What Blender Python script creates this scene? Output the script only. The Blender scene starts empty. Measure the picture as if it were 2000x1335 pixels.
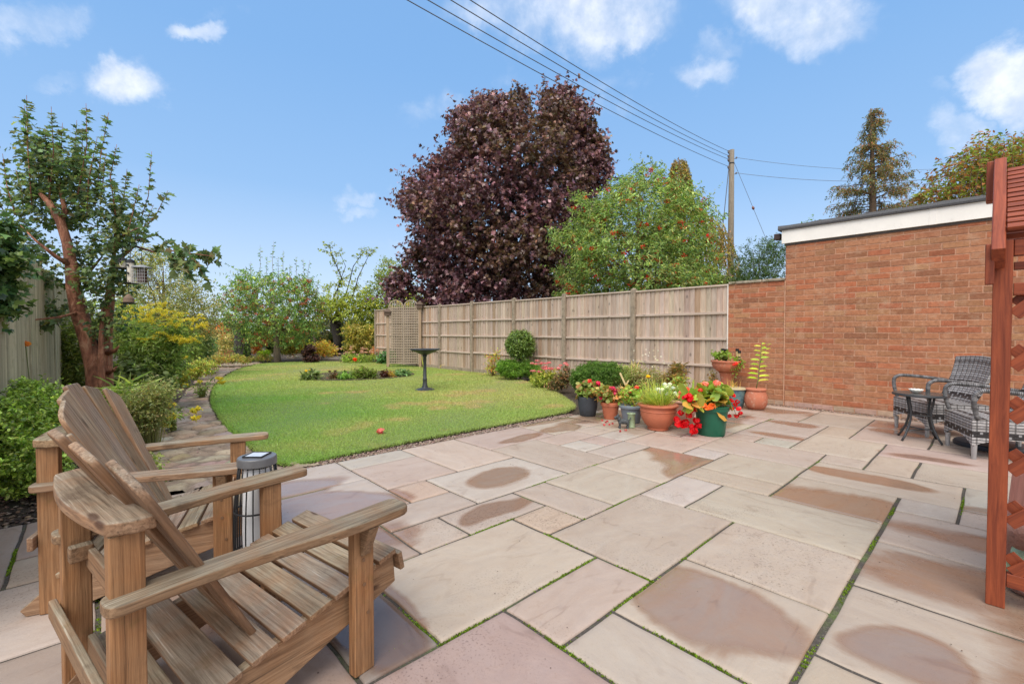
SUN_E = 2.0
EXPO = 0.74
SKYMIX = 0.85
SKYRAMP = [(0.0, (.50, .58, .68)), (.12, (.37, .475, .63)), (.40, (.205, .355, .58)), (.7, (.155, .31, .56)), (1.0, (.14, .29, .54))]
import bpy, math, random
import numpy as np
from mathutils import Vector, Matrix
SC = bpy.context.scene
COL = SC.collection
R_ = math.radians
rng = np.random.default_rng(7)
random.seed(7)
H = 1.25                 # eye height of the camera
FPX = 880.0              # focal length in photo pixels (2000 wide)
PITCH = math.atan(19.5 / 880)

def at(px, py, y):
    """world point seen at photo pixel (px,py) at forward distance y"""
    a = (px - 1000) / FPX; b = (667.5 - py) / FPX
    dy = math.cos(PITCH) + b * math.sin(PITCH)
    dz = -math.sin(PITCH) + b * math.cos(PITCH)
    return np.array([a / dy * y, y, H + dz / dy * y])
def gnd(px, py, z=0.0):
    a = (px - 1000) / FPX; b = (667.5 - py) / FPX
    dy = math.cos(PITCH) + b * math.sin(PITCH)
    dz = -math.sin(PITCH) + b * math.cos(PITCH)
    t = (z - H) / dz
    return np.array([a * t, dy * t, z])
UA = (.7318, .6815); VA = (-.6815, .7318)
def W(u, v, z=0.0):
    return np.array([u * UA[0] + v * VA[0], u * UA[1] + v * VA[1], z])
def to_uv(x, y):
    return x * UA[0] + y * UA[1], x * VA[0] + y * VA[1]
def px_on_u(px, u):      # point of the line u=const under pixel column px
    r = (px - 1000) / FPX
    Y = u / (UA[0] * r + UA[1]); return to_uv(r * Y, Y)[1]

def srgb(r, g, b):
    f = lambda c: (c / 255 / 12.92) if c / 255 <= .04045 else ((c / 255 + .055) / 1.055) ** 2.4
    return (f(r), f(g), f(b))

# ---------------------------------------------------------------- objects
def tag(o, label=None, cat=None, group=None, kind=None):
    if label: o['label'] = label
    if cat: o['category'] = cat
    if group: o['group'] = group
    if kind: o['kind'] = kind
    return o
def thing(name, loc, label, cat, group=None, rz=0.0):
    o = bpy.data.objects.new(name, None); COL.objects.link(o)
    o.empty_display_size = .1
    o.location = tuple(float(c) for c in loc); o.rotation_euler = (0, 0, rz)
    return tag(o, label, cat, group)

def rawmesh(name, V, polys, attrs=None, smooth=False):
    """V (n,3); polys = list of int arrays (m,k)"""
    me = bpy.data.meshes.new(name)
    V = np.asarray(V, np.float32)
    me.vertices.add(len(V)); me.vertices.foreach_set('co', V.ravel())
    polys = [np.asarray(p, np.int32) for p in polys if len(p)]
    nl = sum(p.size for p in polys); npo = sum(len(p) for p in polys)
    me.loops.add(nl); me.polygons.add(npo)
    me.loops.foreach_set('vertex_index', np.concatenate([p.ravel() for p in polys]))
    tot = np.concatenate([np.full(len(p), p.shape[1], np.int32) for p in polys])
    st = np.concatenate([[0], np.cumsum(tot)[:-1]]).astype(np.int32)
    me.polygons.foreach_set('loop_start', st)
    try: me.polygons.foreach_set('loop_total', tot)
    except Exception: pass
    if smooth: me.polygons.foreach_set('use_smooth', np.ones(npo, bool))
    for k, a in (attrs or {}).items():
        a = np.asarray(a, np.float32)
        if k == 'col':
            at_ = me.color_attributes.new('col', 'FLOAT_COLOR', 'POINT')
            c = np.ones((len(V), 4), np.float32); c[:, :3] = a
            at_.data.foreach_set('color', c.ravel())
        elif a.ndim == 1:
            me.attributes.new(k, 'FLOAT', 'POINT').data.foreach_set('value', a)
        else:
            me.attributes.new(k, 'FLOAT_VECTOR', 'POINT').data.foreach_set('vector', a.ravel())
    me.update(calc_edges=True); me.validate()
    return me
def link(name, me, mat, parent=None, origin=None):
    o = bpy.data.objects.new(name, me); COL.objects.link(o)
    if mat: me.materials.append(mat)
    if parent is not None:
        o.parent = parent
    if origin is not None: o.location = tuple(float(c) for c in origin)
    return o

class MB:
    """collects shapes, builds ONE mesh"""
    def __init__(s, seed=0):
        s.v = []; s.f = []; s.c = []; s.g = []; s.r = random.Random(seed)
    def add(s, vs, fs, col=(1, 1, 1), g=None):
        b = len(s.v)
        s.v += [tuple(float(q) for q in p) for p in vs]
        s.f += [tuple(b + i for i in f) for f in fs]
        s.c += [tuple(col)] * len(vs)
        s.g += [tuple(float(q) for q in p) for p in (g if g is not None else vs)]
        return s
    def box(s, lo, hi, col=(1, 1, 1), M=None):
        x0, y0, z0 = lo; x1, y1, z1 = hi
        vs = [(x0, y0, z0), (x1, y0, z0), (x1, y1, z0), (x0, y1, z0), (x0, y0, z1), (x1, y0, z1), (x1, y1, z1), (x0, y1, z1)]
        if M is not None: vs = [M @ Vector(v) for v in vs]
        return s.add(vs, BOXF, col)
    def board(s, p0, p1, w, t, up=(0, 0, 1), col=(1, 1, 1), w1=None):
        """bar from p0 to p1, w across, t along 'up'"""
        p0 = Vector(p0); p1 = Vector(p1); d = (p1 - p0); L = d.length; d.normalize()
        u = Vector(up); u = (u - d * u.dot(d)).normalized(); r = d.cross(u)
        w1 = w if w1 is None else w1
        o = s.r.random() * 20
        vs = []; gs = []
        for (a, ww) in ((0, w), (L, w1)):
            for (b, c) in ((-1, -1), (1, -1), (1, 1), (-1, 1)):
                vs.append(p0 + d * a + r * (b * ww / 2) + u * (c * t / 2)); gs.append((a + o, b * ww / 2 + o, c * t / 2))
        return s.add(vs, BOXF2, col, gs)
    def prism(s, out, M, t, col=(1, 1, 1), grain=0):
        """outline (x,y) in frame M, thick along z from 0 to t"""
        n = len(out); o = s.r.random() * 20
        vs = [M @ Vector((x, y, 0)) for x, y in out] + [M @ Vector((x, y, t)) for x, y in out]
        gg = (lambda x, y, z: (x + o, y + o, z)) if grain == 0 else (lambda x, y, z: (y + o, x + o, z))
        gs = [gg(x, y, 0) for x, y in out] + [gg(x, y, t) for x, y in out]
        fs = [tuple(range(n))[::-1], tuple(range(n, 2 * n))] + [(i, (i + 1) % n, n + (i + 1) % n, n + i) for i in range(n)]
        return s.add(vs, fs, col, gs)
    def tube(s, pts, rad, n=8, col=(1, 1, 1), caps=True, jit=0):
        pts = [Vector(p) for p in pts]; m = len(pts)
        if not hasattr(rad, '__len__'): rad = [rad] * m
        o = s.r.random() * 20; acc = 0
        vs = []; gs = []
        t0 = (pts[1] - pts[0]).normalized()
        ref = Vector((0, 0, 1)) if abs(t0.z) < .9 else Vector((1, 0, 0))
        x = t0.cross(ref).normalized()
        for i, p in enumerate(pts):
            t = ((pts[min(i + 1, m - 1)] - pts[max(i - 1, 0)])).normalized()
            x = (x - t * x.dot(t)).normalized(); y = t.cross(x)
            if i: acc += (p - pts[i - 1]).length
            for k in range(n):
                a = 2 * math.pi * k / n; rr = rad[i] * (1 + (s.r.uniform(-jit, jit) if jit else 0))
                vs.append(p + x * (math.cos(a) * rr) + y * (math.sin(a) * rr))
                gs.append((acc + o, k / n, rad[i] * 6.28))
        fs = [(i * n + k, i * n + (k + 1) % n, (i + 1) * n + (k + 1) % n, (i + 1) * n + k) for i in range(m - 1) for k in range(n)]
        if caps: fs += [tuple(range(n))[::-1], tuple((m - 1) * n + k for k in range(n))]
        return s.add(vs, fs, col, gs)
    def lathe(s, prof, n=32, c=(0, 0, 0), col=(1, 1, 1), close=False):
        vs = []; m = len(prof)
        for r, z in prof:
            for k in range(n):
                a = 2 * math.pi * k / n; vs.append((c[0] + r * math.cos(a), c[1] + r * math.sin(a), c[2] + z))
        fs = [(i * n + k, i * n + (k + 1) % n, (i + 1) * n + (k + 1) % n, (i + 1) * n + k) for i in range(m - 1) for k in range(n)]
        fs += [tuple(range(n))[::-1], tuple((m - 1) * n + k for k in range(n))]
        return s.add(vs, fs, col)
    def build(s, name, mat, parent=None, bevel=0, smooth=False, world=False, seg=2):
        me = bpy.data.meshes.new(name); V = s.v
        org = None
        if world and parent is not None:
            L = parent.matrix_basis.translation if False else parent.location
            V = [(a - L[0], b - L[1], c - L[2]) for a, b, c in V]
        elif world:
            org = np.array(V).mean(0); org[2] = np.array(V)[:, 2].min()
            V = [(a - org[0], b - org[1], c - org[2]) for a, b, c in V]
        me.from_pydata(V, [], s.f)
        ca = me.color_attributes.new('col', 'FLOAT_COLOR', 'POINT')
        ca.data.foreach_set('color', np.array([(*c, 1) for c in s.c], np.float32).ravel())
        ga = me.attributes.new('gr', 'FLOAT_VECTOR', 'POINT')
        ga.data.foreach_set('vector', np.array(s.g, np.float32).ravel())
        if smooth: me.polygons.foreach_set('use_smooth', [True] * len(me.polygons))
        me.update()
        o = link(name, me, mat, parent, org)
        if bevel:
            b = o.modifiers.new('bevel', 'BEVEL'); b.width = bevel; b.segments = seg; b.limit_method = 'ANGLE'; b.angle_limit = R_(35)
            b.harden_normals = False
            me.polygons.foreach_set('use_smooth', [True] * len(me.polygons))
            w = o.modifiers.new('wn', 'WEIGHTED_NORMAL'); w.keep_sharp = False
        return o
BOXF = [(0, 3, 2, 1), (4, 5, 6, 7), (0, 1, 5, 4), (1, 2, 6, 5), (2, 3, 7, 6), (3, 0, 4, 7)]
BOXF2 = [(0, 1, 2, 3), (7, 6, 5, 4), (0, 4, 5, 1), (1, 5, 6, 2), (2, 6, 7, 3), (3, 7, 4, 0)]
def yz(x):               # frame mapping outline (y,z) at x, thick along +x
    return Matrix(((0, 0, 1, x), (1, 0, 0, 0), (0, 1, 0, 0), (0, 0, 0, 1)))
def xy(z):
    return Matrix.Translation((0, 0, z))

# ---------------------------------------------------------------- materials
class NT:
    def __init__(s, m):
        s.t = m.node_tree; s.n = s.t.nodes; s.l = s.t.links
    def new(s, typ, **kw):
        nd = s.n.new(typ)
        for k, v in kw.items(): setattr(nd, k, v)
        return nd
    def link(s, a, b): s.l.new(a, b)
    def noise(s, vec, scale, detail=4, rough=.6, dist=0):
        n = s.new('ShaderNodeTexNoise'); n.inputs['Scale'].default_value = scale
        n.inputs['Detail'].default_value = detail; n.inputs['Roughness'].default_value = rough
        n.inputs['Distortion'].default_value = dist
        if vec is not None: s.link(vec, n.inputs['Vector'])
        return n.outputs['Fac']
    def ramp(s, fac, stops):
        r = s.new('ShaderNodeValToRGB'); e = r.color_ramp.elements
        while len(e) < len(stops): e.new(.5)
        for i, (p, c) in enumerate(stops):
            e[i].position = p; e[i].color = (*c, 1) if len(c) == 3 else c
        s.link(fac, r.inputs['Fac']); return r.outputs['Color']
    def mapr(s, fac, a, b, c, d, smooth=False):
        n = s.new('ShaderNodeMapRange')
        if smooth: n.interpolation_type = 'SMOOTHSTEP'
        for i, v in zip((1, 2, 3, 4), (a, b, c, d)): n.inputs[i].default_value = v
        s.link(fac, n.inputs[0]); return n.outputs[0]
    def mix(s, fac, a, b, typ='MIX'):
        n = s.new('ShaderNodeMix'); n.data_type = 'RGBA'; n.blend_type = typ
        for sock, v in ((n.inputs[0], fac), (n.inputs[6], a), (n.inputs[7], b)):
            if isinstance(v, (int, float)): sock.default_value = v
            elif isinstance(v, tuple): sock.default_value = (*v, 1)
            else: s.link(v, sock)
        return n.outputs[2]
    def math(s, op, a, b=0.0, c=None):
        n = s.new('ShaderNodeMath', operation=op)
        for i, v in enumerate((a, b) if c is None else (a, b, c)):
            if isinstance(v, (int, float)): n.inputs[i].default_value = v
            else: s.link(v, n.inputs[i])
        return n.outputs[0]
    def scale(s, vec, xyz):
        n = s.new('ShaderNodeMapping'); n.inputs['Scale'].default_value = xyz
        s.link(vec, n.inputs['Vector']); return n.outputs[0]
    def attr(s, name, out='Color'):
        n = s.new('ShaderNodeAttribute'); n.attribute_name = name; return n.outputs[out]
    def obj(s): return s.new('ShaderNodeTexCoord').outputs['Object']
    def bump(s, h, strength, dist, prev=None):
        b = s.new('ShaderNodeBump'); b.inputs['Strength'].default_value = strength; b.inputs['Distance'].default_value = dist
        s.link(h, b.inputs['Height'])
        if prev is not None: s.link(prev, b.inputs['Normal'])
        return b.outputs['Normal']
def material(name):
    m = bpy.data.materials.new(name); m.use_nodes = True
    return m, NT(m), m.node_tree.nodes['Principled BSDF']
def setv(nt, sock, v):
    if isinstance(v, (int, float)): sock.default_value = v
    elif isinstance(v, tuple): sock.default_value = (*v, 1) if len(v) == 3 else v
    else: nt.link(v, sock)

def simple(name, col, rough=.6, var=.25, scale=8, bump=(60, .2, .002), metal=0, spec=.5, useattr=False, dirt=None):
    m, t, b = material(name)
    oc = t.obj()
    n = t.noise(oc, scale, 5)
    base = t.attr('col') if useattr else None
    lo = tuple(c * (1 - var) for c in col); hi = tuple(min(1, c * (1 + var)) for c in col)
    c = t.mix(t.mapr(n, .3, .7, 0, 1), lo, hi)
    if base is not None: c = t.mix(1.0, c, base, 'MULTIPLY')
    if dirt:
        d = t.noise(oc, dirt[1], 6, .7); c = t.mix(t.mapr(d, dirt[2], dirt[2] + .12, 0, dirt[3]), c, dirt[0])
    setv(t, b.inputs['Base Color'], c)
    setv(t, b.inputs['Roughness'], t.mapr(n, .3, .7, rough * .85, min(1, rough * 1.15)))
    b.inputs['Metallic'].default_value = metal; b.inputs['Specular IOR Level'].default_value = spec
    if bump: setv(t, b.inputs['Normal'], t.bump(t.noise(oc, bump[0], 4), bump[1], bump[2]))
    return m

def leafmat(name, rough=.45, trans=.42, spec=.35, gain=(2.15, 1.86, 1.52)):
    m, t, b = material(name)
    c = t.mix(1.0, t.attr('col'), gain, 'MULTIPLY')
    n = t.noise(t.obj(), 25, 2)
    c = t.mix(t.mapr(n, .3, .7, 0, .35), c, t.mix(1.0, c, (.75, .7, .55), 'MULTIPLY'))
    setv(t, b.inputs['Base Color'], c); b.inputs['Roughness'].default_value = rough
    b.inputs['Specular IOR Level'].default_value = spec
    tr = t.new('ShaderNodeBsdfTranslucent'); t.link(t.mix(1.0, c, (1.5, 1.6, .9), 'MULTIPLY'), tr.inputs['Color'])
    mx = t.new('ShaderNodeMixShader'); mx.inputs[0].default_value = trans
    out = t.n['Material Output']
    t.link(b.outputs[0], mx.inputs[1]); t.link(tr.outputs[0], mx.inputs[2]); t.link(mx.outputs[0], out.inputs['Surface'])
    return m

def woodmat(name, base, dark, grey=None, greyamt=.6, rough=.75, ringscale=1.0, streak=.9, knots=True, green=0, bumpd=.0015):
    """grain runs along gr.x"""
    m, t, b = material(name)
    g = t.attr('gr', 'Vector')
    v = t.scale(g, (2.2 * ringscale, 34 * ringscale, 34 * ringscale))
    n1 = t.noise(v, 1.6, 6, .65, .8)
    v2 = t.scale(g, (5, 210, 210)); n2 = t.noise(v2, 1, 3, .6)
    c = t.mix(t.mapr(n1, .32, .68, 0, streak), base, dark)
    c = t.mix(t.mapr(n2, .45, .75, 0, .5), c, tuple(x * .55 for x in base))
    if knots:
        vo = t.new('ShaderNodeTexVoronoi'); vo.inputs['Scale'].default_value = 1
        t.link(t.scale(g, (3.2, 11, 9)), vo.inputs['Vector'])
        c = t.mix(t.mapr(vo.outputs['Distance'], .06, .16, .75, 0, True), c, tuple(x * .35 for x in dark))
    oc = t.obj()
    big = t.noise(oc, 2.7, 5, .6)
    if grey is not None:
        geo = t.new('ShaderNodeNewGeometry'); sx = t.new('ShaderNodeSeparateXYZ')
        t.link(geo.outputs['Normal'], sx.inputs[0])
        up = t.mapr(sx.outputs['Z'], .2, .8, 0, 1, True)      # rain-bleached faces
        f = t.math('MULTIPLY', t.math('MULTIPLY_ADD', up, .62, .30), t.mapr(big, .3, .62, .45, 1))
        f = t.math('MULTIPLY', f, greyamt)
        gcol = t.mix(t.mapr(n1, .3, .7, 0, 1), grey, tuple(x * .5 for x in grey))
        c = t.mix(f, c, gcol)
    if green:
        gn = t.noise(oc, 6, 5, .7); c = t.mix(t.mapr(gn, .55, .75, 0, green), c, (.10, .115, .035))
    at_ = t.attr('col'); c = t.mix(1.0, c, at_, 'MULTIPLY')
    setv(t, b.inputs['Base Color'], c)
    setv(t, b.inputs['Roughness'], t.mapr(n1, .3, .7, rough * .8, min(1, rough * 1.15)))
    b.inputs['Specular IOR Level'].default_value = .35
    hsum = t.math('ADD', n1, t.math('MULTIPLY', n2, .6))
    setv(t, b.inputs['Normal'], t.bump(hsum, .8, bumpd))
    return m

# ---------------------------------------------------------------- foliage
def norm(a): return a / (np.linalg.norm(a, axis=-1, keepdims=True) + 1e-9)
_s = np.array
TEMPL = {
 'oval': (_s([(0, 0, 0), (.25, -.42, .08), (.62, -.4, .06), (1, 0, -.12), (.62, .4, .06), (.25, .42, .08)]), [_s([[0, 1, 2, 3], [0, 3, 4, 5]])]),
 'kite': (_s([(0, 0, 0), (.45, -.5, .1), (1, 0, -.08), (.45, .5, .1)]), [_s([[0, 1, 2], [0, 2, 3]])]),
 'round': (_s([(0, 0, 0), (.1, -.42, .08), (.5, -.6, .12), (.9, -.35, .1), (1, 0, .02), (.9, .35, .1), (.5, .6, .12), (.1, .42, .08)]), [_s([[0, 1, 2, 3, 4], [0, 4, 5, 6, 7]])]),
 'maple': (_s([(0, 0, 0), (.02, -.3, .0), (.2, -.5, .08), (.33, -.32, .03), (.62, -.5, .1), (.6, -.2, .02), (1, 0, -.15), (.6, .2, .02), (.62, .5, .1), (.33, .32, .03), (.2, .5, .08), (.02, .3, 0)]), [_s([[0, 1, 2, 3], [0, 3, 4, 5], [0, 5, 6, 7], [0, 7, 8, 9], [0, 9, 10, 11]])]),
 'blade': (_s([(0, -.5, 0), (0, .5, 0), (.5, .42, .04), (.5, -.42, .04), (.82, .25, -.02), (.82, -.25, -.02), (1, 0, -.12)]), [_s([[0, 1, 2, 3], [3, 2, 4, 5]]), _s([[5, 4, 6]])]),
 'tri': (_s([(0, -.5, 0), (0, .5, 0), (1, 0, 0)]), [_s([[0, 1, 2]])]),
}
def leafgeo(P, D, N, L, Wd, C, shape):
    T, F = TEMPL[shape]; k = len(T); n = len(P)
    D = norm(D); Y = norm(np.cross(N, D)); Z = np.cross(D, Y)
    L = np.broadcast_to(np.asarray(L, float), (n,)); Wd = np.broadcast_to(np.asarray(Wd, float), (n,))
    V = P[:, None, :] + D[:, None, :] * (T[None, :, 0:1] * L[:, None, None]) + Y[:, None, :] * (T[None, :, 1:2] * Wd[:, None, None]) + Z[:, None, :] * (T[None, :, 2:3] * L[:, None, None])
    off = (np.arange(n) * k)[:, None, None]
    polys = [(f[None] + off).reshape(-1, f.shape[1]) for f in F]
    return V.reshape(-1, 3), polys, np.repeat(C, k, axis=0)
class FB:
    """collects leaf geometry"""
    def __init__(s): s.V = []; s.P = []; s.C = []; s.n = 0
    def add(s, g):
        V, polys, C = g; s.P += [p + s.n for p in polys]; s.V.append(V); s.C.append(C); s.n += len(V); return s
    def build(s, name, mat, parent=None, smooth=False):
        V = np.concatenate(s.V); C = np.concatenate(s.C)
        org = None
        if parent is not None: V = V - np.array(parent.location)
        else:
            org = V.mean(0); org[2] = V[:, 2].min(); V = V - org
        by = {}
        for p in s.P: by.setdefault(p.shape[1], []).append(p)
        polys = [np.concatenate(v) for v in by.values()]
        return link(name, rawmesh(name, V, polys, {'col': np.clip(C, 0, 1)}, smooth), mat, parent, org)
def pick(r, pal, n, var=.25):
    pal = np.array(pal); c = pal[r.integers(0, len(pal), n)]
    return c * (1 + r.normal(0, var, (n, 1))).clip(.35, 2) * (1 + r.normal(0, .06, (n, 3)))
def pnoise(r, P, f, seed=0):
    q = np.random.default_rng(seed); s = 0
    for i in range(6):
        d = norm(q.normal(size=3)); s = s + np.sin(P @ d * f * (.7 + i * .35) + q.uniform(0, 6.28)) * (1 - .1 * i)
    return s / 2.6
def twigs(r, fb, Q, T, tl, k, L, Wd, pal, shape='oval', droop=.2, upn=.7, var=.2, tvar=.18, spread=.9, lvar=.25, exact=False):
    n = len(Q); T = norm(T); tl = np.broadcast_to(np.asarray(tl, float), (n,)) * (1 if exact else r.uniform(.6, 1.3, n))
    s = np.linspace(.08, 1, k)[None, :, None] + r.uniform(-.06, .06, (n, k, 1))
    sag = np.zeros((n, k, 3)); sag[..., 2] = -droop * .5 * (s[..., 0] ** 2) * tl[:, None]
    P = Q[:, None, :] + T[:, None, :] * tl[:, None, None] * s + sag
    side = norm(np.cross(np.broadcast_to(T[:, None, :], P.shape), r.normal(size=P.shape)))
    D = norm(T[:, None, :] * .45 + side * spread + np.array([0, 0, -droop]) + r.normal(0, .15, P.shape))
    N = norm(r.normal(0, .45, P.shape) + np.array([0, 0, upn]) + T[:, None, :] * .15)
    tc = (1 + r.normal(0, tvar, (n, 1, 1))).clip(.45, 1.8)
    C = pick(r, pal, n * k, var).reshape(n, k, 3) * tc
    LL = L * (1 + r.normal(0, lvar, n * k)).clip(.4, 1.7)
    fb.add(leafgeo(P.reshape(-1, 3), D.reshape(-1, 3), N.reshape(-1, 3), LL, LL * (Wd / L), C.reshape(-1, 3), shape))
def sph(r, n): return norm(r.normal(size=(n, 3)))
def blobpts(r, blobs, n, shell=.45):
    """blobs: (cx,cy,cz,rx,ry,rz)"""
    B = np.array(blobs, float); w = B[:, 3] * B[:, 4] + B[:, 3] * B[:, 5] + B[:, 4] * B[:, 5]; w /= w.sum()
    i = r.choice(len(B), n, p=w); d = sph(r, n); rad = r.uniform(0, 1, n) ** shell
    return B[i, :3] + d * B[i, 3:6] * rad[:, None], d
def pxblob(px, py, d, rx, rz, ry=None):
    c = at(px, py, d); k = d / FPX
    return (*c, rx * k, (ry if ry is not None else rx) * k, rz * k)
def rowcrown(r, rows, d, n, ratio=.9, shell=.4, lump=.16, seed=1, gap=.0, gf=1.6):
    """rows: (py, xl, xr) silhouette as seen; volume gets the same depth as width"""
    rows = sorted(rows); ys = np.array([q[0] for q in rows], float)
    xl = np.array([q[1] for q in rows], float); xr = np.array([q[2] for q in rows], float)
    m = int(n * 2.2); py = r.uniform(ys[0], ys[-1], m); L = np.interp(py, ys, xl); Rr = np.interp(py, ys, xr)
    hw = (Rr - L) / 2; keep = r.uniform(0, 1, m) < (hw / hw.max()) ** 1.2
    py = py[keep]; L = L[keep]; Rr = Rr[keep]; hw = hw[keep]; m = len(py)
    th = r.uniform(0, 2 * math.pi, m); rad = r.uniform(0, 1, m) ** shell
    k = d / FPX
    z = H + (648 - py) * k
    lum = 1 + lump * (np.sin(3 * th + z * 1.7 + seed) * .5 + np.sin(5 * th - z * 2.3 / max(k * 60, .3) + seed * 2) * .5) - lump * .4
    mid = ((L + Rr) / 2 - 1000) * k; hw = hw * k
    X = mid + np.cos(th) * rad * hw * lum; Y = d + np.sin(th) * rad * hw * ratio * lum
    P = np.stack([X, Y, z], 1)
    bm = pnoise(r, P, 5.5 / hw.max(), seed + 20)[:, None] * np.minimum(hw, hw.max() * .8)[:, None] * .13; P = P + bm * np.stack([np.cos(th), np.sin(th), .5 + 0 * th], 1)
    O = norm(np.stack([np.cos(th), np.sin(th), (rad * 0 + .35)], 1))
    if gap:
        ok = pnoise(r, P, gf / (hw.max() * .25), seed) > -1 + gap; P = P[ok]; O = O[ok]
    return P[:n], O[:n]
def limb(mb, a, b, r0, r1, r, bend=.15, n=7, sides=7, up=.15):
    a = np.array(a, float); b = np.array(b, float); L = np.linalg.norm(b - a)
    mid = (a + b) / 2 + r.normal(0, bend * L * .5, 3); mid[2] += up * L
    pts = []; rad = []
    for i in range(n):
        s = i / (n - 1); p = a * (1 - s) ** 2 + 2 * mid * s * (1 - s) + b * s * s
        if 0 < i < n - 1: p = p + r.normal(0, .012 * L, 3)
        pts.append(p); rad.append(r0 * (1 - s) + r1 * s)
    mb.tube(pts, rad, sides, jit=.06); return pts
def stems(r, Q, T, tl, rad, col, mb=None):
    """thin 3-sided stems, as leaf-like slivers"""
    n = len(Q); T = norm(T); fb = FB()
    for j in range(2):
        N = norm(np.cross(T, r.normal(size=T.shape)))
        fb.add(leafgeo(Q, T, N, tl, rad * 2, np.tile(np.array(col), (n, 1)), 'tri'))
    return fb
def petals(r, fb, cen, rad, n, size, pal, shape='round', flat=1.0, var=.15):
    cen = np.asarray(cen, float).reshape(-1, 3); m = len(cen)
    d = sph(r, m * n); d[:, 2] = d[:, 2] * .8 + .15
    c = np.repeat(cen, n, axis=0); rr = rad * r.uniform(.55, 1.05, (m * n, 1))
    P = c + d * rr * np.array([1, 1, flat])
    side = norm(np.cross(d, r.normal(size=d.shape)))
    cc = np.repeat(1 + r.normal(0, .1, (m, 1)), n, axis=0)
    fb.add(leafgeo(P - side * size * .5, side, norm(d + r.normal(0, .35, d.shape)), size * r.uniform(.7, 1.2, m * n), size * .9, pick(r, pal, m * n, var) * cc, shape))
# ================================================================ camera, light, sky
cam = bpy.data.cameras.new('camera'); co = bpy.data.objects.new('camera', cam); COL.objects.link(co)
cam.sensor_width = 36; cam.lens = FPX / 2000 * 36; cam.clip_end = 3000; cam.clip_start = .02
co.location = (0, 0, H); co.rotation_euler = (math.pi / 2 - PITCH, 0, 0); SC.camera = co
SUN_EL, SUN_AZ = R_(56), R_(192)      # azimuth clockwise from +y : sun behind and to the left
sd = Vector((math.sin(SUN_AZ) * math.cos(SUN_EL), math.cos(SUN_AZ) * math.cos(SUN_EL), math.sin(SUN_EL)))
sl = bpy.data.lights.new('sun', 'SUN'); sl.energy = SUN_E; sl.angle = R_(45); sl.color = (1, .945, .88)
so = bpy.data.objects.new('sun', sl); COL.objects.link(so); so.rotation_euler = sd.to_track_quat('Z', 'Y').to_euler()
SC.cycles.max_bounces = 7; SC.cycles.diffuse_bounces = 3; SC.cycles.glossy_bounces = 3; SC.cycles.transmission_bounces = 4
SC.view_settings.view_transform = 'Standard'; SC.view_settings.look = 'None'
SC.view_settings.exposure = EXPO; SC.view_settings.gamma = 1
wd = bpy.data.worlds.new('World'); SC.world = wd; wd.use_nodes = True; t = NT(wd)
bg = t.n['Background']; bg.inputs['Strength'].default_value = .11
sky = t.new('ShaderNodeTexSky'); sky.sky_type = 'NISHITA'; sky.sun_disc = False
sky.sun_elevation = SUN_EL; sky.sun_rotation = SUN_AZ; sky.air_density = 1.0; sky.dust_density = .6; sky.ozone_density = 1.6
gen = t.new('ShaderNodeTexCoord').outputs['Generated']
nrm = t.new('ShaderNodeVectorMath', operation='NORMALIZE'); t.link(gen, nrm.inputs[0]); gd = nrm.outputs[0]
wn_ = t.new('ShaderNodeTexNoise'); wn_.inputs['Scale'].default_value = 9; wn_.inputs['Detail'].default_value = 9; wn_.inputs['Roughness'].default_value = .62; t.link(gd, wn_.inputs['Vector'])
wsub = t.new('ShaderNodeVectorMath', operation='SUBTRACT'); t.link(wn_.outputs['Color'], wsub.inputs[0]); wsub.inputs[1].default_value = (.5, .5, .5)
wscl = t.new('ShaderNodeVectorMath', operation='SCALE'); t.link(wsub.outputs[0], wscl.inputs[0]); wscl.inputs['Scale'].default_value = .125
wadd = t.new('ShaderNodeVectorMath', operation='ADD'); t.link(gd, wadd.inputs[0]); t.link(wscl.outputs[0], wadd.inputs[1]); gw_ = wadd.outputs[0]
cn = t.noise(gd, 9, 10, .6, .5); cn2 = t.noise(gd, 26, 5, .6)
cnn = t.math('MULTIPLY_ADD', cn2, .28, t.math('MULTIPLY', cn, 1.25))
clouds = [  # photo px, radii px, density
 (50, 45, 120, 42, .85), (252, 158, 78, 44, 1.25), (384, 55, 38, 19, .85), (120, 165, 55, 15, .45),
 (1130, 25, 165, 72, 1.05), (1030, 8, 150, 46, .8), (1215, 50, 85, 45, 1.05), (1560, 20, 135, 66, 1.05), (1575, 62, 60, 40, .8), (1390, 143, 45, 30, .7), (1405, 92, 40, 20, .45),
 (1975, 160, 88, 62, 1.25), (1870, 245, 62, 33, .8), (1045, 240, 55, 40, .6), (870, 228, 88, 30, .42), (700, 391, 36, 17, .8), (705, 421, 28, 9, .5), (780, 372, 24, 12, .5),
 (1840, 168, 30, 16, .4), (1130, 150, 110, 32, .35), (1190, 210, 70, 24, .3), (770, 482, 40, 10, .4), (450, 20, 60, 10, .25),
 (2300, 60, 150, 70, 1.1), (-250, 160, 150, 60, 1.0), (-600, 100, 160, 80, 1.0), (2900, 130, 200, 80, 1.1), (650, -250, 200, 90, .9), (1500, -400, 260, 120, .9)]
acc = None
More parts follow.
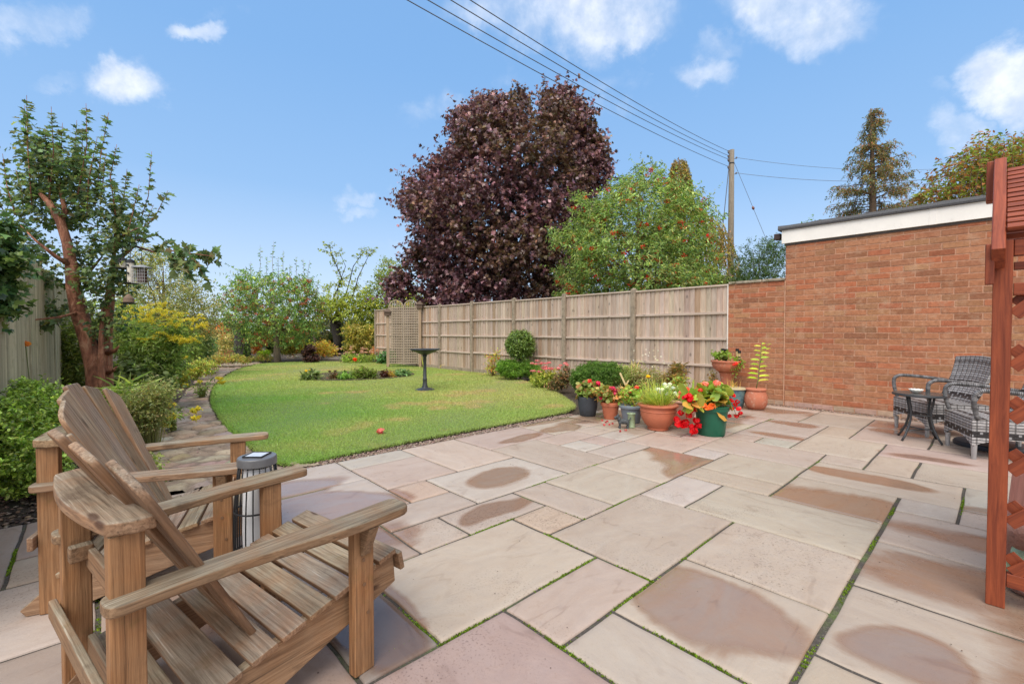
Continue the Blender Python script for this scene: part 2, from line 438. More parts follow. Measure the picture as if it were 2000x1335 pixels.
for px, py, rx, ry, den in clouds:
    d = Vector(at(px, py, 1.0)) - Vector((0, 0, H)); ln = d.length; d.normalize()
    fx = lambda a, b_: (Vector(at(a, b_, 1.0)) - Vector((0, 0, H))).normalized()
    ex, ey = (fx(px + 5, py) - d) / 5 * rx * 1.12, (fx(px, py - 5) - d) / 5 * ry * 1.25
    g11, g12, g22 = ex.dot(ex), ex.dot(ey), ey.dot(ey); det = g11 * g22 - g12 * g12
    dux, duy = (ex * g22 - ey * g12) / det, (ey * g11 - ex * g12) / det
    s1 = t.new('ShaderNodeVectorMath', operation='SUBTRACT'); t.link(gw_, s1.inputs[0]); s1.inputs[1].default_value = d
    dx = t.new('ShaderNodeVectorMath', operation='DOT_PRODUCT'); t.link(s1.outputs[0], dx.inputs[0]); dx.inputs[1].default_value = dux
    dy = t.new('ShaderNodeVectorMath', operation='DOT_PRODUCT'); t.link(s1.outputs[0], dy.inputs[0]); dy.inputs[1].default_value = duy
    ax = t.math('MULTIPLY', dx.outputs['Value'], dx.outputs['Value']); ay = t.math('MULTIPLY', dy.outputs['Value'], dy.outputs['Value'])
    e = t.math('MULTIPLY', t.mapr(t.math('ADD', ax, ay), 0, 1.7, 1, 0, True), den)
    front = t.new('ShaderNodeVectorMath', operation='DOT_PRODUCT'); t.link(gd, front.inputs[0]); front.inputs[1].default_value = d
    e = t.math('MULTIPLY', e, t.math('GREATER_THAN', front.outputs['Value'], .2))
    acc = e if acc is None else t.math('MAXIMUM', acc, e)
cl = t.math('ADD', acc, t.mapr(cnn, .45, 1.1, -.50, .36))
cl = t.math('MULTIPLY', cl, t.math('GREATER_THAN', acc, .0005))
clf = t.math('MULTIPLY', t.mapr(cl, .0, 1.6, 0, .84, True), t.mapr(cn2, .35, .65, .82, 1.0))
bk_ = t.new('ShaderNodeVectorMath', operation='DOT_PRODUCT'); t.link(gw_, bk_.inputs[0]); bk_.inputs[1].default_value = (0, -.6, .8)      # broad unseen cloud bank overhead and behind, added to raise ambient light
clf = t.math('MAXIMUM', clf, t.math('MULTIPLY', t.mapr(bk_.outputs['Value'], .22, .55, 0, .92, True), t.mapr(cnn, .5, .9, .75, 1)))
sxyz = t.new('ShaderNodeSeparateXYZ'); t.link(gd, sxyz.inputs[0])
# hue: the photograph's blue
tint = t.ramp(t.mapr(sxyz.outputs['Z'], 0, .7, 0, 1), SKYRAMP)
skc = t.mix(SKYMIX, sky.outputs[0], t.mix(1.0, tint, (9.0, 9.0, 9.0), 'MULTIPLY'))
white = t.mix(t.mapr(cn2, .35, .65, 0, 1), tuple(c * 6.2 for c in (.84, .87, .94)), tuple(c * 7.0 for c in (.91, .92, .96)))
t.link(t.mix(clf, skc, white), bg.inputs['Color'])

# ================================================================ ground
def poly_in(P, poly):
    x, y = P[:, 0], P[:, 1]; ins = np.zeros(len(P), bool); n = len(poly)
    for i in range(n):
        x0, y0 = poly[i][:2]; x1, y1 = poly[(i + 1) % n][:2]
        c = ((y0 > y) != (y1 > y)) & (x < (x1 - x0) * (y - y0) / (y1 - y0 + 1e-12) + x0); ins ^= c
    return ins
m, t, b = material('soil'); oc = t.obj()
n = t.noise(oc, 3, 6, .7); n2 = t.noise(oc, 45, 4, .7)
c = t.ramp(n2, [(.3, (.022, .014, .009)), (.5, (.06, .04, .026)), (.7, (.13, .09, .06))])
c = t.mix(t.mapr(n, .5, .7, 0, .5), c, (.05, .06, .02))
setv(t, b.inputs['Base Color'], c); b.inputs['Roughness'].default_value = .95
setv(t, b.inputs['Normal'], t.bump(n2, 1, .02)); SOIL = m
mb = MB(); mb.add([(-900, -900, -.05), (900, -900, -.05), (900, 1400, -.05), (-900, 1400, -.05)], [(0, 1, 2, 3)])
o = mb.build('ground', SOIL); tag(o, kind='structure')

# ---- patio slabs
UL = [.0, .33, .68, 1.005, 1.345, 1.695, 2.045, 2.385, 2.75, 3.08, 3.43, 3.76, 4.11, 4.455, 4.795, 5.13, 5.485, 5.825, 6.205, 6.49, 6.85, 7.18, 7.52, 7.86, 8.2, 8.42]
VL = [.15, .475, .81, 1.16, 1.50, 1.86, 2.195, 2.56, 2.905, 3.275, 3.64, 3.97, 4.30]
U = lambda i: UL[i] if 0 <= i < len(UL) else (.34 * i if i < 0 else 8.42)
V_ = lambda j: VL[j] if 0 <= j < len(VL) else (.15 + .34 * j if j < 0 else 4.3)
pin, buf, gre, mau, ora, dar = (.455, .350, .285), (.485, .390, .305), (.475, .420, .365), (.405, .300, .245), (.49, .345, .25), (.27, .215, .185)
slabs = [(5,7,11,12,gre),(5,7,9,11,pin),(7,9,9,12,buf),(9,12,10,12,pin),(9,11,7,10,buf),(6,9,7,9,gre),(5,6,8,9,ora),(4,6,7,8,pin),(5,7,6,7,buf),(4,5,6,7,pin),
(7,8,5,7,pin),(8,10,5,7,buf),(6,7,5,6,ora),(3,6,4,6,pin),(4,6,3,4,pin),(2,4,1,4,mau),(2,3,4,6,dar),(6,9,3,5,buf),(9,11,4,5,gre),(9,11,1,4,buf),(7,9,1,3,buf),(5,7,1,3,buf),
(4,5,1,3,pin),(11,12,3,5,ora),(12,14,3,5,buf),(11,13,1,3,buf),(13,15,0,3,buf),(15,16,2,3,buf),(15,17,1,2,buf),(15,17,-3,1,buf),(17,19,-3,2,pin),(16,19,2,4,buf),
(16,17,4,5,gre),(16,17,5,6,pin),(14,16,3,6,pin),(13,14,5,6,gre),(10,13,5,7,buf),(13,15,6,8,buf),(15,16,6,7,pin),(17,18,4,6,pin),(18,21,4,6,pin),(19,21,3,4,buf),
(21,24,3,5,pin),(21,24,5,8,pin),(12,13,0,1,gre),(10,12,-3,1,pin),(8,10,-3,1,pin),(6,8,-3,1,buf),(13,15,-1,0,gre),(13,15,-3,-1,pin),(11,12,8,9,gre),(11,13,7,8,buf),(13,14,8,9,gre),
(12,14,10,12,buf),(11,13,9,10,pin),(14,17,9,10,pin),(2,5,10,12,gre),(2,5,8,10,gre),(0,2,8,10,mau),(2,4,6,8,mau),(-1,1,10,12,mau),(-3,-1,9,12,mau),(4,6,-1,1,buf),(2,4,-1,1,pin),(-3,0,7,9,gre),(0,2,5,8,mau),
(-3,0,4,7,mau),(0,2,2,5,mau)]
occ = set()
for i0, i1, j0, j1, c in slabs:
    for i in range(i0, i1):
        for j in range(j0, j1): occ.add((i, j))
rr = random.Random(4)
for j in range(11, -13, -1):
    for i in range(-7, 25):
        if (i, j) in occ: continue
        w, h = rr.choice([(1, 1), (2, 1), (2, 2), (3, 2), (1, 2), (2, 3)])
        while w > 1 and any((i + k, j) in occ or i + k > 24 for k in range(w)): w -= 1
        while h > 1 and any((i + a, j - b_) in occ or j - b_ < -12 for a in range(w) for b_ in range(h)): h -= 1
        for a in range(w):
            for b_ in range(h): occ.add((i + a, j - b_))
        slabs.append((i, i + w, j - h + 1, j + 1, rr.choice([pin, buf, pin, mau if i < 2 else buf])))
# wet hollows: (u, v, ru, rv, angle, depth)
wets = [(2.58, 2.93, .40, .19, .38, 1.5), (2.06, 2.375, .27, .12, .05, 1.5), (3.62, 3.80, .40, .11, .10, 1.35), (4.63, 3.86, .46, .15, .1, 1.5), (4.38, 2.08, .62, .36, .55, 1.5),
 (3.80, .86, .36, .80, .06, 1.5), (2.02, .83, .23, .33, .05, 1.6), (2.27, .24, .20, .19, .2, 1.6), (4.84, .70, .15, .36, 0, 1.5), (3.12, .02, .25, .52, -.2, 1.15), (3.84, .02, .17, .38, 0, 1.25),
 (6.02, .42, .12, .40, 0, 1.1), (7.85, 1.1, .55, .62, 0, 1.5), (8.15, 2.5, .5, .75, 0, 1.5), (6.98, 1.86, .15, .36, 0, 1.5), (6.03, 1.80, .09, .33, 0, 1.3), (4.8, 4.25, .7, .10, 0, 1.3), (5.4, 4.0, .8, .25, 0, 1.1),
 (1.22, 3.15, .42, .42, .2, 1.9), (1.05, 3.78, .40, .26, .0, 1.7), (.84, 1.86, .16, .33, 0, 1.6), (.3, 2.4, .3, .3, 0, .8), (1.25, 2.5, .3, .2, 0, 1.0), (2.6, -.35, .5, .45, 0, 1.1),
 (7.9, -.6, .7, .8, 0, 1.3), (6.95, .1, .2, .5, 0, 1.2), (3.8, 1.25, .05, .05, 0, 0), (6.55, 2.6, .9, .25, 0, 1.1), (7.3, .75, .2, .35, 0, 1.1), (4.5, 0, .12, .2, 0, 1.2), (5.9, 3.2, .8, .5, .2, 1.0)]
SV, SP, SA, SW, SG, nb = [], [], [], [], [], 0
for si, (i0, i1, j0, j1, tc) in enumerate(slabs):
    u0, u1, v0, v1 = U(i0), U(i1), V_(j0), V_(j1)
    g = .008
    u0 += g; u1 -= g; v0 += g; v1 -= g
    if j0 == 1 and i0 >= 5 and i0 < 13: v0 += .004
    if j1 == 1: v1 -= .003
    d = math.hypot(*W((u0 + u1) / 2, (v0 + v1) / 2)[:2])
    st = .022 if d < 3.2 else (.035 if d < 6 else .06)
    nu = max(3, int((u1 - u0) / st)); nv = max(3, int((v1 - v0) / st))
    e = .007
    us = np.concatenate([[u0, u0 + .0015], np.linspace(u0 + e, u1 - e, nu), [u1 - .0015, u1]])
    vs = np.concatenate([[v0, v0 + .0015], np.linspace(v0 + e, v1 - e, nv), [v1 - .0015, v1]])
    Ug, Vg = np.meshgrid(us, vs, indexing='ij')
    q = np.random.default_rng(si)
    Z = np.full(Ug.shape, 0.0) + q.normal(0, .0008) + (Ug - u0) * q.normal(0, .002) + (Vg - v0) * q.normal(0, .002)
    P3 = np.stack([Ug, Vg, Ug * 0], -1).reshape(-1, 3)
    Z += (pnoise(q, P3, 9, si) * .0011).reshape(Z.shape)
    Z[[1, -2], :] -= .0035; Z[:, [1, -2]] -= .0035
    Z[[0, -1], :] = -.03; Z[:, [0, -1]] = -.03
    edge = pnoise(q, P3, 17, 3).reshape(Z.shape) * .0035
    for k in (0, 1, 2): Ug[k] += edge[k]; Ug[-1 - k] += edge[-1 - k]; Vg[:, k] += edge[:, k]; Vg[:, -1 - k] += edge[:, -1 - k]
    wet = np.zeros(Ug.shape); wob = [pnoise(q, P3, 5.5, 31 + si).reshape(Ug.shape), pnoise(q, P3, 6.5, 57 + si).reshape(Ug.shape)]
    for (wu, wv, ru, rv, an, dep) in wets:
        if dep == 0 or not (dep < 1.2 or wu < 1.5 or (u0 - .02 < wu < u1 + .02 and v0 - .02 < wv < v1 + .02)): continue
        du, dv = Ug - wu, Vg - wv; ca, sa = math.cos(an), math.sin(an)
        a_, b_ = (du * ca + dv * sa) / ru, (-du * sa + dv * ca) / rv; a_ = a_ + wob[0] * .34; b_ = b_ + wob[1] * .34
        r2 = a_ ** 2 + b_ ** 2 + .10 * np.sin(a_ * 2.3 + wu) * np.cos(b_ * 2.7 + wv)
        wet = np.maximum(wet, dep * (1 - r2 * .5))
    wet = wet + q.normal(0, .02)
    n0, n1 = Ug.shape
    X = Ug * UA[0] + Vg * VA[0]; Y = Ug * UA[1] + Vg * VA[1]
    SV.append(np.stack([X, Y, Z], -1).reshape(-1, 3))
    idx = np.arange(n0 * n1).reshape(n0, n1) + nb
    SP.append(np.stack([idx[:-1, :-1], idx[1:, :-1], idx[1:, 1:], idx[:-1, 1:]], -1).reshape(-1, 4)); nb += n0 * n1
    tcol = (np.array(tc) * .62 + np.array((.465, .366, .288)) * .42 if tc not in (mau, dar) else np.array(tc)) * .93 * np.array((.935, .975, 1.0)) * (1 + q.normal(0, .035)) * (1 + q.normal(0, .02, 3))
    SA.append(np.tile(tcol, (n0 * n1, 1))); SW.append(wet.reshape(-1))
    off = q.uniform(0, 30, 3); rot = (j1 - j0) > (i1 - i0)
    G3 = np.stack([Vg, Ug, Ug * 0] if rot else [Ug, Vg, Ug * 0], -1).reshape(-1, 3) + off; SG.append(G3)
me = rawmesh('patio', np.concatenate(SV), [np.concatenate(SP)], {'col': np.concatenate(SA), 'wet': np.concatenate(SW), 'gr': np.concatenate(SG)}, True)
m, t, b = material('sandstone slabs'); col = t.attr('col'); g = t.attr('gr', 'Vector'); wv = t.attr('wet', 'Fac')
n1 = t.noise(t.scale(g, (1.3, 2.6, 1)), 1.6, 6, .62, 1.2); n2 = t.noise(g, 14, 6, .7); n3 = t.noise(g, 90, 3, .6); n4 = t.noise(g, 260, 2, .5)
c = t.mix(t.mapr(n1, .33, .68, 0, .6), col, t.mix(1.0, col, (.84, .76, .71), 'MULTIPLY'))
c = t.mix(t.mapr(n2, .35, .7, 0, .45), c, t.mix(1.0, c, (1.16, 1.13, 1.06), 'MULTIPLY'))
c = t.mix(t.mapr(n2, .60, .76, 0, .30), c, t.mix(1.0, c, (.55, .47, .42), 'MULTIPLY'))
c = t.mix(t.mapr(n4, .62, .76, 0, .38), c, t.mix(1.0, c, (.5, .45, .42), 'MULTIPLY'))
lich = t.math('MULTIPLY', t.mapr(t.noise(g, 1.1, 3), .5, .62, 0, 1), t.mapr(n3, .56, .66, 0, .6))
c = t.mix(lich, c, t.mix(1.0, c, (.34, .29, .27), 'MULTIPLY'))
veins = t.new('ShaderNodeTexWave'); veins.wave_type = 'BANDS'; veins.inputs['Scale'].default_value = .9; veins.inputs['Distortion'].default_value = 14; veins.inputs['Detail'].default_value = 4; veins.inputs['Detail Scale'].default_value = 1.4
t.link(t.scale(g, (.5, 2.0, 1)), veins.inputs['Vector'])
vf = t.math('MULTIPLY', t.mapr(veins.outputs['Fac'], .0, .035, 1, 0), t.mapr(n1, .45, .6, 0, .25))
c = t.mix(vf, c, t.mix(1.0, c, (.5, .42, .38), 'MULTIPLY'))
wn = t.math('ADD', wv, t.math('MULTIPLY_ADD', n1, .60, t.math('MULTIPLY_ADD', n2, .34, -.50)))
wf = t.mapr(wn, .34, .95, 0, 1, True); rim = t.mapr(wn, .40, .55, 0, .35, True)
edge_ = t.math('MULTIPLY', t.mapr(wn, .52, .66, 0, 1, True), t.mapr(wn, .66, 1.0, 1, 0, True))
c = t.mix(rim, c, t.mix(1.0, c, (.86, .76, .70), 'MULTIPLY'))
wetc = t.mix(1.0, c, (.72, .64, .605), 'MULTIPLY')
wetc = t.mix(edge_, wetc, t.mix(1.0, wetc, (.86, .74, .64), 'MULTIPLY'))
orange = t.math('MULTIPLY', t.mapr(n1, .42, .6, 0, .55), 1.0)
wetc = t.mix(orange, wetc, t.mix(1.0, wetc, (1.14, 1.0, .86), 'MULTIPLY'))
c = t.mix(wf, c, wetc)
setv(t, b.inputs['Base Color'], c)
dryr = t.mapr(n2, .3, .7, .52, .72)
deep = t.mapr(wn, .6, 1.1, .26, .09, True)
setv(t, b.inputs['Roughness'], t.mix(wf, dryr, deep))
b.inputs['Specular IOR Level'].default_value = .5
hh = t.math('ADD', t.math('MULTIPLY', n1, 1.3), t.math('MULTIPLY_ADD', n3, .09, t.math('MULTIPLY', n2, .35)))
hh = t.math('SUBTRACT', hh, t.math('MULTIPLY', vf, .5))
bp = t.new('ShaderNodeBump'); bp.inputs['Distance'].default_value = .006
t.link(hh, bp.inputs['Height']); t.link(t.mapr(wn, .5, 1.15, .8, .22, True), bp.inputs['Strength']); t.link(bp.outputs[0], b.inputs['Normal'])
o = link('patio', me, m); tag(o, kind='structure')
# joint bed with moss
m, t, b = material('joint'); oc = t.obj(); n = t.noise(oc, 2.3, 5, .65); n2 = t.noise(oc, 70, 3, .7)
c = t.mix(t.mapr(n, .54, .66, 0, .85), (.07, .059, .048), t.mix(n2, (.05, .08, .018), (.13, .19, .035)))
c = t.mix(t.mapr(n2, .5, .8, 0, .8), c, (.19, .16, .13)); setv(t, b.inputs['Base Color'], c); b.inputs['Roughness'].default_value = .95
setv(t, b.inputs['Normal'], t.bump(n2, 1, .01))
mb = MB(); q = [W(U(-7), 4.315, -.009), W(U(-7), -3.9, -.009), W(8.45, -3.9, -.009), W(8.45, 4.315, -.009)]
mb.add(q + [(p[0], p[1], -.045) for p in q], [(0, 1, 2, 3)[::-1] if False else (0, 1, 2, 3), (4, 7, 6, 5), (0, 4, 5, 1), (1, 5, 6, 2), (2, 6, 7, 3), (3, 7, 4, 0)])
o = mb.build('paving_joints', m); tag(o, kind='structure')
# moss tufts in the joints
r = np.random.default_rng(21); cand = []
segs = [((1.35, 1.155), (3.1, 1.155)), ((2.045, .5), (2.045, 1.9)), ((1.0, 1.50), (2.05, 1.50)), ((1.4, 2.195), (2.4, 2.195)), ((2.4, 2.2), (2.4, 1.5)), ((2.6, 1.86), (3.5, 1.86)), ((1.70, .5), (1.70, 1.16)),
        ((1.35, .6), (1.35, 1.5)), ((3.6, 1.15), (6.3, 1.15)), ((5.6, 2.18), (7.4, 2.18)), ((1.8, .475), (4.45, .475)), ((4.2, .14), (5.1, .14)), ((1.0, 1.5), (1.0, 2.2)), ((3.1, 1.5), (3.1, 1.2)), ((0, 2.2), (0, 3.2)), ((2.4, 2.56), (3.5, 2.56)), ((.35, 1.6), (1.0, 1.6)), ((-.34, 2.5), (-.34, 4)), ((5.3, .9), (6.6, .9))]
P = []
for (a, b_) in segs:
    L = math.hypot(a[0] - b_[0], a[1] - b_[1]); k = int(L * 420); s = r.uniform(0, 1, k)
    s = s[(np.sin(s * L * 9 + a[0] * 7) + r.normal(0, .5, k)) > (1.0 if L > 2.5 else .1)]
    uu = a[0] + (b_[0] - a[0]) * s + r.normal(0, .0045, len(s)); vv = a[1] + (b_[1] - a[1]) * s + r.normal(0, .0045, len(s))
    P.append(np.stack([uu * UA[0] + vv * VA[0], uu * UA[1] + vv * VA[1], np.full(len(s), -.010)], 1))
P = np.concatenate(P); P = np.repeat(P, 5, axis=0) + r.normal(0, .003, (len(P) * 5, 3)) * [1, 1, 0]
D = norm(r.normal(0, .7, P.shape) + [0, 0, 1]); fb = FB()
fb.add(leafgeo(P, D, sph(r, len(P)), r.uniform(.004, .013, len(P)), .005, pick(r, [(.09, .16, .015), (.14, .26, .02), (.07, .10, .02)], len(P)), 'kite'))
LEAF = leafmat('leaf'); LEAFG = leafmat('leaf glossy', .3, .2, .5); PETAL = leafmat('petal', .5, .45, .3, (1.1, 1.1, 1.1)); GRASS = leafmat('grass blade', .5, .35, .3, (1.12, 1.1, 1.0))
o = fb.build('moss', LEAF); tag(o, 'bright green moss growing along the joints between the paving slabs', 'moss', kind='stuff')

# ---- lawn
lawn_px = [(1131, 801), (1000, 826), (880, 848), (760, 872), (660, 892), (570, 911), (540, 905), (505, 885), (478, 864), (452, 842), (430, 816), (417, 795), (412, 778), (417, 758), (434, 739), (459, 724), (488, 714), (520, 709),
           (600, 706), (690, 706), (760, 708), (820, 711), (880, 715), (930, 721), (960, 728), (995, 738), (1040, 748), (1080, 763), (1112, 782)]
lawn = [gnd(*p)[:2] for p in lawn_px]
def smooth_poly(p, it=2):
    p = np.array(p)
    for _ in range(it):
        q = np.roll(p, -1, 0); p = np.stack([p * .75 + q * .25, p * .25 + q * .75], 1).reshape(-1, 2)
    return p
lawn = smooth_poly(lawn, 2)
def lawncol(P):
    a = pnoise(rng, P, 1.1, 5); b_ = pnoise(rng, P, 2.7, 9); c_ = pnoise(rng, P, 6, 12)
    g1 = np.array([.245, .42, .095]); g2 = np.array([.47, .49, .19]); br = np.array([.56, .45, .24])
    edge = np.clip((P[:, 0] * UA[0] + P[:, 1] * UA[1] - 1.2) / 3.2, 0, 1)      # greener towards the path
    f = np.clip(.10 + edge * .62 + a * .25 + b_ * .2, 0, 1)[:, None]
    c = g1 * (1 - f) + g2 * f
    k = np.clip((b_ * .6 + c_ * .7 - .60) * 2.2, 0, .75)[:, None] * np.clip(edge * 1.5, .15, 1)[:, None]
    return c * (1 - k) + br * k
xs = np.arange(lawn[:, 0].min(), lawn[:, 0].max(), .06); ys = np.arange(lawn[:, 1].min(), lawn[:, 1].max(), .06)
mb = MB(); n = len(lawn)
Xg, Yg = np.meshgrid(xs, ys, indexing='ij'); G2 = np.stack([Xg, Yg, Xg * 0], -1).reshape(-1, 3); ins = poly_in(G2, lawn)
zz = .012 + pnoise(rng, G2, 2.0, 4) * .006; G2[:, 2] = zz
idx = np.arange(len(G2)).reshape(Xg.shape); I = ins.reshape(Xg.shape)
q = np.stack([idx[:-1, :-1], idx[1:, :-1], idx[1:, 1:], idx[:-1, 1:]], -1); keep = I[:-1, :-1] & I[1:, :-1] & I[1:, 1:] & I[:-1, 1:]
q = q[keep]; used = np.unique(q); rem = np.full(len(G2), -1); rem[used] = np.arange(len(used))
me = rawmesh('lawn', G2[used], [rem[q]], {'col': lawncol(G2[used]) * .7}, True)
m, t, b = material('turf'); c = t.attr('col'); n_ = t.noise(t.obj(), 60, 4, .7)
c = t.mix(t.mapr(n_, .3, .7, 0, 1), t.mix(1.0, c, (.5, .5, .5), 'MULTIPLY'), c); setv(t, b.inputs['Base Color'], c); b.inputs['Roughness'].default_value = .95
setv(t, b.inputs['Normal'], t.bump(n_, 1, .02)); o = link('lawn', me, m); tag(o, kind='structure')
skirt = MB()
for i in range(n):
    a, b_ = lawn[i], lawn[(i + 1) % n]
    skirt.add([(*a, .012), (*b_, .012), (*b_, -.05), (*a, -.05)], [(0, 1, 2, 3)])
o = skirt.build('lawn_edge', SOIL); tag(o, kind='structure')
N = 520000
r = np.random.default_rng(3)
# denser near the camera
P = np.stack([r.uniform(lawn[:, 0].min(), lawn[:, 0].max(), N * 4), r.uniform(lawn[:, 1].min(), lawn[:, 1].max(), N * 4), np.full(N * 4, .01)], 1)
dd = np.hypot(P[:, 0], P[:, 1]); P = P[r.uniform(0, 1, len(P)) < np.clip((4.6 / dd) ** 1.5, .10, 1)]
P = P[poly_in(P, lawn)][:N]; dd = np.hypot(P[:, 0], P[:, 1])
C = lawncol(P) * (1 + r.normal(0, .12, (len(P), 1))).clip(.5, 1.7) * (1 + r.normal(0, .05, (len(P), 3)))
straw = r.uniform(0, 1, len(P)) < .03; C[straw] = np.array([.30, .26, .11]) * r.uniform(.6, 1.1, (straw.sum(), 1))
D = norm(r.normal(0, .95, P.shape) * [1, 1, 0] + [0, 0, .8]); N_ = norm(r.normal(0, .6, P.shape) + [0, 0, .8])
fb = FB(); fb.add(leafgeo(P, D, N_, r.uniform(.018, .042, len(P)), .0045 * np.clip(dd / 4.6, 1, 3.2), C, 'tri'))
# ragged longer grass along the lawn edge
E = []
for i in range(n):
    a, b_ = lawn[i], lawn[(i + 1) % n]; L = np.hypot(*(b_ - a)); k = int(L * 500 / max(1, np.hypot(*a) / 5)); s = r.uniform(0, 1, (k, 1)); E.append(a + (b_ - a) * s + r.normal(0, .012, (k, 2)))
E = np.concatenate(E); E = np.concatenate([E, np.full((len(E), 1), .0)], 1)
fb.add(leafgeo(E, norm(r.normal(0, .6, E.shape) + [0, 0, .8]), sph(r, len(E)), r.uniform(.025, .065, len(E)), .005, lawncol(E) * r.uniform(.7, 1.2, (len(E), 1)), 'tri'))
o = fb.build('grass', GRASS); tag(o, 'short mown green grass covering the lawn', 'grass', kind='stuff')

# ---- crazy-paved path
left_px = [(440, 707), (422, 712), (400, 724), (380, 742), (362, 762), (345, 785), (322, 808), (300, 840), (282, 872), (262, 905)]
pl = [gnd(*p)[:2] for p in left_px]; pl += [W(-.35, 4.32)[:2], W(1.62, 4.32)[:2]]
path = np.array(pl + [gnd(*p)[:2] for p in [(540, 903), (505, 883), (478, 862), (450, 841), (428, 816), (414, 795), (409, 778), (414, 757), (431, 738), (456, 723), (485, 713), (515, 708)]])
st = .03
xs = np.arange(path[:, 0].min(), path[:, 0].max(), st); ys = np.arange(path[:, 1].min(), path[:, 1].max(), st)
Xg, Yg = np.meshgrid(xs, ys, indexing='ij'); G2 = np.stack([Xg, Yg, Xg * 0], -1).reshape(-1, 3); ins = poly_in(G2, path)
gi = np.where(ins)[0]; Q = G2[gi]
r = np.random.default_rng(11); S = Q[r.choice(len(Q), int(len(Q) * st * st / .05), replace=False), :2]
for _ in range(3):
    d2 = ((Q[::7, None, :2] - S[None]) ** 2).sum(-1); a = d2.argmin(1)
    for k in range(len(S)):
        if (a == k).any(): S[k] = Q[::7][a == k, :2].mean(0) * .6 + S[k] * .4
d2 = ((Q[:, None, :2] + r.normal(0, .009, (len(Q), 1, 2)) * [1.0, 1.0] + np.stack([pnoise(r, Q, 16, 61), pnoise(r, Q, 16, 62)], -1)[:, None, :] * .035 - S[None]) ** 2).sum(-1); o2 = np.argsort(d2, 1)[:, :2]
da = np.take_along_axis(d2, o2, 1) ** .5; gap = da[:, 1] - da[:, 0]
f = np.clip((gap - .012 - .03 * np.clip(pnoise(r, Q, 5, 77), 0, 1)) / .045, 0, 1); tone = r.uniform(.6, 1.1, len(S))[o2[:, 0]]; cc = pick(r, [(.39, .30, .215), (.35, .265, .19), (.44, .35, .26), (.32, .245, .18)], len(S), .13)[o2[:, 0]]
z = -.024 + f * (.024 + pnoise(r, Q, 14, 2) * .007 + r.normal(0, .009, len(S))[o2[:, 0]]) + pnoise(r, Q, 30, 8) * .004 + r.normal(0, .0018, len(Q))
C = cc * f[:, None] + np.array([.23, .17, .12]) * (1 - f[:, None])
V3 = np.zeros_like(G2); V3[:, :2] = G2[:, :2]; V3[gi, 2] = z; CC = np.zeros_like(G2); CC[gi] = C
idx = np.arange(len(G2)).reshape(Xg.shape); I = ins.reshape(Xg.shape); q = np.stack([idx[:-1, :-1], idx[1:, :-1], idx[1:, 1:], idx[:-1, 1:]], -1)[I[:-1, :-1] & I[1:, :-1] & I[1:, 1:] & I[:-1, 1:]]
used = np.unique(q); rem = np.full(len(G2), -1); rem[used] = np.arange(len(used))
me = rawmesh('path', V3[used], [rem[q]], {'col': CC[used]}, True)
m, t, b = material('path stone'); c = t.attr('col'); oc = t.obj(); n_ = t.noise(oc, 18, 6, .75); n2 = t.noise(oc, 90, 3, .7)
c = t.mix(t.mapr(n_, .35, .7, 0, .8), c, t.mix(1.0, c, (.55, .5, .46), 'MULTIPLY')); c = t.mix(t.mapr(n2, .6, .75, 0, .6), c, (.05, .035, .025))
setv(t, b.inputs['Base Color'], c); b.inputs['Roughness'].default_value = .8
setv(t, b.inputs['Normal'], t.bump(t.math('ADD', n_, t.math('MULTIPLY', n2, .3)), 1, .012)); o = link('path', me, m); tag(o, kind='structure')

# ---- gravel and litter
def pebbles(name, P, size, pal, label, seed=1, flat=.6, cat='gravel'):
    r = np.random.default_rng(seed); n = len(P)
    ico = norm(np.array([(1, 0, 0), (-1, 0, 0), (0, 1, 0), (0, -1, 0), (0, 0, 1), (0, 0, -1), (1, 1, .6), (-1, 1, .5), (1, -1, .6), (-1, -1, .5)], float)) * 1.0
    fcs = np.array([(4, 0, 6), (4, 6, 2), (4, 2, 7), (4, 7, 1), (4, 1, 9), (4, 9, 3), (4, 3, 8), (4, 8, 0), (5, 2, 0), (0, 2, 6), (5, 1, 2), (2, 1, 7), (5, 3, 1), (1, 3, 9), (5, 0, 3), (3, 0, 8)])
    s = size * r.uniform(.5, 1.3, (n, 1, 1)); V = ico[None] * s * (1 + r.normal(0, .16, (n, 10, 1))) * np.stack([r.uniform(.8, 1.4, n), r.uniform(.7, 1.1, n), np.full(n, flat)], 1)[:, None, :]
    a = r.uniform(0, 6.28, n); ca, sa = np.cos(a)[:, None], np.sin(a)[:, None]
    x = V[..., 0] * ca - V[..., 1] * sa; y = V[..., 0] * sa + V[..., 1] * ca; V = np.stack([x, y, V[..., 2]], -1) + P[:, None, :]
    F = (fcs[None] + (np.arange(n) * 10)[:, None, None]).reshape(-1, 3); C = np.repeat(pick(r, pal, n, .2), 10, 0); org = P.mean(0)
    o = link(name, rawmesh(name, V.reshape(-1, 3) - org, [F], {'col': C}, True), PEB, None, org)
    return tag(o, label, cat, kind='stuff')
PEB = simple('pebble', (1, 1, 1), .7, .15, 30, (90, .3, .002), useattr=True)
r = np.random.default_rng(5); lw = np.array(lawn)
k = 9000; uu = r.uniform(1.25, 5.35, k); vv = 4.315 + r.uniform(0, .15, k)
P = np.stack([uu * UA[0] + vv * VA[0], uu * UA[1] + vv * VA[1], r.uniform(-.035, -.004, k)], 1); P = P[~poly_in(P, lawn)]
gp = [(.40, .28, .21), (.30, .21, .16), (.48, .38, .30), (.20, .13, .10), (.36, .24, .19)]
pebbles('gravel_strip', P, .009, gp, 'narrow strip of pinkish gravel between the lawn and the patio edge', 2)
k = 3800; uu = 8.43 + r.uniform(0, .15, k); vv = r.uniform(-1.5, 3.9, k)
P = np.stack([uu * UA[0] + vv * VA[0], uu * UA[1] + vv * VA[1], r.uniform(-.02, .0, k)], 1)
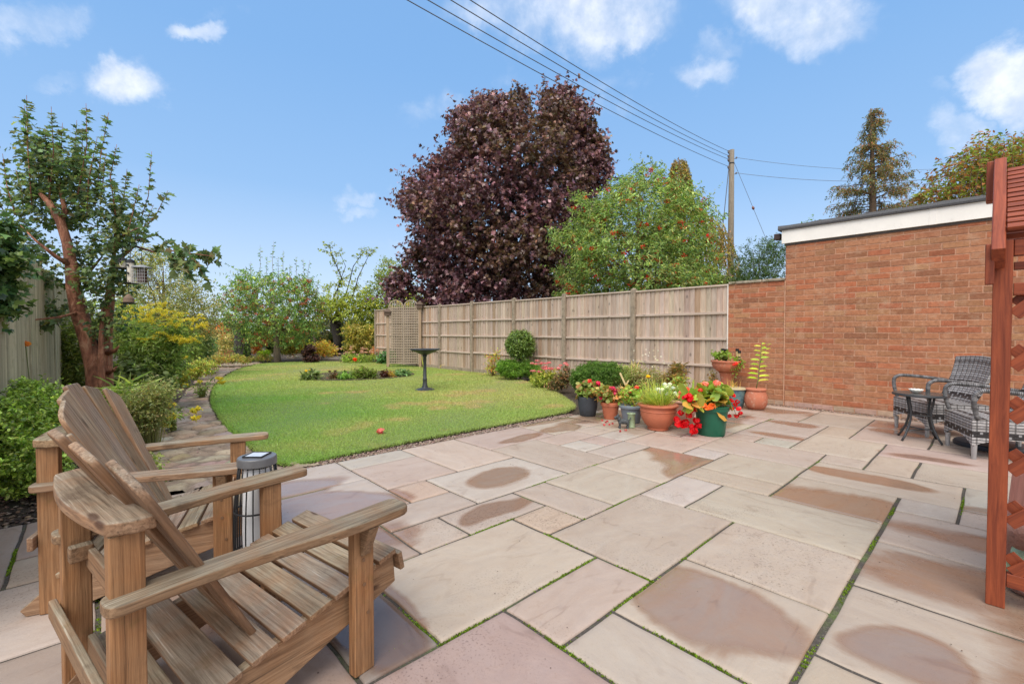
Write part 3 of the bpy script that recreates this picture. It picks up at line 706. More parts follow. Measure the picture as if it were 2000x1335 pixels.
pebbles('gravel_strip', P, .011, gp, 'thin line of gravel along the foot of the brick wall', 3)
k = 2600; P = np.stack([r.uniform(-4.5, -2.2, k), r.uniform(2.6, 3.9, k), r.uniform(-.05, -.03, k)], 1); u_, v_ = to_uv(P[:, 0], P[:, 1]); P = P[(v_ > 4.33)]
pebbles('bark_litter', P, .016, [(.10, .06, .04), (.22, .14, .09), (.32, .24, .18), (.05, .03, .02)], 'brown stones and bark litter at the foot of the box hedge', 4, cat='litter')
k = 420; uu = r.uniform(.2, 6.5, k); vv = r.uniform(-1.2, 4.2, k); P = np.stack([uu * UA[0] + vv * VA[0], uu * UA[1] + vv * VA[1], np.full(k, .002)], 1)
pebbles('patio_litter', P, .0028, [(.05, .035, .025), (.16, .10, .06), (.10, .08, .05)], 'tiny dark crumbs of soil and leaf scattered over the paving', 9, .4, 'litter')
k = 9000; P = path[0][None] * 0 + np.stack([r.uniform(path[:, 0].min(), path[:, 0].max(), k), r.uniform(path[:, 1].min(), path[:, 1].max(), k)], 1)
P = np.concatenate([P, np.full((len(P), 1), -.004)], 1); P = P[poly_in(P, path)]
pebbles('path_litter', P, .007, gp + [(.06, .04, .03)], 'small pebbles and crumbs scattered over the stone path', 6, .5, 'litter')
# ================================================================ brick garage and garden wall
WU = 8.58
def uvbox(mb, u0, u1, v0, v1, z0, z1, col=(1, 1, 1), g=False):
    vs = [W(u, v, z) for z in (z0, z1) for (u, v) in ((u0, v0), (u1, v0), (u1, v1), (u0, v1))]
    o = mb.r.random() * 10
    mb.add(vs, BOXF, col, [(v + o, u + o, z + o) for z in (z0, z1) for (u, v) in ((u0, v0), (u1, v0), (u1, v1), (u0, v1))])
bpal = [srgb(166, 112, 82), srgb(158, 104, 78), srgb(172, 120, 90), srgb(152, 98, 76), srgb(144, 96, 76), srgb(168, 110, 80), srgb(176, 126, 96)]
MORT = srgb(206, 160, 130)
def bricks(mb, u, v0, v1, z0, z1, rnd, ch=.0885, bl=.272, plinth=False, phase=0.0):
    """courses on the plane u, from v1 (far) down to v0 (near)"""
    n = int(round((z1 - z0) / ch)); h = (z1 - z0) / n
    for i in range(n):
        x = v1 - (0 if (i % 2) else bl / 2 + .005) - phase; first = True
        a = v1
        k0 = rnd.uniform(-.06, .06)
        while a > v0 + .02:
            b_ = max(v0, x); 
            if a - b_ > .02:
                c = rnd.choice(bpal); k = rnd.uniform(.94, 1.06) + k0 * .25
                c = tuple(q * .5 + w_ * .5 for q, w_ in zip(c, srgb(198, 138, 100)))
                hr = rnd.random()
                c = (c[0] * (1.0 if hr > .2 else 1.06), c[1] * (1.0 if hr > .2 else .86), c[2] * (1.0 if hr > .2 else .82)) if hr < .8 else (c[0] * .98, c[1] * 1.10, c[2] * 1.06)
                if rnd.random() < .12: c = tuple(q * .78 for q in c)
                c = tuple(q * k for q in c)
                if i == 0 and plinth: c = tuple(q * rnd.uniform(.9, 1.05) for q in srgb(196, 168, 146))
                pr = rnd.uniform(.003, .008)
                uvbox(mb, u - pr, u + .02, b_ + .0075, a - .0075, z0 + i * h + .0085, z0 + (i + 1) * h - .0085, c)
            a = b_; x -= bl + rnd.uniform(-.004, .004)
BRICK, t, b = material('brick'); oc = t.obj(); c = t.attr('col'); n = t.noise(oc, 22, 6, .7); n2 = t.noise(oc, 1.1, 4, .6); n3 = t.noise(oc, 160, 3, .6)
vs_ = t.noise(t.scale(oc, (3, 3, 40)), 2, 4, .6)
c = t.mix(t.mapr(n, .38, .62, 0, .55), c, t.mix(1.0, c, (.60, .54, .50), 'MULTIPLY'))
c = t.mix(t.mapr(vs_, .5, .7, 0, .3), c, t.mix(1.0, c, (.62, .5, .5), 'MULTIPLY'))
c = t.mix(t.mapr(n2, .4, .7, 0, .3), c, t.mix(1.0, c, (.86, .74, .72), 'MULTIPLY'))
c = t.mix(t.mapr(n3, .62, .74, 0, .35), c, (.72, .52, .40)); c = t.mix(t.mapr(t.noise(oc, 5, 5, .7), .52, .68, 0, .38), c, (.58, .38, .25))
setv(t, b.inputs['Base Color'], c); b.inputs['Roughness'].default_value = .85; b.inputs['Specular IOR Level'].default_value = .25
setv(t, b.inputs['Normal'], t.bump(t.math('ADD', n, t.math('MULTIPLY', n3, .6)), .9, .004))
WHITE = simple('painted fascia', srgb(244, 238, 228), .45, .05, 3, None, dirt=((.55, .52, .46), 4, .6, .35))
FELT = simple('roof felt', (.11, .11, .115), .9, .5, 160, (200, 1, .006), dirt=((.24, .23, .22), 220, .55, .7))
rnd = random.Random(12)
VG = px_on_u(1533.5, WU); VLOW = px_on_u(1422, WU)
gar = thing('brick_garage', W(WU, VG - 3, 0), 'flat-roofed orange brick garage with a white fascia behind the rattan chairs', 'garage')
mb = MB(1); uvbox(mb, WU, WU + 3.4, -6.0, VG, -.04, 2.74, MORT); bricks(mb, WU, -4.2, VG, .0, 2.74, rnd, plinth=True)
# quoin returns on the far end wall
for i in range(31): uvbox(mb, WU - .004, WU + (.27 if i % 2 else .13), VG - .004, VG + .006, i * .0884 + .006, (i + 1) * .0884 - .006, tuple(q * rnd.uniform(.85, 1.1) for q in rnd.choice(bpal)))
mb.build('wall', BRICK, gar, world=True)
mb = MB(); uvbox(mb, WU - .045, WU - .020, .62, VG + .06, 2.735, 2.955); uvbox(mb, WU - .045, WU - .020, -6, .612, 2.735, 2.955); uvbox(mb, WU - .048, WU - .019, .58, .66, 2.733, 2.957)
mb.build('fascia', WHITE, gar, bevel=.003, world=True)
mb = MB(); uvbox(mb, WU - .018, WU + .0, -6, VG + .02, 2.70, 2.737); mb.build('soffit_trim', simple('dark timber', (.09, .075, .065), .8), gar, world=True)
mb = MB(3)
k = 60; vs_l = np.linspace(-6, VG + .11, k)
top = [3.03 + .004 * math.sin(i * 1.3) + .003 * math.sin(i * 3.1) for i in range(k)]
P_ = []
for v, zt in zip(vs_l, top):
    P_ += [W(WU - .075, v, 2.957), W(WU - .085, v, 2.985), W(WU - .07, v, zt), W(WU + 3.5, v, zt + .06), W(WU + 3.5, v, 2.95)]
mb.add(P_, [tuple(i * 5 + a for a in q) for q in [] for i in []] + [(i * 5 + a, i * 5 + (a + 1) % 5, (i + 1) * 5 + (a + 1) % 5, (i + 1) * 5 + a) for i in range(k - 1) for a in range(5)] + [(4, 3, 2, 1, 0), tuple((k - 1) * 5 + a for a in range(5))])
mb.build('roof', FELT, gar, world=True)
mb = MB(); uvbox(mb, WU + .02, WU + .14, VG + .10, VG + .20, 2.83, 2.93); mb.build('gutter', simple('brown gutter', (.075, .04, .03), .5), gar, world=True, bevel=.01)

gw = thing('garden_wall', W(WU, (VG + VLOW) / 2, 0), 'short lower section of orange brick wall with a stone coping between fence and garage', 'wall')
mb = MB(2); uvbox(mb, WU + .004, WU + .2, VG + .004, VLOW, -.04, 2.12, MORT); bricks(mb, WU + .004, VG + .008, VLOW, .0, 2.12, rnd, phase=.1, plinth=True)
uvbox(mb, WU - .009, WU + .02, VG + .001, VG + .016, .0, 2.12, tuple(q * 1.05 for q in MORT))
mb.build('wall', BRICK, gw, world=True)
mb = MB(); 
for a, b_ in ((0, .36), (.365, .8), (.805, VLOW - VG - .005)): uvbox(mb, WU - .03, WU + .23, VG + .012 + a, VG + .005 + b_ - .008, 2.122, 2.165)
mb.build('coping', simple('coping stone', (.36, .30, .22), .9, .35, 12, (60, .6, .004), dirt=((.12, .12, .05), 9, .5, .7)), gw, bevel=.006, world=True)

# ================================================================ right fence
FWOOD = woodmat('weathered fence wood', srgb(218, 194, 174), srgb(168, 146, 128), srgb(212, 200, 190), .75, .85, .55, .75, True, 0)
CONC = simple('concrete post', srgb(158, 142, 122), .9, .22, 14, (90, .8, .004), dirt=((.16, .13, .09), 12, .5, .6))
posts = [px_on_u(p, WU) for p in (1237, 1102, 1004, 922, 859)]
fence = thing('panel_fence', W(WU, 8, 0), 'tall weathered close-board fence in bays between concrete posts, from the brick wall to the trellis', 'fence')
def fence_bay(parent, P0, P1, ztop, rnd, face, rails=(.61, 1.12, 1.6), zb=.12, mat=None, tone=1.0, gravelboard=True, bw=.105, seed=0):
    """P0,P1 ground points; face = unit vector towards the viewer"""
    P0 = np.array(P0[:2]); P1 = np.array(P1[:2]); d = P1 - P0; L = np.hypot(*d); d = d / L; f = np.array(face)
    mat = mat or FWOOD
    q3 = lambda s, o, z: (P0[0] + d[0] * s + f[0] * o, P0[1] + d[1] * s + f[1] * o, z)
    mb = MB(seed); n = int(L / bw); w = L / n
    lean = rnd.uniform(-.004, .004)
    for i in range(n):
        s = (i + .5) * w; k = tone * rnd.uniform(.80, 1.12); kk = (k * rnd.uniform(.97, 1.03), k * rnd.uniform(.96, 1.0), k * rnd.uniform(.90, 1.0))
        if rnd.random() < .12: kk = (kk[0] * .86, kk[1] * .76, kk[2] * .66)
        # feather-edged board, overlapping its neighbour
        o0, o1 = rnd.uniform(.000, .003), .011
        A = [q3(s - w * .56, o1 + .007, zb), q3(s + w * .5, o0, zb), q3(s + w * .5, o0 - .006, zb), q3(s - w * .56, o1 - .006, zb)]
        zt = ztop - .035 + rnd.uniform(-.004, .004)
        B = [(a[0], a[1], zt) for a in A]
        o = rnd.random() * 30; gs = [(a[2] + o, j * .05 + o, .0 + o) for j, a in enumerate(A)] + [(a[2] + o, j * .05 + o, o) for j, a in enumerate(B)]
        mb.add(A + B, BOXF, kk, gs)
    mb.build('board_panel', mat, parent, world=True)
    for z in rails:
        mb = MB(seed + int(z * 100)); zz = z + rnd.uniform(-.006, .006)
        k = tone * rnd.uniform(.95, 1.08)
        mb.board(q3(.01, .030, zz), q3(L - .01, .030, zz + rnd.uniform(-.01, .01)), .036, .045, (0, 0, 1), (k, k, k)); mb.build('rail', mat, parent, bevel=.003, world=True)
    mb = MB(seed + 9); k = tone * 1.05; mb.board(q3(.005, .012, ztop - .015), q3(L - .005, .012, ztop - .015), .062, .03, (0, 0, 1), (k, k, k)); mb.build('capping_rail', mat, parent, bevel=.003, world=True)
    if gravelboard:
        mb = MB(seed + 5); mb.board(q3(.0, .008, zb / 2 - .02), q3(L, .008, zb / 2 - .02), .03, zb + .04, (0, 0, 1)); mb.build('gravel_board', CONC, parent, bevel=.003, world=True)
rnd = random.Random(5)
NF = (-UA[0], -UA[1])
ends = [VLOW + .012] + posts + [px_on_u(813, WU)]
for i in range(len(ends) - 1):
    a, b_ = ends[i] + (.055 if i else 0), ends[i + 1] - .055
    fence_bay(fence, W(WU + .03, a), W(WU + .03, b_), 2.13 + [0, .012, .0, .015, .01, .02, 0][i], rnd, NF, seed=40 + i)
for i, v in enumerate(posts + [px_on_u(812.5, WU)]):
    mb = MB(i); uvbox(mb, WU - .045, WU + .06, v - .05, v + .05, -.05, 2.17 + .015 * (i % 2)); mb.add([W(WU - .045, v - .05, 2.17 + .015 * (i % 2) + .0), W(WU + .06, v - .05, 2.17 + .015 * (i % 2)), W(WU + .06, v + .05, 2.17 + .015 * (i % 2)), W(WU - .045, v + .05, 2.17 + .015 * (i % 2)), W(WU + .008, v, 2.205)], [(0, 1, 4), (1, 2, 4), (2, 3, 4), (3, 0, 4)])
    mb.build('post', CONC, fence, bevel=.008, world=True)
mb = MB(); uvbox(mb, WU - .02, WU + .03, VLOW + .001, VLOW + .012, 0, 2.13); mb.build('edge_trim', WHITE, fence, world=True)
# farther run of the same fence, beyond the trellis
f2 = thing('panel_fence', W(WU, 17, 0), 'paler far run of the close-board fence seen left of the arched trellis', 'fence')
e2 = [px_on_u(p, WU) for p in (812, 768, 734)]
for i in range(2): fence_bay(f2, W(WU + .03, e2[i] + .05), W(WU + .03, e2[i + 1] - .05), 2.16, rnd, NF, seed=60 + i, tone=(.40, 1.12)[i])  # first bay's boards darkened to paint in the shade behind the trellis
for i in (1, 2):
    mb = MB(i); uvbox(mb, WU - .045, WU + .06, e2[i] - .05, e2[i] + .05, -.05, 2.16); mb.build('post', CONC, f2, bevel=.008, world=True)
mb = MB()

# arched lattice screen with its two posts
TW = woodmat('grey trellis wood', srgb(188, 168, 146), srgb(152, 134, 114), srgb(180, 168, 152), .8, .85, .8, .7, False, .25)
dT = 15.9
tr = thing('trellis_screen', gnd(790, 700), 'grey square-lattice trellis screen with two arched tops and short capped posts', 'trellis')
xl, xr = at(760, 650, dT)[0], at(817, 650, dT)[0]; xm = (xl + xr) / 2
mb = MB(3)
for (a, b_) in ((xl, xm - .012), (xm + .012, xr)):
    w = b_ - a; cx = (a + b_) / 2; zt = 2.12
    n = 8
    for i in range(n + 1):
        x = a + w * i / n; zz = zt + math.sqrt(max(0, (w / 2) ** 2 - (x - cx) ** 2)) * .98
        mb.board((x, dT + .012, .12), (x, dT + .012, zz), .024, .014, (0, 1, 0))
    for k in range(23):
        z = .15 + k * .0885
        mb.board((a, dT, z), (b_, dT, z + .0), .014, .030, (0, 0, 1))
    arc = [(cx + math.cos(q) * w / 2, dT + .006, zt + math.sin(q) * w / 2 * .98) for q in np.linspace(0, math.pi, 14)]
    for p, q in zip(arc[:-1], arc[1:]): mb.board(p, q, .032, .03, (0, 0, 1) if abs(p[0] - cx) < w * .4 else (1, 0, 0))
    for x in (a, b_): mb.board((x, dT, .1), (x, dT, zt), .03, .028, (0, 1, 0))
mb.build('lattice', TW, tr, world=True)
for x, hz in ((xl - .05, 1.98), (xr + .06, 2.24)):
    mb = MB(int(hz * 10)); mb.board((x, dT + .02, -.05), (x, dT + .02, hz), .085, .085, (0, 1, 0), (.95, .85, .75)); p = mb.build('post', TW, tr, bevel=.004, world=True)
    mb = MB(1); h = hz; mb.box((x - .1, dT - .08, h - .16), (x + .1, dT + .12, h - .03)); 
    mb.add([(x - .13, dT - .11, h - .03), (x + .13, dT - .11, h - .03), (x + .13, dT + .15, h - .03), (x - .13, dT + .15, h - .03), (x, dT + .02, h + .12)], [(0, 3, 2, 1), (0, 1, 4), (1, 2, 4), (2, 3, 4), (3, 0, 4)])
    mb.build('post_cap', woodmat('brown cap', (.15, .10, .07), (.08, .05, .035)), tr, bevel=.004, world=True)

# ================================================================ left fence of narrow upright slats
A0 = np.array([-4.49, 4.07]); dF = norm(np.array([-2.2, 2.6])); nF = np.array([dF[1], -dF[0]])
lf = thing('slatted_fence', (-5.5, 5.3, 0), 'tall grey-green fence of narrow upright half-round slats behind the left tree', 'fence')
LW = woodmat('greenish old timber', srgb(208, 196, 170), srgb(156, 148, 120), srgb(200, 194, 174), .8, .9, .7, .9, False, .4)
rnd = random.Random(8)
for pi, (s0, s1) in enumerate(((-3.2, -1.35), (-1.30, .55), (.60, 2.45), (2.50, 4.35), (4.4, 6.25), (6.3, 8.15))):
    mb = MB(pi); n = int((s1 - s0) / .052)
    for i in range(n):
        s = s0 + (i + .5) * (s1 - s0) / n; p = A0 + dF * s; k = rnd.uniform(.72, 1.15); zt = 2.0 + rnd.uniform(-.012, .012)
        pts = [(p[0] + nF[0] * .0, p[1] + nF[1] * .0, z) for z in (.04, zt)]
        mb.tube(pts, [.024, .023], 6, (k, k * .99, k * .93))
    # reorient grain: tube already stores length first
    mb.build('slat_panel', LW, lf, world=True)
    for z in (.35, 1.05, 1.8):
        mb = MB(pi); a = A0 + dF * s0 - nF * .035; b_ = A0 + dF * s1 - nF * .035; mb.board((*a, z), (*b_, z), .03, .06, (0, 0, 1)); mb.build('rail', LW, lf, world=True)
    mb = MB(pi); p = A0 + dF * (s0 - .03); mb.board((*p, -.05), (*p, 2.03), .08, .08, (*nF, 0), (.9, .9, .85)); mb.build('post', LW, lf, bevel=.004, world=True)

# ================================================================ timber arbour at the right edge
AW = woodmat('red brown stained wood', srgb(162, 82, 50), srgb(108, 48, 30), None, 0, .5, 1.0, 1.0, False, 0, .0008)
u0, v0 = to_uv(*gnd(1943, 1178)[:2])
arb = thing('garden_arbour', W(u0, v0, 0), 'red-brown stained timber arbour with slatted roof and crossed lattice side at the right edge', 'arbour')
def B(mb, p, q, w, t, up, col=(1, 1, 1), w1=None): mb.board(W(*p), W(*q), w, t, up, col, w1)
UV3 = (UA[0], UA[1], 0); VV3 = (VA[0], VA[1], 0)
LEN = 1.55
for (du, dv) in ((0, 0), (.95, 0), (0, -LEN), (.95, -LEN)):
    mb = MB(int(du * 7 - dv)); B(mb, (u0 + du, v0 + dv, 0), (u0 + du, v0 + dv, 1.66), .062, .062, UV3); mb.build('post', AW, arb, bevel=.004, world=True)
mb = MB(7); B(mb, (u0 + .045, v0 + .012, .06), (u0 + .045, v0 + .012, 1.62), .02, .03, UV3, (.9, .9, .9)); mb.build('edge_strip', AW, arb, bevel=.002, world=True)
for (z, h, off) in ((1.625, .07, 0.002), (1.44, .055, -.002), (.13, .062, .0)):
    mb = MB(int(z * 10)); B(mb, (u0 + off, v0 - .033, z), (u0 + off, v0 - LEN + .033, z), .04, h, (0, 0, 1)); mb.build('rail', AW, arb, bevel=.003, world=True)
mb = MB(17); B(mb, (u0 + .01, v0 - .033, 1.545), (u0 + .01, v0 - LEN, 1.545), .03, .035, (0, 0, 1), (.55, .5, .45)); mb.build('rail', AW, arb, bevel=.003, world=True)
# crossed laths in two layers, clipped to the frame
za, zb_, sp, lw_ = .165, 1.41, .235, .052
for layer, sg in ((-.012, 1), (.012, -1)):
    mb = MB(layer * 100)
    for k in range(-12, 14):
        s = k * sp + (.05 if sg > 0 else .11)
        pts = []
        for i in range(2):
            pass
        # line: dv = s + sg*(z-za)  (45 degrees); dv runs away from the post
        lo, hi = za, zb_
        zs = sorted([((.036 - s) / sg + za), ((LEN - .036 - s) / sg + za)])
        lo, hi = max(lo, zs[0]), min(hi, zs[1])
        if hi - lo < .04: continue
        B(mb, (u0 + layer, v0 - (s + sg * (lo - za)), lo), (u0 + layer, v0 - (s + sg * (hi - za)), hi), lw_, .010, UV3, (rnd.uniform(.88, 1.08),) * 3)
    mb.build('lattice', AW, arb, bevel=.0015, world=True)
# slatted pitched roof
z_e, z_r, ur = 1.70, 2.10, .50
for side in (0, 1):
    mb = MB(30 + side); n = 13
    for i in range(n):
        s = (i + .5) / n
        u = u0 - .06 + s * (ur + .06) if side == 0 else u0 + .95 + .06 - s * (.95 + .06 - ur)
        z = z_e + s * (z_r - z_e) - .0
        nrm_ = norm(np.array([-(z_r - z_e), 0, ur + .06])) if side == 0 else norm(np.array([(z_r - z_e), 0, ur + .06]))
        up = (UA[0] * nrm_[0], UA[1] * nrm_[0], nrm_[2]); k = rnd.uniform(.9, 1.12)
        B(mb, (u, v0 - .01, z), (u, v0 - LEN, z), .038, .020, up, (k, k * .98, k * .96))
    mb.build('roof_slats', AW, arb, bevel=.002, world=True)
for v in (v0 + .015, v0 - LEN - .03):
    for side in (0, 1):
        mb = MB(40 + side); a = (u0 - .11, v, z_e - .13) if side == 0 else (u0 + 1.06, v, z_e - .13)
        B(mb, a, (u0 + ur, v, z_r + .02), .045, .11, (0, 0, 1), (1.08, 1.0, .96)); mb.build('barge_board', AW, arb, bevel=.006, world=True)
mb = MB(51); B(mb, (u0 + ur, v0 + .045, z_r + .05), (u0 + ur, v0 + .045, z_r - .16), .04, .08, UV3); mb.build('finial', AW, arb, bevel=.006, world=True)
mb = MB(52); B(mb, (u0 - .09, v0 + .04, z_e - .06), (u0 - .09, v0 + .04, z_e - .24), .03, .03, UV3, (.9, .9, .9)); mb.build('drop_strip', AW, arb, bevel=.004, world=True)
# bench inside
mb = MB(60)
for k in range(4): B(mb, (u0 + .42 + k * .1, v0 - .12, .44), (u0 + .42 + k * .1, v0 - LEN + .1, .44), .085, .022, (0, 0, 1))
mb.build('seat', AW, arb, bevel=.003, world=True)
PINKW = woodmat('faded pink board', srgb(206, 150, 136), srgb(180, 122, 110), None, 0, .7)
mb = MB(61); B(mb, (u0 + .46, v0 - .06, .03), (u0 + .40, v0 - .10, .62), .085, .022, UV3); mb.build('prop_board', PINKW, arb, bevel=.003, world=True)

# ================================================================ adirondack chairs
def chairwood():
    m, t, b = material('weathered chair wood'); g = t.attr('gr', 'Vector'); oc = t.obj()
    n1 = t.noise(t.scale(g, (1.9, 52, 52)), 1.6, 7, .66, .6); n2 = t.noise(t.scale(g, (2.2, 90, 90)), 1, 4, .7); n3 = t.noise(t.scale(g, (3, 8, 8)), 1.4, 5, .65, .5); big = t.noise(oc, 5.5, 6, .65)
    c = t.mix(t.mapr(n1, .32, .70, 0, 1), srgb(178, 128, 84), srgb(120, 82, 52))
    c = t.mix(t.mapr(n3, .45, .7, 0, .6), c, srgb(122, 86, 58))
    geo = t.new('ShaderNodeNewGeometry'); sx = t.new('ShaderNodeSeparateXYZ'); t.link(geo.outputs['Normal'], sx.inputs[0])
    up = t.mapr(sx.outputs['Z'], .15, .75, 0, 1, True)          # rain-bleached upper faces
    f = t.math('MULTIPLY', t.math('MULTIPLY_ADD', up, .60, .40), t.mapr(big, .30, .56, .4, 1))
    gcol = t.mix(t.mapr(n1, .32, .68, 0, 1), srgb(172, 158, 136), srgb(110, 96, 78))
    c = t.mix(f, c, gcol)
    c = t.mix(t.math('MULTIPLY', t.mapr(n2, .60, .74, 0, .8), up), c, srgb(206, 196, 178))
    c = t.mix(t.mapr(n2, .30, .42, .75, 0), c, srgb(66, 50, 38))
    c = t.mix(t.mapr(big, .60, .72, 0, .6), c, srgb(82, 64, 50))
    gn = t.noise(oc, 9, 5, .7); c = t.mix(t.mapr(gn, .60, .76, 0, .35), c, srgb(104, 104, 58))
    vo = t.new('ShaderNodeTexVoronoi'); vo.inputs['Scale'].default_value = 1; t.link(t.scale(g, (2.6, 9, 7)), vo.inputs['Vector'])
    c = t.mix(t.mapr(vo.outputs['Distance'], .05, .13, .8, 0, True), c, srgb(70, 44, 30))
    c = t.mix(1.0, c, t.attr('col'), 'MULTIPLY'); setv(t, b.inputs['Base Color'], c); setv(t, b.inputs['Roughness'], t.mapr(n3, .3, .7, .55, .85)); b.inputs['Specular IOR Level'].default_value = .35
    setv(t, b.inputs['Normal'], t.bump(t.math('ADD', n1, t.math('MULTIPLY', n2, .9)), 1, .0024)); return m
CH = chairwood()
def arc_out(pts_in, n=0): return pts_in
def rounded(pts, r, n=4):
    out = []; m = len(pts)
    for i in range(m):
        p = np.array(pts[i], float); a = np.array(pts[i - 1], float); b_ = np.array(pts[(i + 1) % m], float)
        da = a - p; db = b_ - p; la = np.hypot(*da); lb = np.hypot(*db); rr = min(r[i] if hasattr(r, '__len__') else r, la * .48, lb * .48)
        if rr < 1e-4: out.append(tuple(p)); continue
        A_ = p + da / la * rr; B_ = p + db / lb * rr
        for k in range(n + 1):
            s = k / n; out.append(tuple(A_ * (1 - s) ** 2 + 2 * p * s * (1 - s) + B_ * s * s))
    return out
def make_chair(loc, facing, label, tone=1.0, rec=.595, drop=.018):
    LEGC = (1.0, .86, .70)
    rz = math.atan2(-facing[0], facing[1])
    c = thing('garden_armchair', loc, label, 'garden chair', 'slatted timber armchairs on the patio', rz)
    rn = random.Random(len(label))
    tn = lambda: (lambda k: (k, k * rn.uniform(.96, 1.02) * (1 + (tone - 1) * .25), k * rn.uniform(.92, 1.04) * (1 + (tone - 1) * .5)))(rn.uniform(.72, 1.02) * tone)
    for s in (-1, 1):
        mb = MB(rn.randint(0, 99)); out = [(.435, .365), (.445, .235), (-.30, .0), (-.49, .0), (-.51, .03), (-.37, .155)]
        mb.prism(out, yz(s * .285 - .0175), .035, tn()); mb.build('side_rail', CH, c, bevel=.005)
        mb = MB(rn.randint(0, 99)); mb.board((s * .345, .255, 0), (s * .345, .255, .553), .082, .042, (1, 0, 0), LEGC); l = mb.build('leg', CH, c, bevel=.005)
        mb = MB(5)
        for z in (.33, .42, .22):
            mb = MB(5); mb.tube([(s * .3672, .255 + (z * 77 % 1 - .5) * .03, z), (s * .3688, .255 + (z * 77 % 1 - .5) * .03, z)], .007, 10); mb.build('screw', SCREW, l)
        mb = MB(rn.randint(0, 99)); mb.board((s * .292, -.405, 0), (s * .292, -.405, .742), .074, .045, (1, 0, 0), LEGC); mb.build('leg', CH, c, bevel=.005)
        # arm, narrower at the back
        f, bk = .372 * s, .318 * s
        out = rounded([(f - .062 * s, .425), (f + .062 * s, .425), (f + .062 * s, .20), (bk + .046 * s, -.20), (bk + .045 * s, -.458), (bk - .045 * s, -.458), (bk - .042 * s, -.2), (f - .060 * s, .15)], [.035, .06, .1, .15, .035, .035, .1, .15])
        if s < 0: out = out[::-1]
        mb = MB(rn.randint(0, 99)); mb.prism(out, xy(.555), .032, tn(), grain=1); mb.build('arm', CH, c, bevel=.007, seg=3)
        x0 = s * .3685
        mb = MB(rn.randint(0, 99)); a, b_ = sorted((x0, x0 + s * .058))
        mb.add([(x0, .235, .553), (x0 + s * .06, .235, .553), (x0 + s * .008, .235, .44), (x0, .235, .44), (x0, .275, .553), (x0 + s * .06, .275, .553), (x0 + s * .008, .275, .44), (x0, .275, .44)],
               [(0, 1, 2, 3), (7, 6, 5, 4), (0, 4, 5, 1), (1, 5, 6, 2), (2, 6, 7, 3), (3, 7, 4, 0)] if s < 0 else [(3, 2, 1, 0), (4, 5, 6, 7), (1, 5, 4, 0), (2, 6, 5, 1), (3, 7, 6, 2), (0, 4, 7, 3)], tn())
        mb.build('bracket', CH, c, bevel=.003)
        mb = MB(rn.randint(0, 99)); mb.box((*sorted((s * .262, s * .225))[:1], -.43, .50), (max(s * .262, s * .225), -.37, .553), tn()); mb.build('bracket', CH, c, bevel=.006)
    ztop = lambda y: .365 + (y - .435) * .261 + .002
    for i, y in enumerate((.385, .292, .199, .106, .013, -.080, -.20, -.325)):
        w = .082 if i < 6 else .112
        n = norm(np.array([0, -.261, 1.0])); z = ztop(y) + .012
        mb = MB(rn.randint(0, 99)); k = tn(); mb.board((-.332, y, z), (.332, y, z), w, .022, tuple(n), k); mb.build('seat_slat', CH, c, bevel=.004)
    mb = MB(9); mb.board((-.332, .452, .325), (.332, .452, .325), .075, .022, (0, .97, .2), tn()); mb.build('seat_slat', CH, c, bevel=.004)
    # fan back
    bdir = norm(np.array([0, -rec, 1.0])); bn = norm(np.cross(bdir, (1, 0, 0)))  # frame for each slat
    for i in range(-2, 3):
        zt = (.992, .960, .915)[abs(i)] - drop; b0 = np.array([i * .086, -.068, .24]); L = (zt - .24) / bdir[2]
        b1 = b0 + bdir * L + np.array([i * .069, .034 * (i / 2) ** 2, 0]); dd_ = norm(b1 - b0); L = np.linalg.norm(b1 - b0); rx = norm(np.cross(dd_, bn)); 
        nx = np.cross(rx, dd_)
        M = Matrix(((rx[0], dd_[0], nx[0], b0[0]), (rx[1], dd_[1], nx[1], b0[1]), (rx[2], dd_[2], nx[2], b0[2]), (0, 0, 0, 1)))
        wb, wt = .040, .0715
        sgn = 1 if rx[0] > 0 else -1
        tilt = -i * .012 * sgn; oc_ = .055 if abs(i) == 2 else .022; ri_ = i * sgn > 0
        out = rounded([(-wb, 0), (wb, 0), (wt, L * .75), (wt, L - .012 + tilt), (-wt, L - .012 - tilt), (-wt, L * .75)], [0, 0, .1, oc_ if ri_ or i == 0 else .018, .018 if ri_ or i == 0 else oc_, .1])
        mb = MB(rn.randint(0, 99)); mb.prism(out, M, .022, tn(), grain=1); mb.build('back_slat', CH, c, bevel=.005)
    out = [(-.375, -.345)] + [(x, -.345 - .0) for x in ()] + [(.375, -.345)]
    out = [(x, -.345 - .030 * math.cos(x / .325 * 1.5)) for x in np.linspace(-.325, .325, 9)] + [(.345, -.35), (.35, -.395)] + [(x, -.435 - .045 * math.cos(x / .33 * 1.3)) for x in np.linspace(.32, -.32, 13)] + [(-.35, -.395), (-.345, -.35)]
    mb = MB(4); M_ = xy(.744); mb.prism(out, M_, .038, tn(), grain=0); mb.build('back_brace', CH, c, bevel=.008, seg=3)
    for z, y in ((.50, -.375), (.20, -.375)):
        mb = MB(rn.randint(0, 99)); mb.board((-.262, y, z), (.262, y, z), .022, .07, (0, 0, 1), tn()); mb.build('stretcher', CH, c, bevel=.005)
    mb = MB(rn.randint(0, 99)); mb.board((-.345, -.455, .33), (.345, -.455, .33), .022, .06, (0, 0, 1), tn()); mb.build('stretcher', CH, c, bevel=.005)
    mb = MB(rn.randint(0, 99)); mb.board((-.266, .40, .28), (.266, .40, .28), .022, .09, (0, 0, 1), tn()); mb.build('stretcher', CH, c, bevel=.005)
    return c
DARKM = simple('dark metal', (.03, .03, .032), .45, .2, 20, None, metal=.3)
SCREW = simple('old screw', srgb(120, 88, 62), .6)
make_chair((-.985, 1.643, 0), (.597, .802), 'nearest weathered wooden armchair, its right arm reaching towards the viewer')
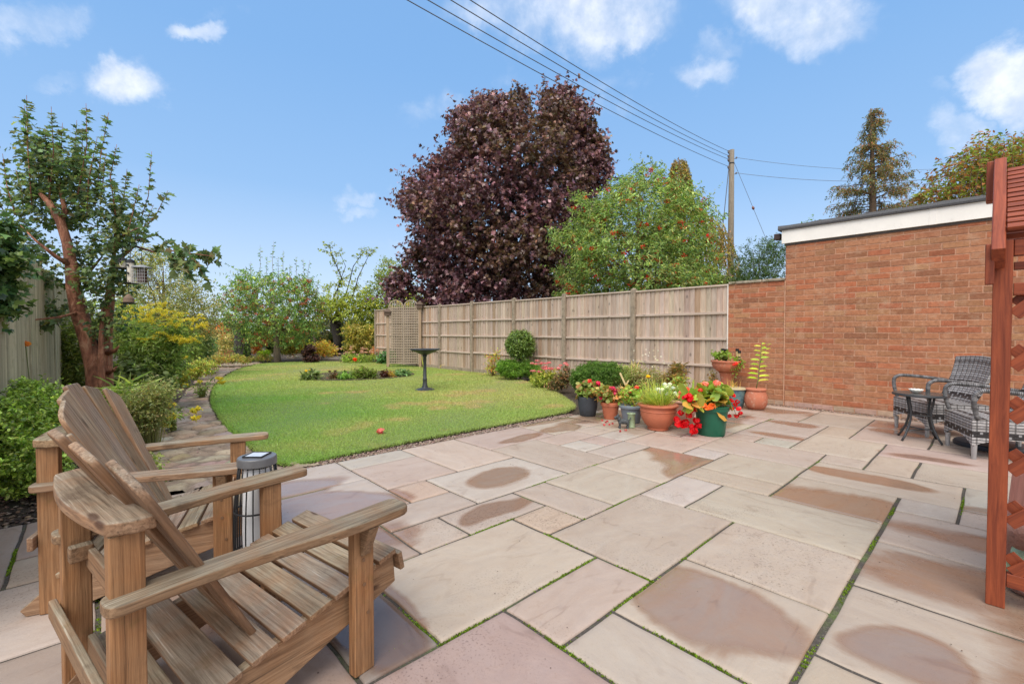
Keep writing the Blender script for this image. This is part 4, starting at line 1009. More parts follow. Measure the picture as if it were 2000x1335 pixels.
make_chair((-1.825, 2.435, 0), (.9, .436), 'farther weathered wooden armchair beside the box hedge, facing right', 1.14, .50, 0)

# ================================================================ solar lantern between the chairs
lx, ly = -1.232, 2.165
ln = thing('solar_lantern', (lx, ly, 0), 'tall barrel-shaped black wire lantern with a solar panel lid between the two wooden chairs', 'lantern')
prof = lambda z: .078 + .024 * math.sin(math.pi * min(1, (z / .62)) ** .9) if True else 0
mb = MB(1)
for k in range(20):
    a = 2 * math.pi * k / 20; pts = [(math.cos(a) * prof(z), math.sin(a) * prof(z), z) for z in np.linspace(.0, .615, 12)]
    mb.tube(pts, .0032, 5)
BLK = simple('black wire', (.015, .015, .016), .5, .2, 20, None)
mb.build('cage', BLK, ln, smooth=True)
mb = MB(2)
for z in (.02, .20, .40): 
    r_ = prof(z); ring = [(math.cos(a) * r_ * 1.01, math.sin(a) * r_ * 1.01, z) for a in np.linspace(0, 2 * math.pi, 33)]; mb.tube(ring, .0042, 6)
mb.build('hoop', BLK, ln, smooth=True)
mb = MB(3); mb.lathe([(.086, .612), (.086, .645), (.082, .652), (.02, .656)], 40); mb.build('lid', simple('grey plastic lid', (.13, .13, .135), .35, .1, 20, None), ln, bevel=.002)
mb = MB(4); mb.box((-.042, -.042, .655), (.042, .042, .6585)); pn = mb.build('solar_panel', simple('solar glass', (.55, .57, .60), .12, .05, 30, None), ln, bevel=.001)
mb = MB(6)
for a, b_ in (((-.046, -.046), (.046, -.042)), ((-.046, .042), (.046, .046)), ((-.046, -.042), (-.042, .042)), ((.042, -.042), (.046, .042))): mb.box((*a, .6552), (*b_, .661))
mb.build('panel_frame', BLK, ln)
mb = MB(5); mb.lathe([(.060, .05), (.066, .3), (.060, .60)], 30); m_, t_, b_ = material('frosted diffuser'); b_.inputs['Base Color'].default_value = (.85, .86, .86, 1); b_.inputs['Roughness'].default_value = .4; mb.build('diffuser', m_, ln, smooth=False)
mb = MB(8); mb.lathe([(.09, 0), (.09, .02), (.03, .022)], 30); mb.build('base', BLK, ln)

# ================================================================ rattan chairs, table, parasol base
RT, t, b = material('woven rattan'); g = t.attr('gr', 'Vector')
sx = t.new('ShaderNodeSeparateXYZ'); t.link(g, sx.inputs[0])
U_, V2 = sx.outputs['X'], sx.outputs['Y']
row = t.math('FLOOR', t.math('MULTIPLY', V2, 36)); colm = t.math('FLOOR', t.math('MULTIPLY', U_, 15))
par = t.math('MODULO', t.math('ADD', row, colm), 2.0); par = t.math('ABSOLUTE', par)
fr = t.math('FRACT', t.math('MULTIPLY', V2, 36)); fu = t.math('FRACT', t.math('MULTIPLY', U_, 15))
rown = t.new('ShaderNodeTexWhiteNoise'); rown.noise_dimensions = '1D'; t.link(t.math('FLOOR', t.math('MULTIPLY', row, .5)), rown.inputs['W'])
bands = t.noise(t.scale(g, (.2, 22, .2)), 1.0, 2, .5)
rc = t.ramp(t.math('MULTIPLY_ADD', rown.outputs['Value'], .5, t.math('MULTIPLY', bands, .6)), [(.36, (.028, .024, .024)), (.47, (.12, .105, .10)), (.56, (.27, .25, .24)), (.68, (.44, .42, .41))])
edge = t.math('MULTIPLY', t.mapr(t.math('ABSOLUTE', t.math('SUBTRACT', fr, .5)), .34, .46, 1, 0, True), t.mapr(t.math('ABSOLUTE', t.math('SUBTRACT', fu, .5)), .36, .47, 1, .35, True))
over = t.math('MULTIPLY', t.math('GREATER_THAN', par, .5), .55)
vert = t.math('MULTIPLY', t.mapr(t.math('ABSOLUTE', t.math('SUBTRACT', fu, .5)), .12, .2, 1, 0), t.math('SUBTRACT', 1, t.math('GREATER_THAN', par, .5)))
c = t.mix(t.math('MULTIPLY', vert, .85), rc, (.34, .33, .33))
c = t.mix(edge, (.012, .011, .011), c)
setv(t, b.inputs['Base Color'], c); b.inputs['Roughness'].default_value = .45
setv(t, b.inputs['Normal'], t.bump(t.math('ADD', edge, t.math('MULTIPLY', vert, .8)), 1, .005))
def quadgrid(mb, f, nu, nv, flip=False):
    """f(s,t) -> (xyz, (gu,gv)) surface patch"""
    vs, gs = [], []
    for i in range(nu + 1):
        for j in range(nv + 1):
            p, q = f(i / nu, j / nv); vs.append(p); gs.append((q[0], q[1], 0))
    fs = [(i * (nv + 1) + j, (i + 1) * (nv + 1) + j, (i + 1) * (nv + 1) + j + 1, i * (nv + 1) + j + 1) for i in range(nu) for j in range(nv)]
    if flip: fs = [q[::-1] for q in fs]
    mb.add(vs, fs, (1, 1, 1), gs)
ALU = simple('aluminium foot', (.45, .45, .45), .4, .1, 20, None, metal=.6)
def make_rattan():
    c = thing('rattan_armchair', (0, 0, 0), '', 'garden chair', 'grey rattan armchairs by the brick wall')
    # local: x across, y forward; front edge at y=.30
    mb = MB(1); F_, Bk, wd_, zs = .31, -.30, .325, .40
    apr = lambda s: .13 + .085 * math.cos((s - .5) * math.pi) ** .8 if abs(s - .5) < .5 else .13      # arched lower edge
    quadgrid(mb, lambda s, q: ((-wd_ + 2 * wd_ * s, F_, (apr(s)) + (zs - apr(s)) * q), (s * .65, apr(s) + (zs - apr(s)) * q)), 16, 4)
    for sg in (-1, 1): quadgrid(mb, lambda s, q, sg=sg: ((sg * wd_, F_ + (Bk - F_) * s, apr(s) + (zs - apr(s)) * q), (.7 + s * .6, apr(s) + (zs - apr(s)) * q)), 12, 4, sg > 0)
    quadgrid(mb, lambda s, q: ((-wd_ + 2 * wd_ * s, Bk, apr(s) + (zs - apr(s)) * q), (s * .65, apr(s) + (zs - apr(s)) * q)), 12, 4, True)
    mb.build('seat_frame', RT, c)
    mb = MB(2); quadgrid(mb, lambda s, q: ((-wd_ + 2 * wd_ * s, F_ + .004 + (Bk - F_ - .004) * q, zs + .002 + .012 * math.sin(math.pi * s) * math.sin(math.pi * q)), (s * .65, q * .6)), 8, 8, True)
    mb.build('seat', RT, c)
    mb = MB(3)
    def back(off):
        def f(s, q):
            x = (-1 + 2 * s) * (.27 + .035 * q); y = -.19 - .20 * q - .03 * math.sin(q * math.pi) + .035 * (2 * s - 1) ** 2 + off; z = .40 + .54 * q + .02 * math.sin(s * math.pi) * q
            return (x, y, z), (s * .6, q * .6)
        return f
    quadgrid(mb, back(.0), 12, 12, True); quadgrid(mb, back(-.045), 12, 12)
    f0, f1 = back(0), back(-.045)
    quadgrid(mb, lambda s, q: (tuple(np.array(f0(s, 1)[0]) * (1 - q) + np.array(f1(s, 1)[0]) * q), (s * .6, q * .05)), 12, 1, True)
    for e in (0, 1): quadgrid(mb, lambda s, q, e=e: (tuple(np.array(f0(e, s)[0]) * (1 - q) + np.array(f1(e, s)[0]) * q), (q * .05, s * .6)), 12, 1, e == 0)
    mb.build('backrest', RT, c)
    AR, ta, ba = ARMM
    for sg in (-1, 1):
        pts = []; x = sg * .318
        for s in np.linspace(0, 1, 22):
            if s < .35: q = s / .35; y = .27 + .035 * math.sin(q * math.pi * .6); z = .40 + .22 * q
            elif s < .55: q = (s - .35) / .2; y = .27 + .033 - .09 * (1 - math.cos(q * math.pi / 2)) ; z = .62 + .062 * math.sin(q * math.pi / 2)
            else: q = (s - .55) / .45; y = .213 - .50 * q; z = .682 - .055 * q ** 1.6
            pts.append((x + sg * .02 * math.sin(s * math.pi), y, z))
        mb = MB(7 + sg); mb.tube(pts, .021, 10); mb.build('arm', AR, c, smooth=True)
    for x in (-1, 1):
        for y in (F_ - .025, Bk + .025):
            mb = MB(1); mb.tube([(x * .30, y, .0), (x * .30, y, .15)], [.019, .024], 12); l = mb.build('leg', ALU, c, smooth=False)
    return c
m_, t, b = material('wrapped arm'); g = t.attr('gr', 'Vector'); sx = t.new('ShaderNodeSeparateXYZ'); t.link(g, sx.inputs[0])
fr = t.math('FRACT', t.math('MULTIPLY', sx.outputs['X'], 70)); e = t.mapr(t.math('ABSOLUTE', t.math('SUBTRACT', fr, .5)), .3, .5, 1, 0, True)
c_ = t.mix(e, (.03, .03, .03), t.ramp(t.noise(t.scale(g, (9, .3, .3)), 2, 2), [(.4, (.09, .085, .085)), (.6, (.26, .25, .25))])); setv(t, b.inputs['Base Color'], c_); b.inputs['Roughness'].default_value = .4
setv(t, b.inputs['Normal'], t.bump(e, 1, .004)); ARMM = (m_, t, b)
def copy_tree(o, parent=None):
    c = o.copy(); COL.objects.link(c); c.parent = parent
    for ch in list(o.children): copy_tree(ch, c)
    return c
def place(o, foot_l, foot_r, label):
    fl, fr_ = np.array(foot_l[:2]), np.array(foot_r[:2])       # front feet: local x=-.30 (left of sitter's view reversed) and +.30
    r = norm(fr_ - fl); f = np.array([-r[1], r[0]]); mid = (fl + fr_) / 2; org = mid - f * .285
    o.location = (org[0], org[1], 0); o.rotation_euler = (0, 0, math.atan2(r[1], r[0])); o['label'] = label
ra = make_rattan(); rb = copy_tree(ra)
place(ra, gnd(1815, 855), gnd(1747, 832), 'grey woven rattan armchair closest to the brick wall, behind the round table')
place(rb, gnd(1903, 897), gnd(1850, 869), 'grey woven rattan armchair partly hidden by the red-brown arbour post')
DG = simple('dark grey metal', (.055, .058, .062), .4, .15, 30, None, metal=.2)
tc = np.array([4.715, 5.19])
tb = thing('bistro_table', (*tc, 0), 'small round dark metal side table with curved legs in front of the rattan chairs', 'table')
mb = MB(1); mb.lathe([(.246, .515), (.252, .520), (.252, .537), (.246, .541)], 56); mb.build('rim', DG, tb, bevel=.003)
m_, t_, b_ = material('dark glass top'); n_ = t_.noise(t_.obj(), 14, 4); setv(t_, b_.inputs['Base Color'], t_.mix(n_, (.035, .037, .036), (.09, .09, .085))); b_.inputs['Roughness'].default_value = .22
mb = MB(2); mb.lathe([(.238, .5415), (.238, .5445)], 56); mb.build('table_top', m_, tb)
for k in range(4):
    a = R_(10 + 90 * k); ca, sa = math.cos(a), math.sin(a)
    pts = [(ca * r_, sa * r_, z) for r_, z in ((.15, .517), (.14, .44), (.12, .35), (.125, .25), (.155, .15), (.20, .06), (.24, .005))]
    mb = MB(k); mb.tube(pts, .0115, 10); mb.build('leg', DG, tb, smooth=True)
for z, r_ in ((.30, .121), (.12, .167)):
    mb = MB(3); q = [(math.cos(R_(10 + 90 * k)) * r_, math.sin(R_(10 + 90 * k)) * r_, z) for k in range(4)]
    if z > .2: mb.tube([(math.cos(x) * r_, math.sin(x) * r_, z) for x in np.linspace(0, 2 * math.pi, 33)], .007, 8)
    else: mb.tube([q[0], q[2]], .007, 8); mb.tube([(q[1][0], q[1][1], z + .015), (q[3][0], q[3][1], z + .015)], .007, 8)
    mb.build('brace', DG, tb, smooth=True)
# scalloped white dish on the table
dsh = MB(1); prof_ = [(.02, .0), (.05, .006), (.072, .03), (.078, .042), (.070, .040), (.045, .016), (.0, .012)]
n = 48; vs = []
for r_, z in [(a_ * .85, b_) for a_, b_ in prof_]:
    for k in range(n):
        a = 2 * math.pi * k / n; q = 1 + .09 * math.cos(a * 12) * (r_ / .078) ** 3; vs.append((r_ * q * 1.0 + 0, a, z + .006 * math.cos(a * 12) * (r_ / .078) ** 4))
vs = [(r_ * math.cos(a), r_ * math.sin(a), z) for r_, a, z in vs]
fs = [(i * n + k, i * n + (k + 1) % n, (i + 1) * n + (k + 1) % n, (i + 1) * n + k) for i in range(len(prof_) - 1) for k in range(n)] + [tuple(range(n))[::-1]]
dsh.add(vs, fs); o = dsh.build('dish', simple('white glazed', srgb(240, 236, 225), .3, .06, 30, None), smooth=True); o.location = (tc[0] - .02, tc[1] + .03, .546)
tag(o, 'small scalloped cream shell-like dish on the round metal table', 'dish')
pb = thing('parasol_base', (5.22, 4.88, 0), 'round dark parasol base lying flat between the two rattan chairs', 'parasol base')
mb = MB(1); mb.lathe([(.30, .0), (.305, .03), (.29, .05), (.05, .075)], 48); mb.build('disc', simple('dark plastic', (.04, .043, .052), .5), pb, bevel=.004)
mb = MB(1); mb.lathe([(.03, .074), (.03, .22)], 20); mb.build('tube_socket', DG, pb)
# ================================================================ utility pole and wires
pd = 20.0; pp = at(1427, 500, pd)
pole = thing('utility_pole', (pp[0], pp[1], 0), 'tall grey wooden utility pole standing behind the brick wall', 'pole')
ztop_ = at(1427, 293, pd)[2]
mb = MB(1); mb.tube([(0, 0, 0), (0, 0, ztop_ * .5), (0, 0, ztop_)], [.15, .13, .105], 14); mb.build('shaft', woodmat('pole wood', srgb(150, 138, 120), srgb(104, 92, 78), srgb(150, 142, 130), .6, .9, .6), pole, smooth=True)
INS = simple('porcelain', (.16, .13, .12), .3)
zs_ = [at(1420, y, pd)[2] for y in (300, 309, 316, 330)]
for z in zs_:
    mb = MB(1); mb.tube([(-.10, 0, z - .03), (-.16, -.06, z - .03), (-.18, -.08, z)], .015, 6); mb.lathe([(.025, 0), (.045, .02), (.03, .05), (.045, .07), (.02, .11)], 12, (-.18, -.08, z)); mb.build('insulator', INS, pole)
for z in (at(1432, 310, pd)[2], at(1432, 340, pd)[2]):
    mb = MB(1); mb.tube([(.10, 0, z), (.20, -.02, z)], .012, 6); mb.lathe([(.02, 0), (.04, .02), (.03, .07)], 10, (.20, -.02, z)); mb.build('insulator', INS, pole)
mb = MB(1); mb.lathe([(.115, 0), (.115, .05)], 14, (0, 0, zs_[2] - .1)); mb.build('band', DARKM, pole)
WIRE = simple('wire', (.11, .11, .12), .6, .1, 5, None)
WIRE2 = simple('pale wire', (.20, .23, .27), .6, .1, 5, None)
def wire(a, b_, sag, rad, label, group, n=24, mat=None):
    a, b_ = np.array(a), np.array(b_); pts = []
    for i in range(n + 1):
        s = i / n; p = a * (1 - s) + b_ * s; p[2] -= sag * 4 * s * (1 - s); pts.append(p)
    mb = MB(1); mb.tube(pts, rad, 6); o = mb.build('overhead_wire', mat or WIRE, world=True, smooth=True); tag(o, label, 'wire', group)
wz = (('topmost', 918), ('second from top', 880), ('third from top', 835), ('lowest', 795))
for (nm, px), z in zip(wz, zs_):
    e0 = at(px, 0, 7.5); a = np.array([pp[0] - .18, pp[1] - .08, z + .08]); dr = e0 - a; e1 = a + dr * 1.35; sag = .28
    e1 = a + dr * 1.35; s = 1 / 1.35; e1[2] += (sag * 4 * s * (1 - s)) / s
    wire(a, e1, sag, .0085, nm + ' of the four dark wires running from the pole to the upper left', 'wires from the pole to the upper left', 30)
a = np.array([pp[0] + .2, pp[1], at(1432, 310, pd)[2] + .05]); wire(a, at(1830, 330, 24), .25, .008, 'upper thin wire running right from the pole towards the tall conifer', 'thin wires to the right of the pole', mat=WIRE2)
a = np.array([pp[0] + .2, pp[1], at(1432, 340, pd)[2] + .05]); wire(a, at(2080, 318, 19), .55, .009, 'lower thin wire sagging right from the pole behind the tall conifer', 'thin wires to the right of the pole', mat=WIRE2)
gy = MB(1); gy.tube([(pp[0] - .12, pp[1] - .05, zs_[2]), tuple(at(1408, 480, pd - .3) * 1.0)], .016, 6); o = gy.build('stay_wire', WIRE, world=True); tag(o, 'dark stay cable slanting down on the left of the wooden pole', 'wire')
g2 = thing('stay_wire', tuple(at(1500, 470, 19.5)), 'thin stay wire with a small brown insulator slanting down right of the pole', 'wire')
a, b_ = np.array([pp[0] + .12, pp[1], at(1433, 318, pd)[2]]), at(1506, 490, 19.5); mb = MB(1); mb.tube([a, b_], .008, 6); mb.build('cable', WIRE, g2, world=True)
q = a + (b_ - a) * .50; mb = MB(1); mb.tube([q, q + (b_ - a) * .018, q + (b_ - a) * .036], [.03, .06, .03], 8); mb.build('insulator', simple('brown insulator', (.22, .07, .04), .4), g2, world=True)

# ================================================================ bird bath
bx = gnd(830, 762); bb = thing('bird_bath', (bx[0], bx[1], .012), 'dark grey pedestal bird bath standing on the lawn', 'bird bath')
IR = simple('dark cast iron', (.055, .06, .066), .42, .25, 14, (50, .4, .003), metal=.3)
mb = MB(1); mb.lathe([(.20, 0), (.205, .012), (.15, .03), (.07, .05), (.06, .07)], 40); mb.build('base', IR, bb, bevel=.003)
mb = MB(1); mb.lathe([(.058, .07), (.06, .09), (.048, .10), (.052, .125), (.044, .14), (.046, .22), (.050, .235), (.038, .25), (.034, .55), (.036, .70), (.05, .725), (.045, .745)], 28); mb.build('pedestal', IR, bb, smooth=True)
mb = MB(1); mb.lathe([(.05, .745), (.12, .775), (.22, .815), (.30, .85), (.325, .872), (.318, .876), (.28, .85), (.18, .83), (.02, .825)], 56); mb.build('bowl', IR, bb, smooth=True)
m_, t_, b_ = material('bath water'); b_.inputs['Base Color'].default_value = (.05, .065, .07, 1); b_.inputs['Roughness'].default_value = .03
mb = MB(1); mb.lathe([(.295, .860), (.298, .8615)], 48); mb.build('water', m_, bb)
# ================================================================ planting helpers
LEAFP = leafmat('purple leaf', .32, .25, .55, (1.55, 1.38, 1.30))
def S_(*a): return [srgb(*c) for c in a]
def scl(pal, k): return [tuple(x * k for x in c) for c in pal]
GREENS = S_((92, 122, 62), (78, 108, 56), (108, 134, 70), (68, 94, 50))
BARK = simple('bark', srgb(112, 92, 74), .9, .45, 14, (30, 1, .012), useattr=False)
DBARK = simple('dark bark', (.035, .028, .022), .9, .5, 14, (30, 1, .015))
STEM = simple('green stem', srgb(104, 112, 62), .7, .3, 20, None)
def bush(name, label, cat, base, blobs, n, k=6, tl=.12, L=.05, Wd=.03, pal=GREENS, shape='oval', mat=None, droop=.2, upn=.7, up=.5, out=.8, group=None,
         seed=0, fl=None, trunk=None, shoots=None, shell=.45, tvar=.18, barkmat=None, berries=None, tname='foliage', spread=.9, branches=0, sprigs=None):
    r = np.random.default_rng(seed + 100)
    th = thing(name, base, label, cat, group)
    fb = FB(); B_ = np.array(blobs, float)
    if n:
        Q, d = blobpts(r, blobs, n, shell); Q[:, 2] = np.maximum(Q[:, 2], .02)
        T = norm(d * out + r.normal(0, .35, d.shape) + np.array([0, 0, up])); q = Q - T * tl * .5; q[:, 2] = np.maximum(q[:, 2], .0)
        twigs(r, fb, q, T, tl, k, L, Wd, pal, shape, droop, upn, tvar=tvar, spread=spread)
    mb = MB(seed); has = False
    if trunk:
        for pts, rad in trunk: mb.tube(pts, rad, 9, jit=.08); has = True
    if branches:
        tip = np.array(trunk[0][0][-1]) if trunk else np.array([*base[:2], base[2] + .02])
        for b_ in (B_ if len(B_) <= branches else B_[r.choice(len(B_), branches, replace=False)]):
            r0 = (trunk[0][1][-1] if trunk else .012)
            pts = limb(mb, tip, b_[:3], r0 * .8, r0 * .28, r); has = True
            for j in range(5):
                d = sph(r, 1)[0]; d[2] = abs(d[2]) * .7; limb(mb, pts[-2 - j % 2], b_[:3] + d * b_[3:6] * .85, r0 * .25, r0 * .07, r, n=5, sides=5)
    if shoots:
        for (p, q, rad, kk, LL, WW) in shoots:
            p, q = np.array(p), np.array(q); mid = (p + q) / 2 + r.normal(0, .03, 3) * np.linalg.norm(q - p)
            mb.tube([p, mid, q], [rad, rad * .7, rad * .3], 5); has = True
            for (a, b2) in ((p, mid), (mid, q)):
                twigs(r, fb, np.array([a]), np.array([b2 - a]), np.linalg.norm(b2 - a), kk, LL, WW, pal, shape, droop, upn, tvar=.05, exact=True)
    if has: mb.build('trunk' if trunk else 'stems', barkmat or (BARK if trunk else STEM), th, smooth=True, world=True)
    if sprigs:       # thin stems carrying the foliage, as slivers
        sn, sc, sr = sprigs; Q, d = blobpts(r, blobs, sn, shell); bb = np.array([*base[:2], 0.0]); dirs = Q - (bb + (Q - bb) * [.35, .35, 0])
        stems(r, Q - dirs, dirs, np.linalg.norm(dirs, axis=1), sr, sc).build('stems', LEAF, th)
    if n or shoots: fb.build(tname, mat or LEAF, th)
    if berries:
        bn, br, bp, cl = berries; Q, d = blobpts(r, blobs, bn, .3); Q += d * br * 2
        fb = FB(); petals(r, fb, Q, cl, 16, br, bp, 'kite'); o = fb.build('berries', PETAL, th); o['kind'] = 'stuff'
    if fl: flowers(r, th, fl)
    return th
def flowers(r, th, fl):
    """fl: list of (points, radius, petals, size, palette, shape, flat)"""
    for pts, rad, np_, sz, pal, shp, flat in fl:
        pts = np.array(pts, float).reshape(-1, 3)
        if len(pts) > 14:
            fb = FB(); petals(r, fb, pts, rad, np_, sz, pal, shp, flat); fb.build('flowers', PETAL, th)['kind'] = 'stuff'
        else:
            for p in pts:
                fb = FB(); petals(r, fb, p[None], rad * r.uniform(.8, 1.15), np_, sz, pal, shp, flat); fb.build('flower_head', PETAL, th)
def crowntree(name, label, base, rows, d, n, k, tl, L, Wd, pal, shape='oval', trunk_r=.2, seed=1, mat=None, ratio=.85, gap=.3, gf=1.6, droop=.25, upn=.5, extra=(), en=0, lump=.16, nlimb=14,
              barkmat=None, shell=.35, berries=None, up=.35, tvar=.25, group=None, cat='tree', pal2=None, forkz=None, shoots=None, clump=0.0):
    r = np.random.default_rng(seed); th = thing(name, base, label, cat, group); fb = FB()
    P, O = rowcrown(r, rows, d, n, ratio, shell, lump, seed, gap, gf)
    if len(extra): P2, O2 = blobpts(r, extra, en, .4); P = np.concatenate([P, P2]); O = np.concatenate([O, O2])
    T = norm(O * .8 + r.normal(0, .45, P.shape) + np.array([0, 0, up]))
    pal_ = np.array(pal)
    nf = len(P) // 14; fi = r.choice(len(P), nf, replace=False); Qf = P[fi] + O[fi] * tl * .3
    twigs(r, fb, Qf, O[fi] + r.normal(0, .3, Qf.shape) + np.array([0, 0, .35]), tl * 1.9, int(k * 1.6), L, Wd, pal, shape, droop, upn, tvar=tvar)
    if pal2 is not None:     # second foliage tone in patches
        f = pnoise(r, P, 1.1, 3) > .25
        twigs(r, fb, P[~f], T[~f], tl, k, L, Wd, pal, shape, droop, upn, tvar=tvar); twigs(r, fb, P[f], T[f], tl, k, L, Wd, pal2, shape, droop, upn, tvar=tvar)
    else: twigs(r, fb, P, T, tl, k, L, Wd, pal, shape, droop, upn, tvar=tvar)
    bx_, by_ = base[0], base[1]; zmin, zmax = P[:, 2].min(), P[:, 2].max(); fz = forkz if forkz else max(.6, zmin + .12 * (zmax - zmin))
    c = P.mean(0); mb = MB(seed)
    tr_ = [(bx_, by_, -.05), (bx_ + .1 * (c[0] - bx_), by_, fz * .5), (bx_ + .3 * (c[0] - bx_), by_ + .2 * (c[1] - by_), fz), (c[0], c[1], fz + .45 * (zmax - fz)), (c[0], c[1], fz + .8 * (zmax - fz))]
    mb.tube(tr_, [trunk_r * 1.2, trunk_r, trunk_r * .85, trunk_r * .45, trunk_r * .1], 10, jit=.08)
    for i in r.choice(len(P), nlimb, replace=False):
        s = r.uniform(0, .7); a = np.array(tr_[2]) * (1 - s) + np.array(tr_[3]) * s
        q = c + (P[i] - c) * .78
        pts = limb(mb, a, q, trunk_r * .4, trunk_r * .06, r, .12)
        for j in range(4): limb(mb, pts[2 + j % 3], c + (q - c) * .85 + r.normal(0, .07, 3) * (P.max(0) - P.min(0)) * .5, trunk_r * .14, trunk_r * .03, r, n=5, sides=5)
    if shoots:
        for (p, q, rad, kk, LL, WW) in shoots:
            p, q = np.array(p), np.array(q); mid = (p + q) / 2 + r.normal(0, .03, 3) * np.linalg.norm(q - p); mb.tube([p, mid, q], [rad, rad * .7, rad * .3], 5)
            for (a, b2) in ((p, mid), (mid, q)): twigs(r, fb, np.array([a]), np.array([b2 - a]), np.linalg.norm(b2 - a), kk, LL, WW, pal, shape, droop, upn, tvar=.05, exact=True)
    mb.build('trunk', barkmat or BARK, th, smooth=True, world=True)
    fb.build('crown', mat or LEAF, th)
    if berries:
        bn, br, bp, cl = berries; i = r.choice(len(P), bn, replace=False); Q = P[i] + O[i] * cl * 1.0
        f2 = FB(); petals(r, f2, Q, cl, 22, br, bp, 'kite', .8); o = f2.build('berries', PETAL, th); o['kind'] = 'stuff'
    return th

# ================================================================ trees beyond the fence
pm = S_((76, 54, 64), (96, 72, 82), (58, 44, 54), (130, 106, 116), (66, 48, 54), (100, 78, 76), (84, 58, 64))
pm2 = S_((84, 68, 58), (78, 70, 54), (66, 50, 50), (100, 80, 68), (68, 50, 52), (88, 74, 62))
mp = at(985, 640, 18.5)
crowntree('purple_maple_tree', 'large broad dark purple-leaved maple standing behind the fence', (mp[0], mp[1], 0),
    [(252, 900, 1140), (268, 882, 1152), (300, 862, 1166), (345, 830, 1170), (390, 808, 1176), (440, 796, 1172), (490, 790, 1168), (540, 804, 1158), (585, 812, 1140), (620, 840, 1110)], 18.5, 10500, 7, .40, .125, .120, scl(pm, 1.55), 'maple', .24, 5,
    gap=.62, gf=6.5, shell=.26, extra=[pxblob(955, 222, 18.5, 36, 26), pxblob(1013, 200, 18.5, 11, 26), pxblob(992, 238, 18.5, 30, 28), pxblob(1098, 205, 18.5, 28, 28), pxblob(1128, 240, 18.5, 24, 34), pxblob(1086, 240, 18.5, 26, 28), pxblob(1160, 300, 18.5, 22, 36), pxblob(1172, 345, 18.5, 16, 26), pxblob(1075, 190, 18.5, 10, 14), pxblob(815, 400, 18.5, 26, 20), pxblob(780, 560, 18, 20, 20),
    pxblob(905, 245, 18.5, 22, 25)], en=2300, ratio=.8, lump=.16, pal2=scl(pm2, 1.5), upn=.35, mat=LEAFP, droop=.45, nlimb=22, barkmat=DBARK)
rw = at(1245, 640, 12.6)
gr_ = S_((96, 124, 80), (112, 138, 90), (82, 108, 68), (128, 148, 100), (74, 98, 64), (120, 128, 82))
crowntree('rowan_tree', 'green rowan tree with red berry clusters just behind the fence', (rw[0], rw[1], 0),
    [(372, 1205, 1310), (398, 1160, 1345), (430, 1120, 1365), (465, 1098, 1388), (500, 1088, 1398), (540, 1082, 1402), (580, 1095, 1405), (615, 1110, 1390)], 12.6, 6000, 8, .30, .085, .030, scl(gr_, 1.05), 'oval', .12, 8, gap=.28, gf=3.2,
    extra=[pxblob(1265, 350, 12.6, 26, 22), pxblob(1135, 400, 12.6, 18, 16), pxblob(1160, 430, 12.6, 22, 20), pxblob(1232, 372, 12.6, 24, 20), pxblob(1100, 470, 12.5, 22, 16), pxblob(1300, 372, 12.6, 20, 22), pxblob(1345, 395, 12.6, 18, 20)], en=520, ratio=.8, lump=.16,
    berries=(430, .042, S_((214, 52, 46), (226, 74, 58), (196, 44, 42)), .085), nlimb=18, up=.5)
# weeping conifer behind the rowan
r = np.random.default_rng(31); wc = at(1335, 640, 16.5)
th = thing('weeping_conifer', (wc[0], wc[1], 0), 'olive-green weeping conifer with a narrow drooping top behind the rowan', 'tree'); fb = FB(); mb = MB(3)
tp = at(1327, 312, 16.5); mb.tube([(wc[0], wc[1], -.05), (wc[0], wc[1], 3), tuple(at(1325, 420, 16.5)), tuple(tp)], [.13, .11, .07, .03], 9)
olv = S_((118, 118, 62), (96, 100, 54), (134, 124, 70), (84, 84, 50), (142, 112, 74))
Q, T = [], []
for i in range(2600):
    y = 305 + (620 - 305) * r.uniform(0, 1) ** .75; hw = np.interp(y, [305, 330, 395, 410, 450, 520, 620], [9, 17, 24, 44, 66, 84, 90]); cx = np.interp(y, [305, 400, 450, 620], [1327, 1326, 1350, 1350])
    a = r.uniform(0, 6.28); rad = r.uniform(.2, 1) ** .5 * hw * 16.5 / FPX; c = at(cx, y, 16.5); Q.append((c[0] + math.cos(a) * rad, c[1] + math.sin(a) * rad, c[2])); T.append((math.cos(a) * .35, math.sin(a) * .35, -1))
twigs(r, fb, np.array(Q), np.array(T, float), .42, 16, .075, .032, olv, 'kite', .3, .2, tvar=.25, spread=.5)
for (x0, y0, x1, y1) in ((1330, 318, 1345, 345), (1320, 325, 1312, 350), (1343, 340, 1347, 360)): twigs(r, fb, at(x0, y0, 16.5)[None] + r.normal(0, .03, (6, 3)), (at(x1, y1, 16.5) - at(x0, y0, 16.5))[None] + r.normal(0, .06, (6, 3)), .6, 20, .08, .035, olv, 'kite', .3, .2)
mb.build('trunk', BARK, th, smooth=True, world=True); fb.build('crown', LEAF, th)
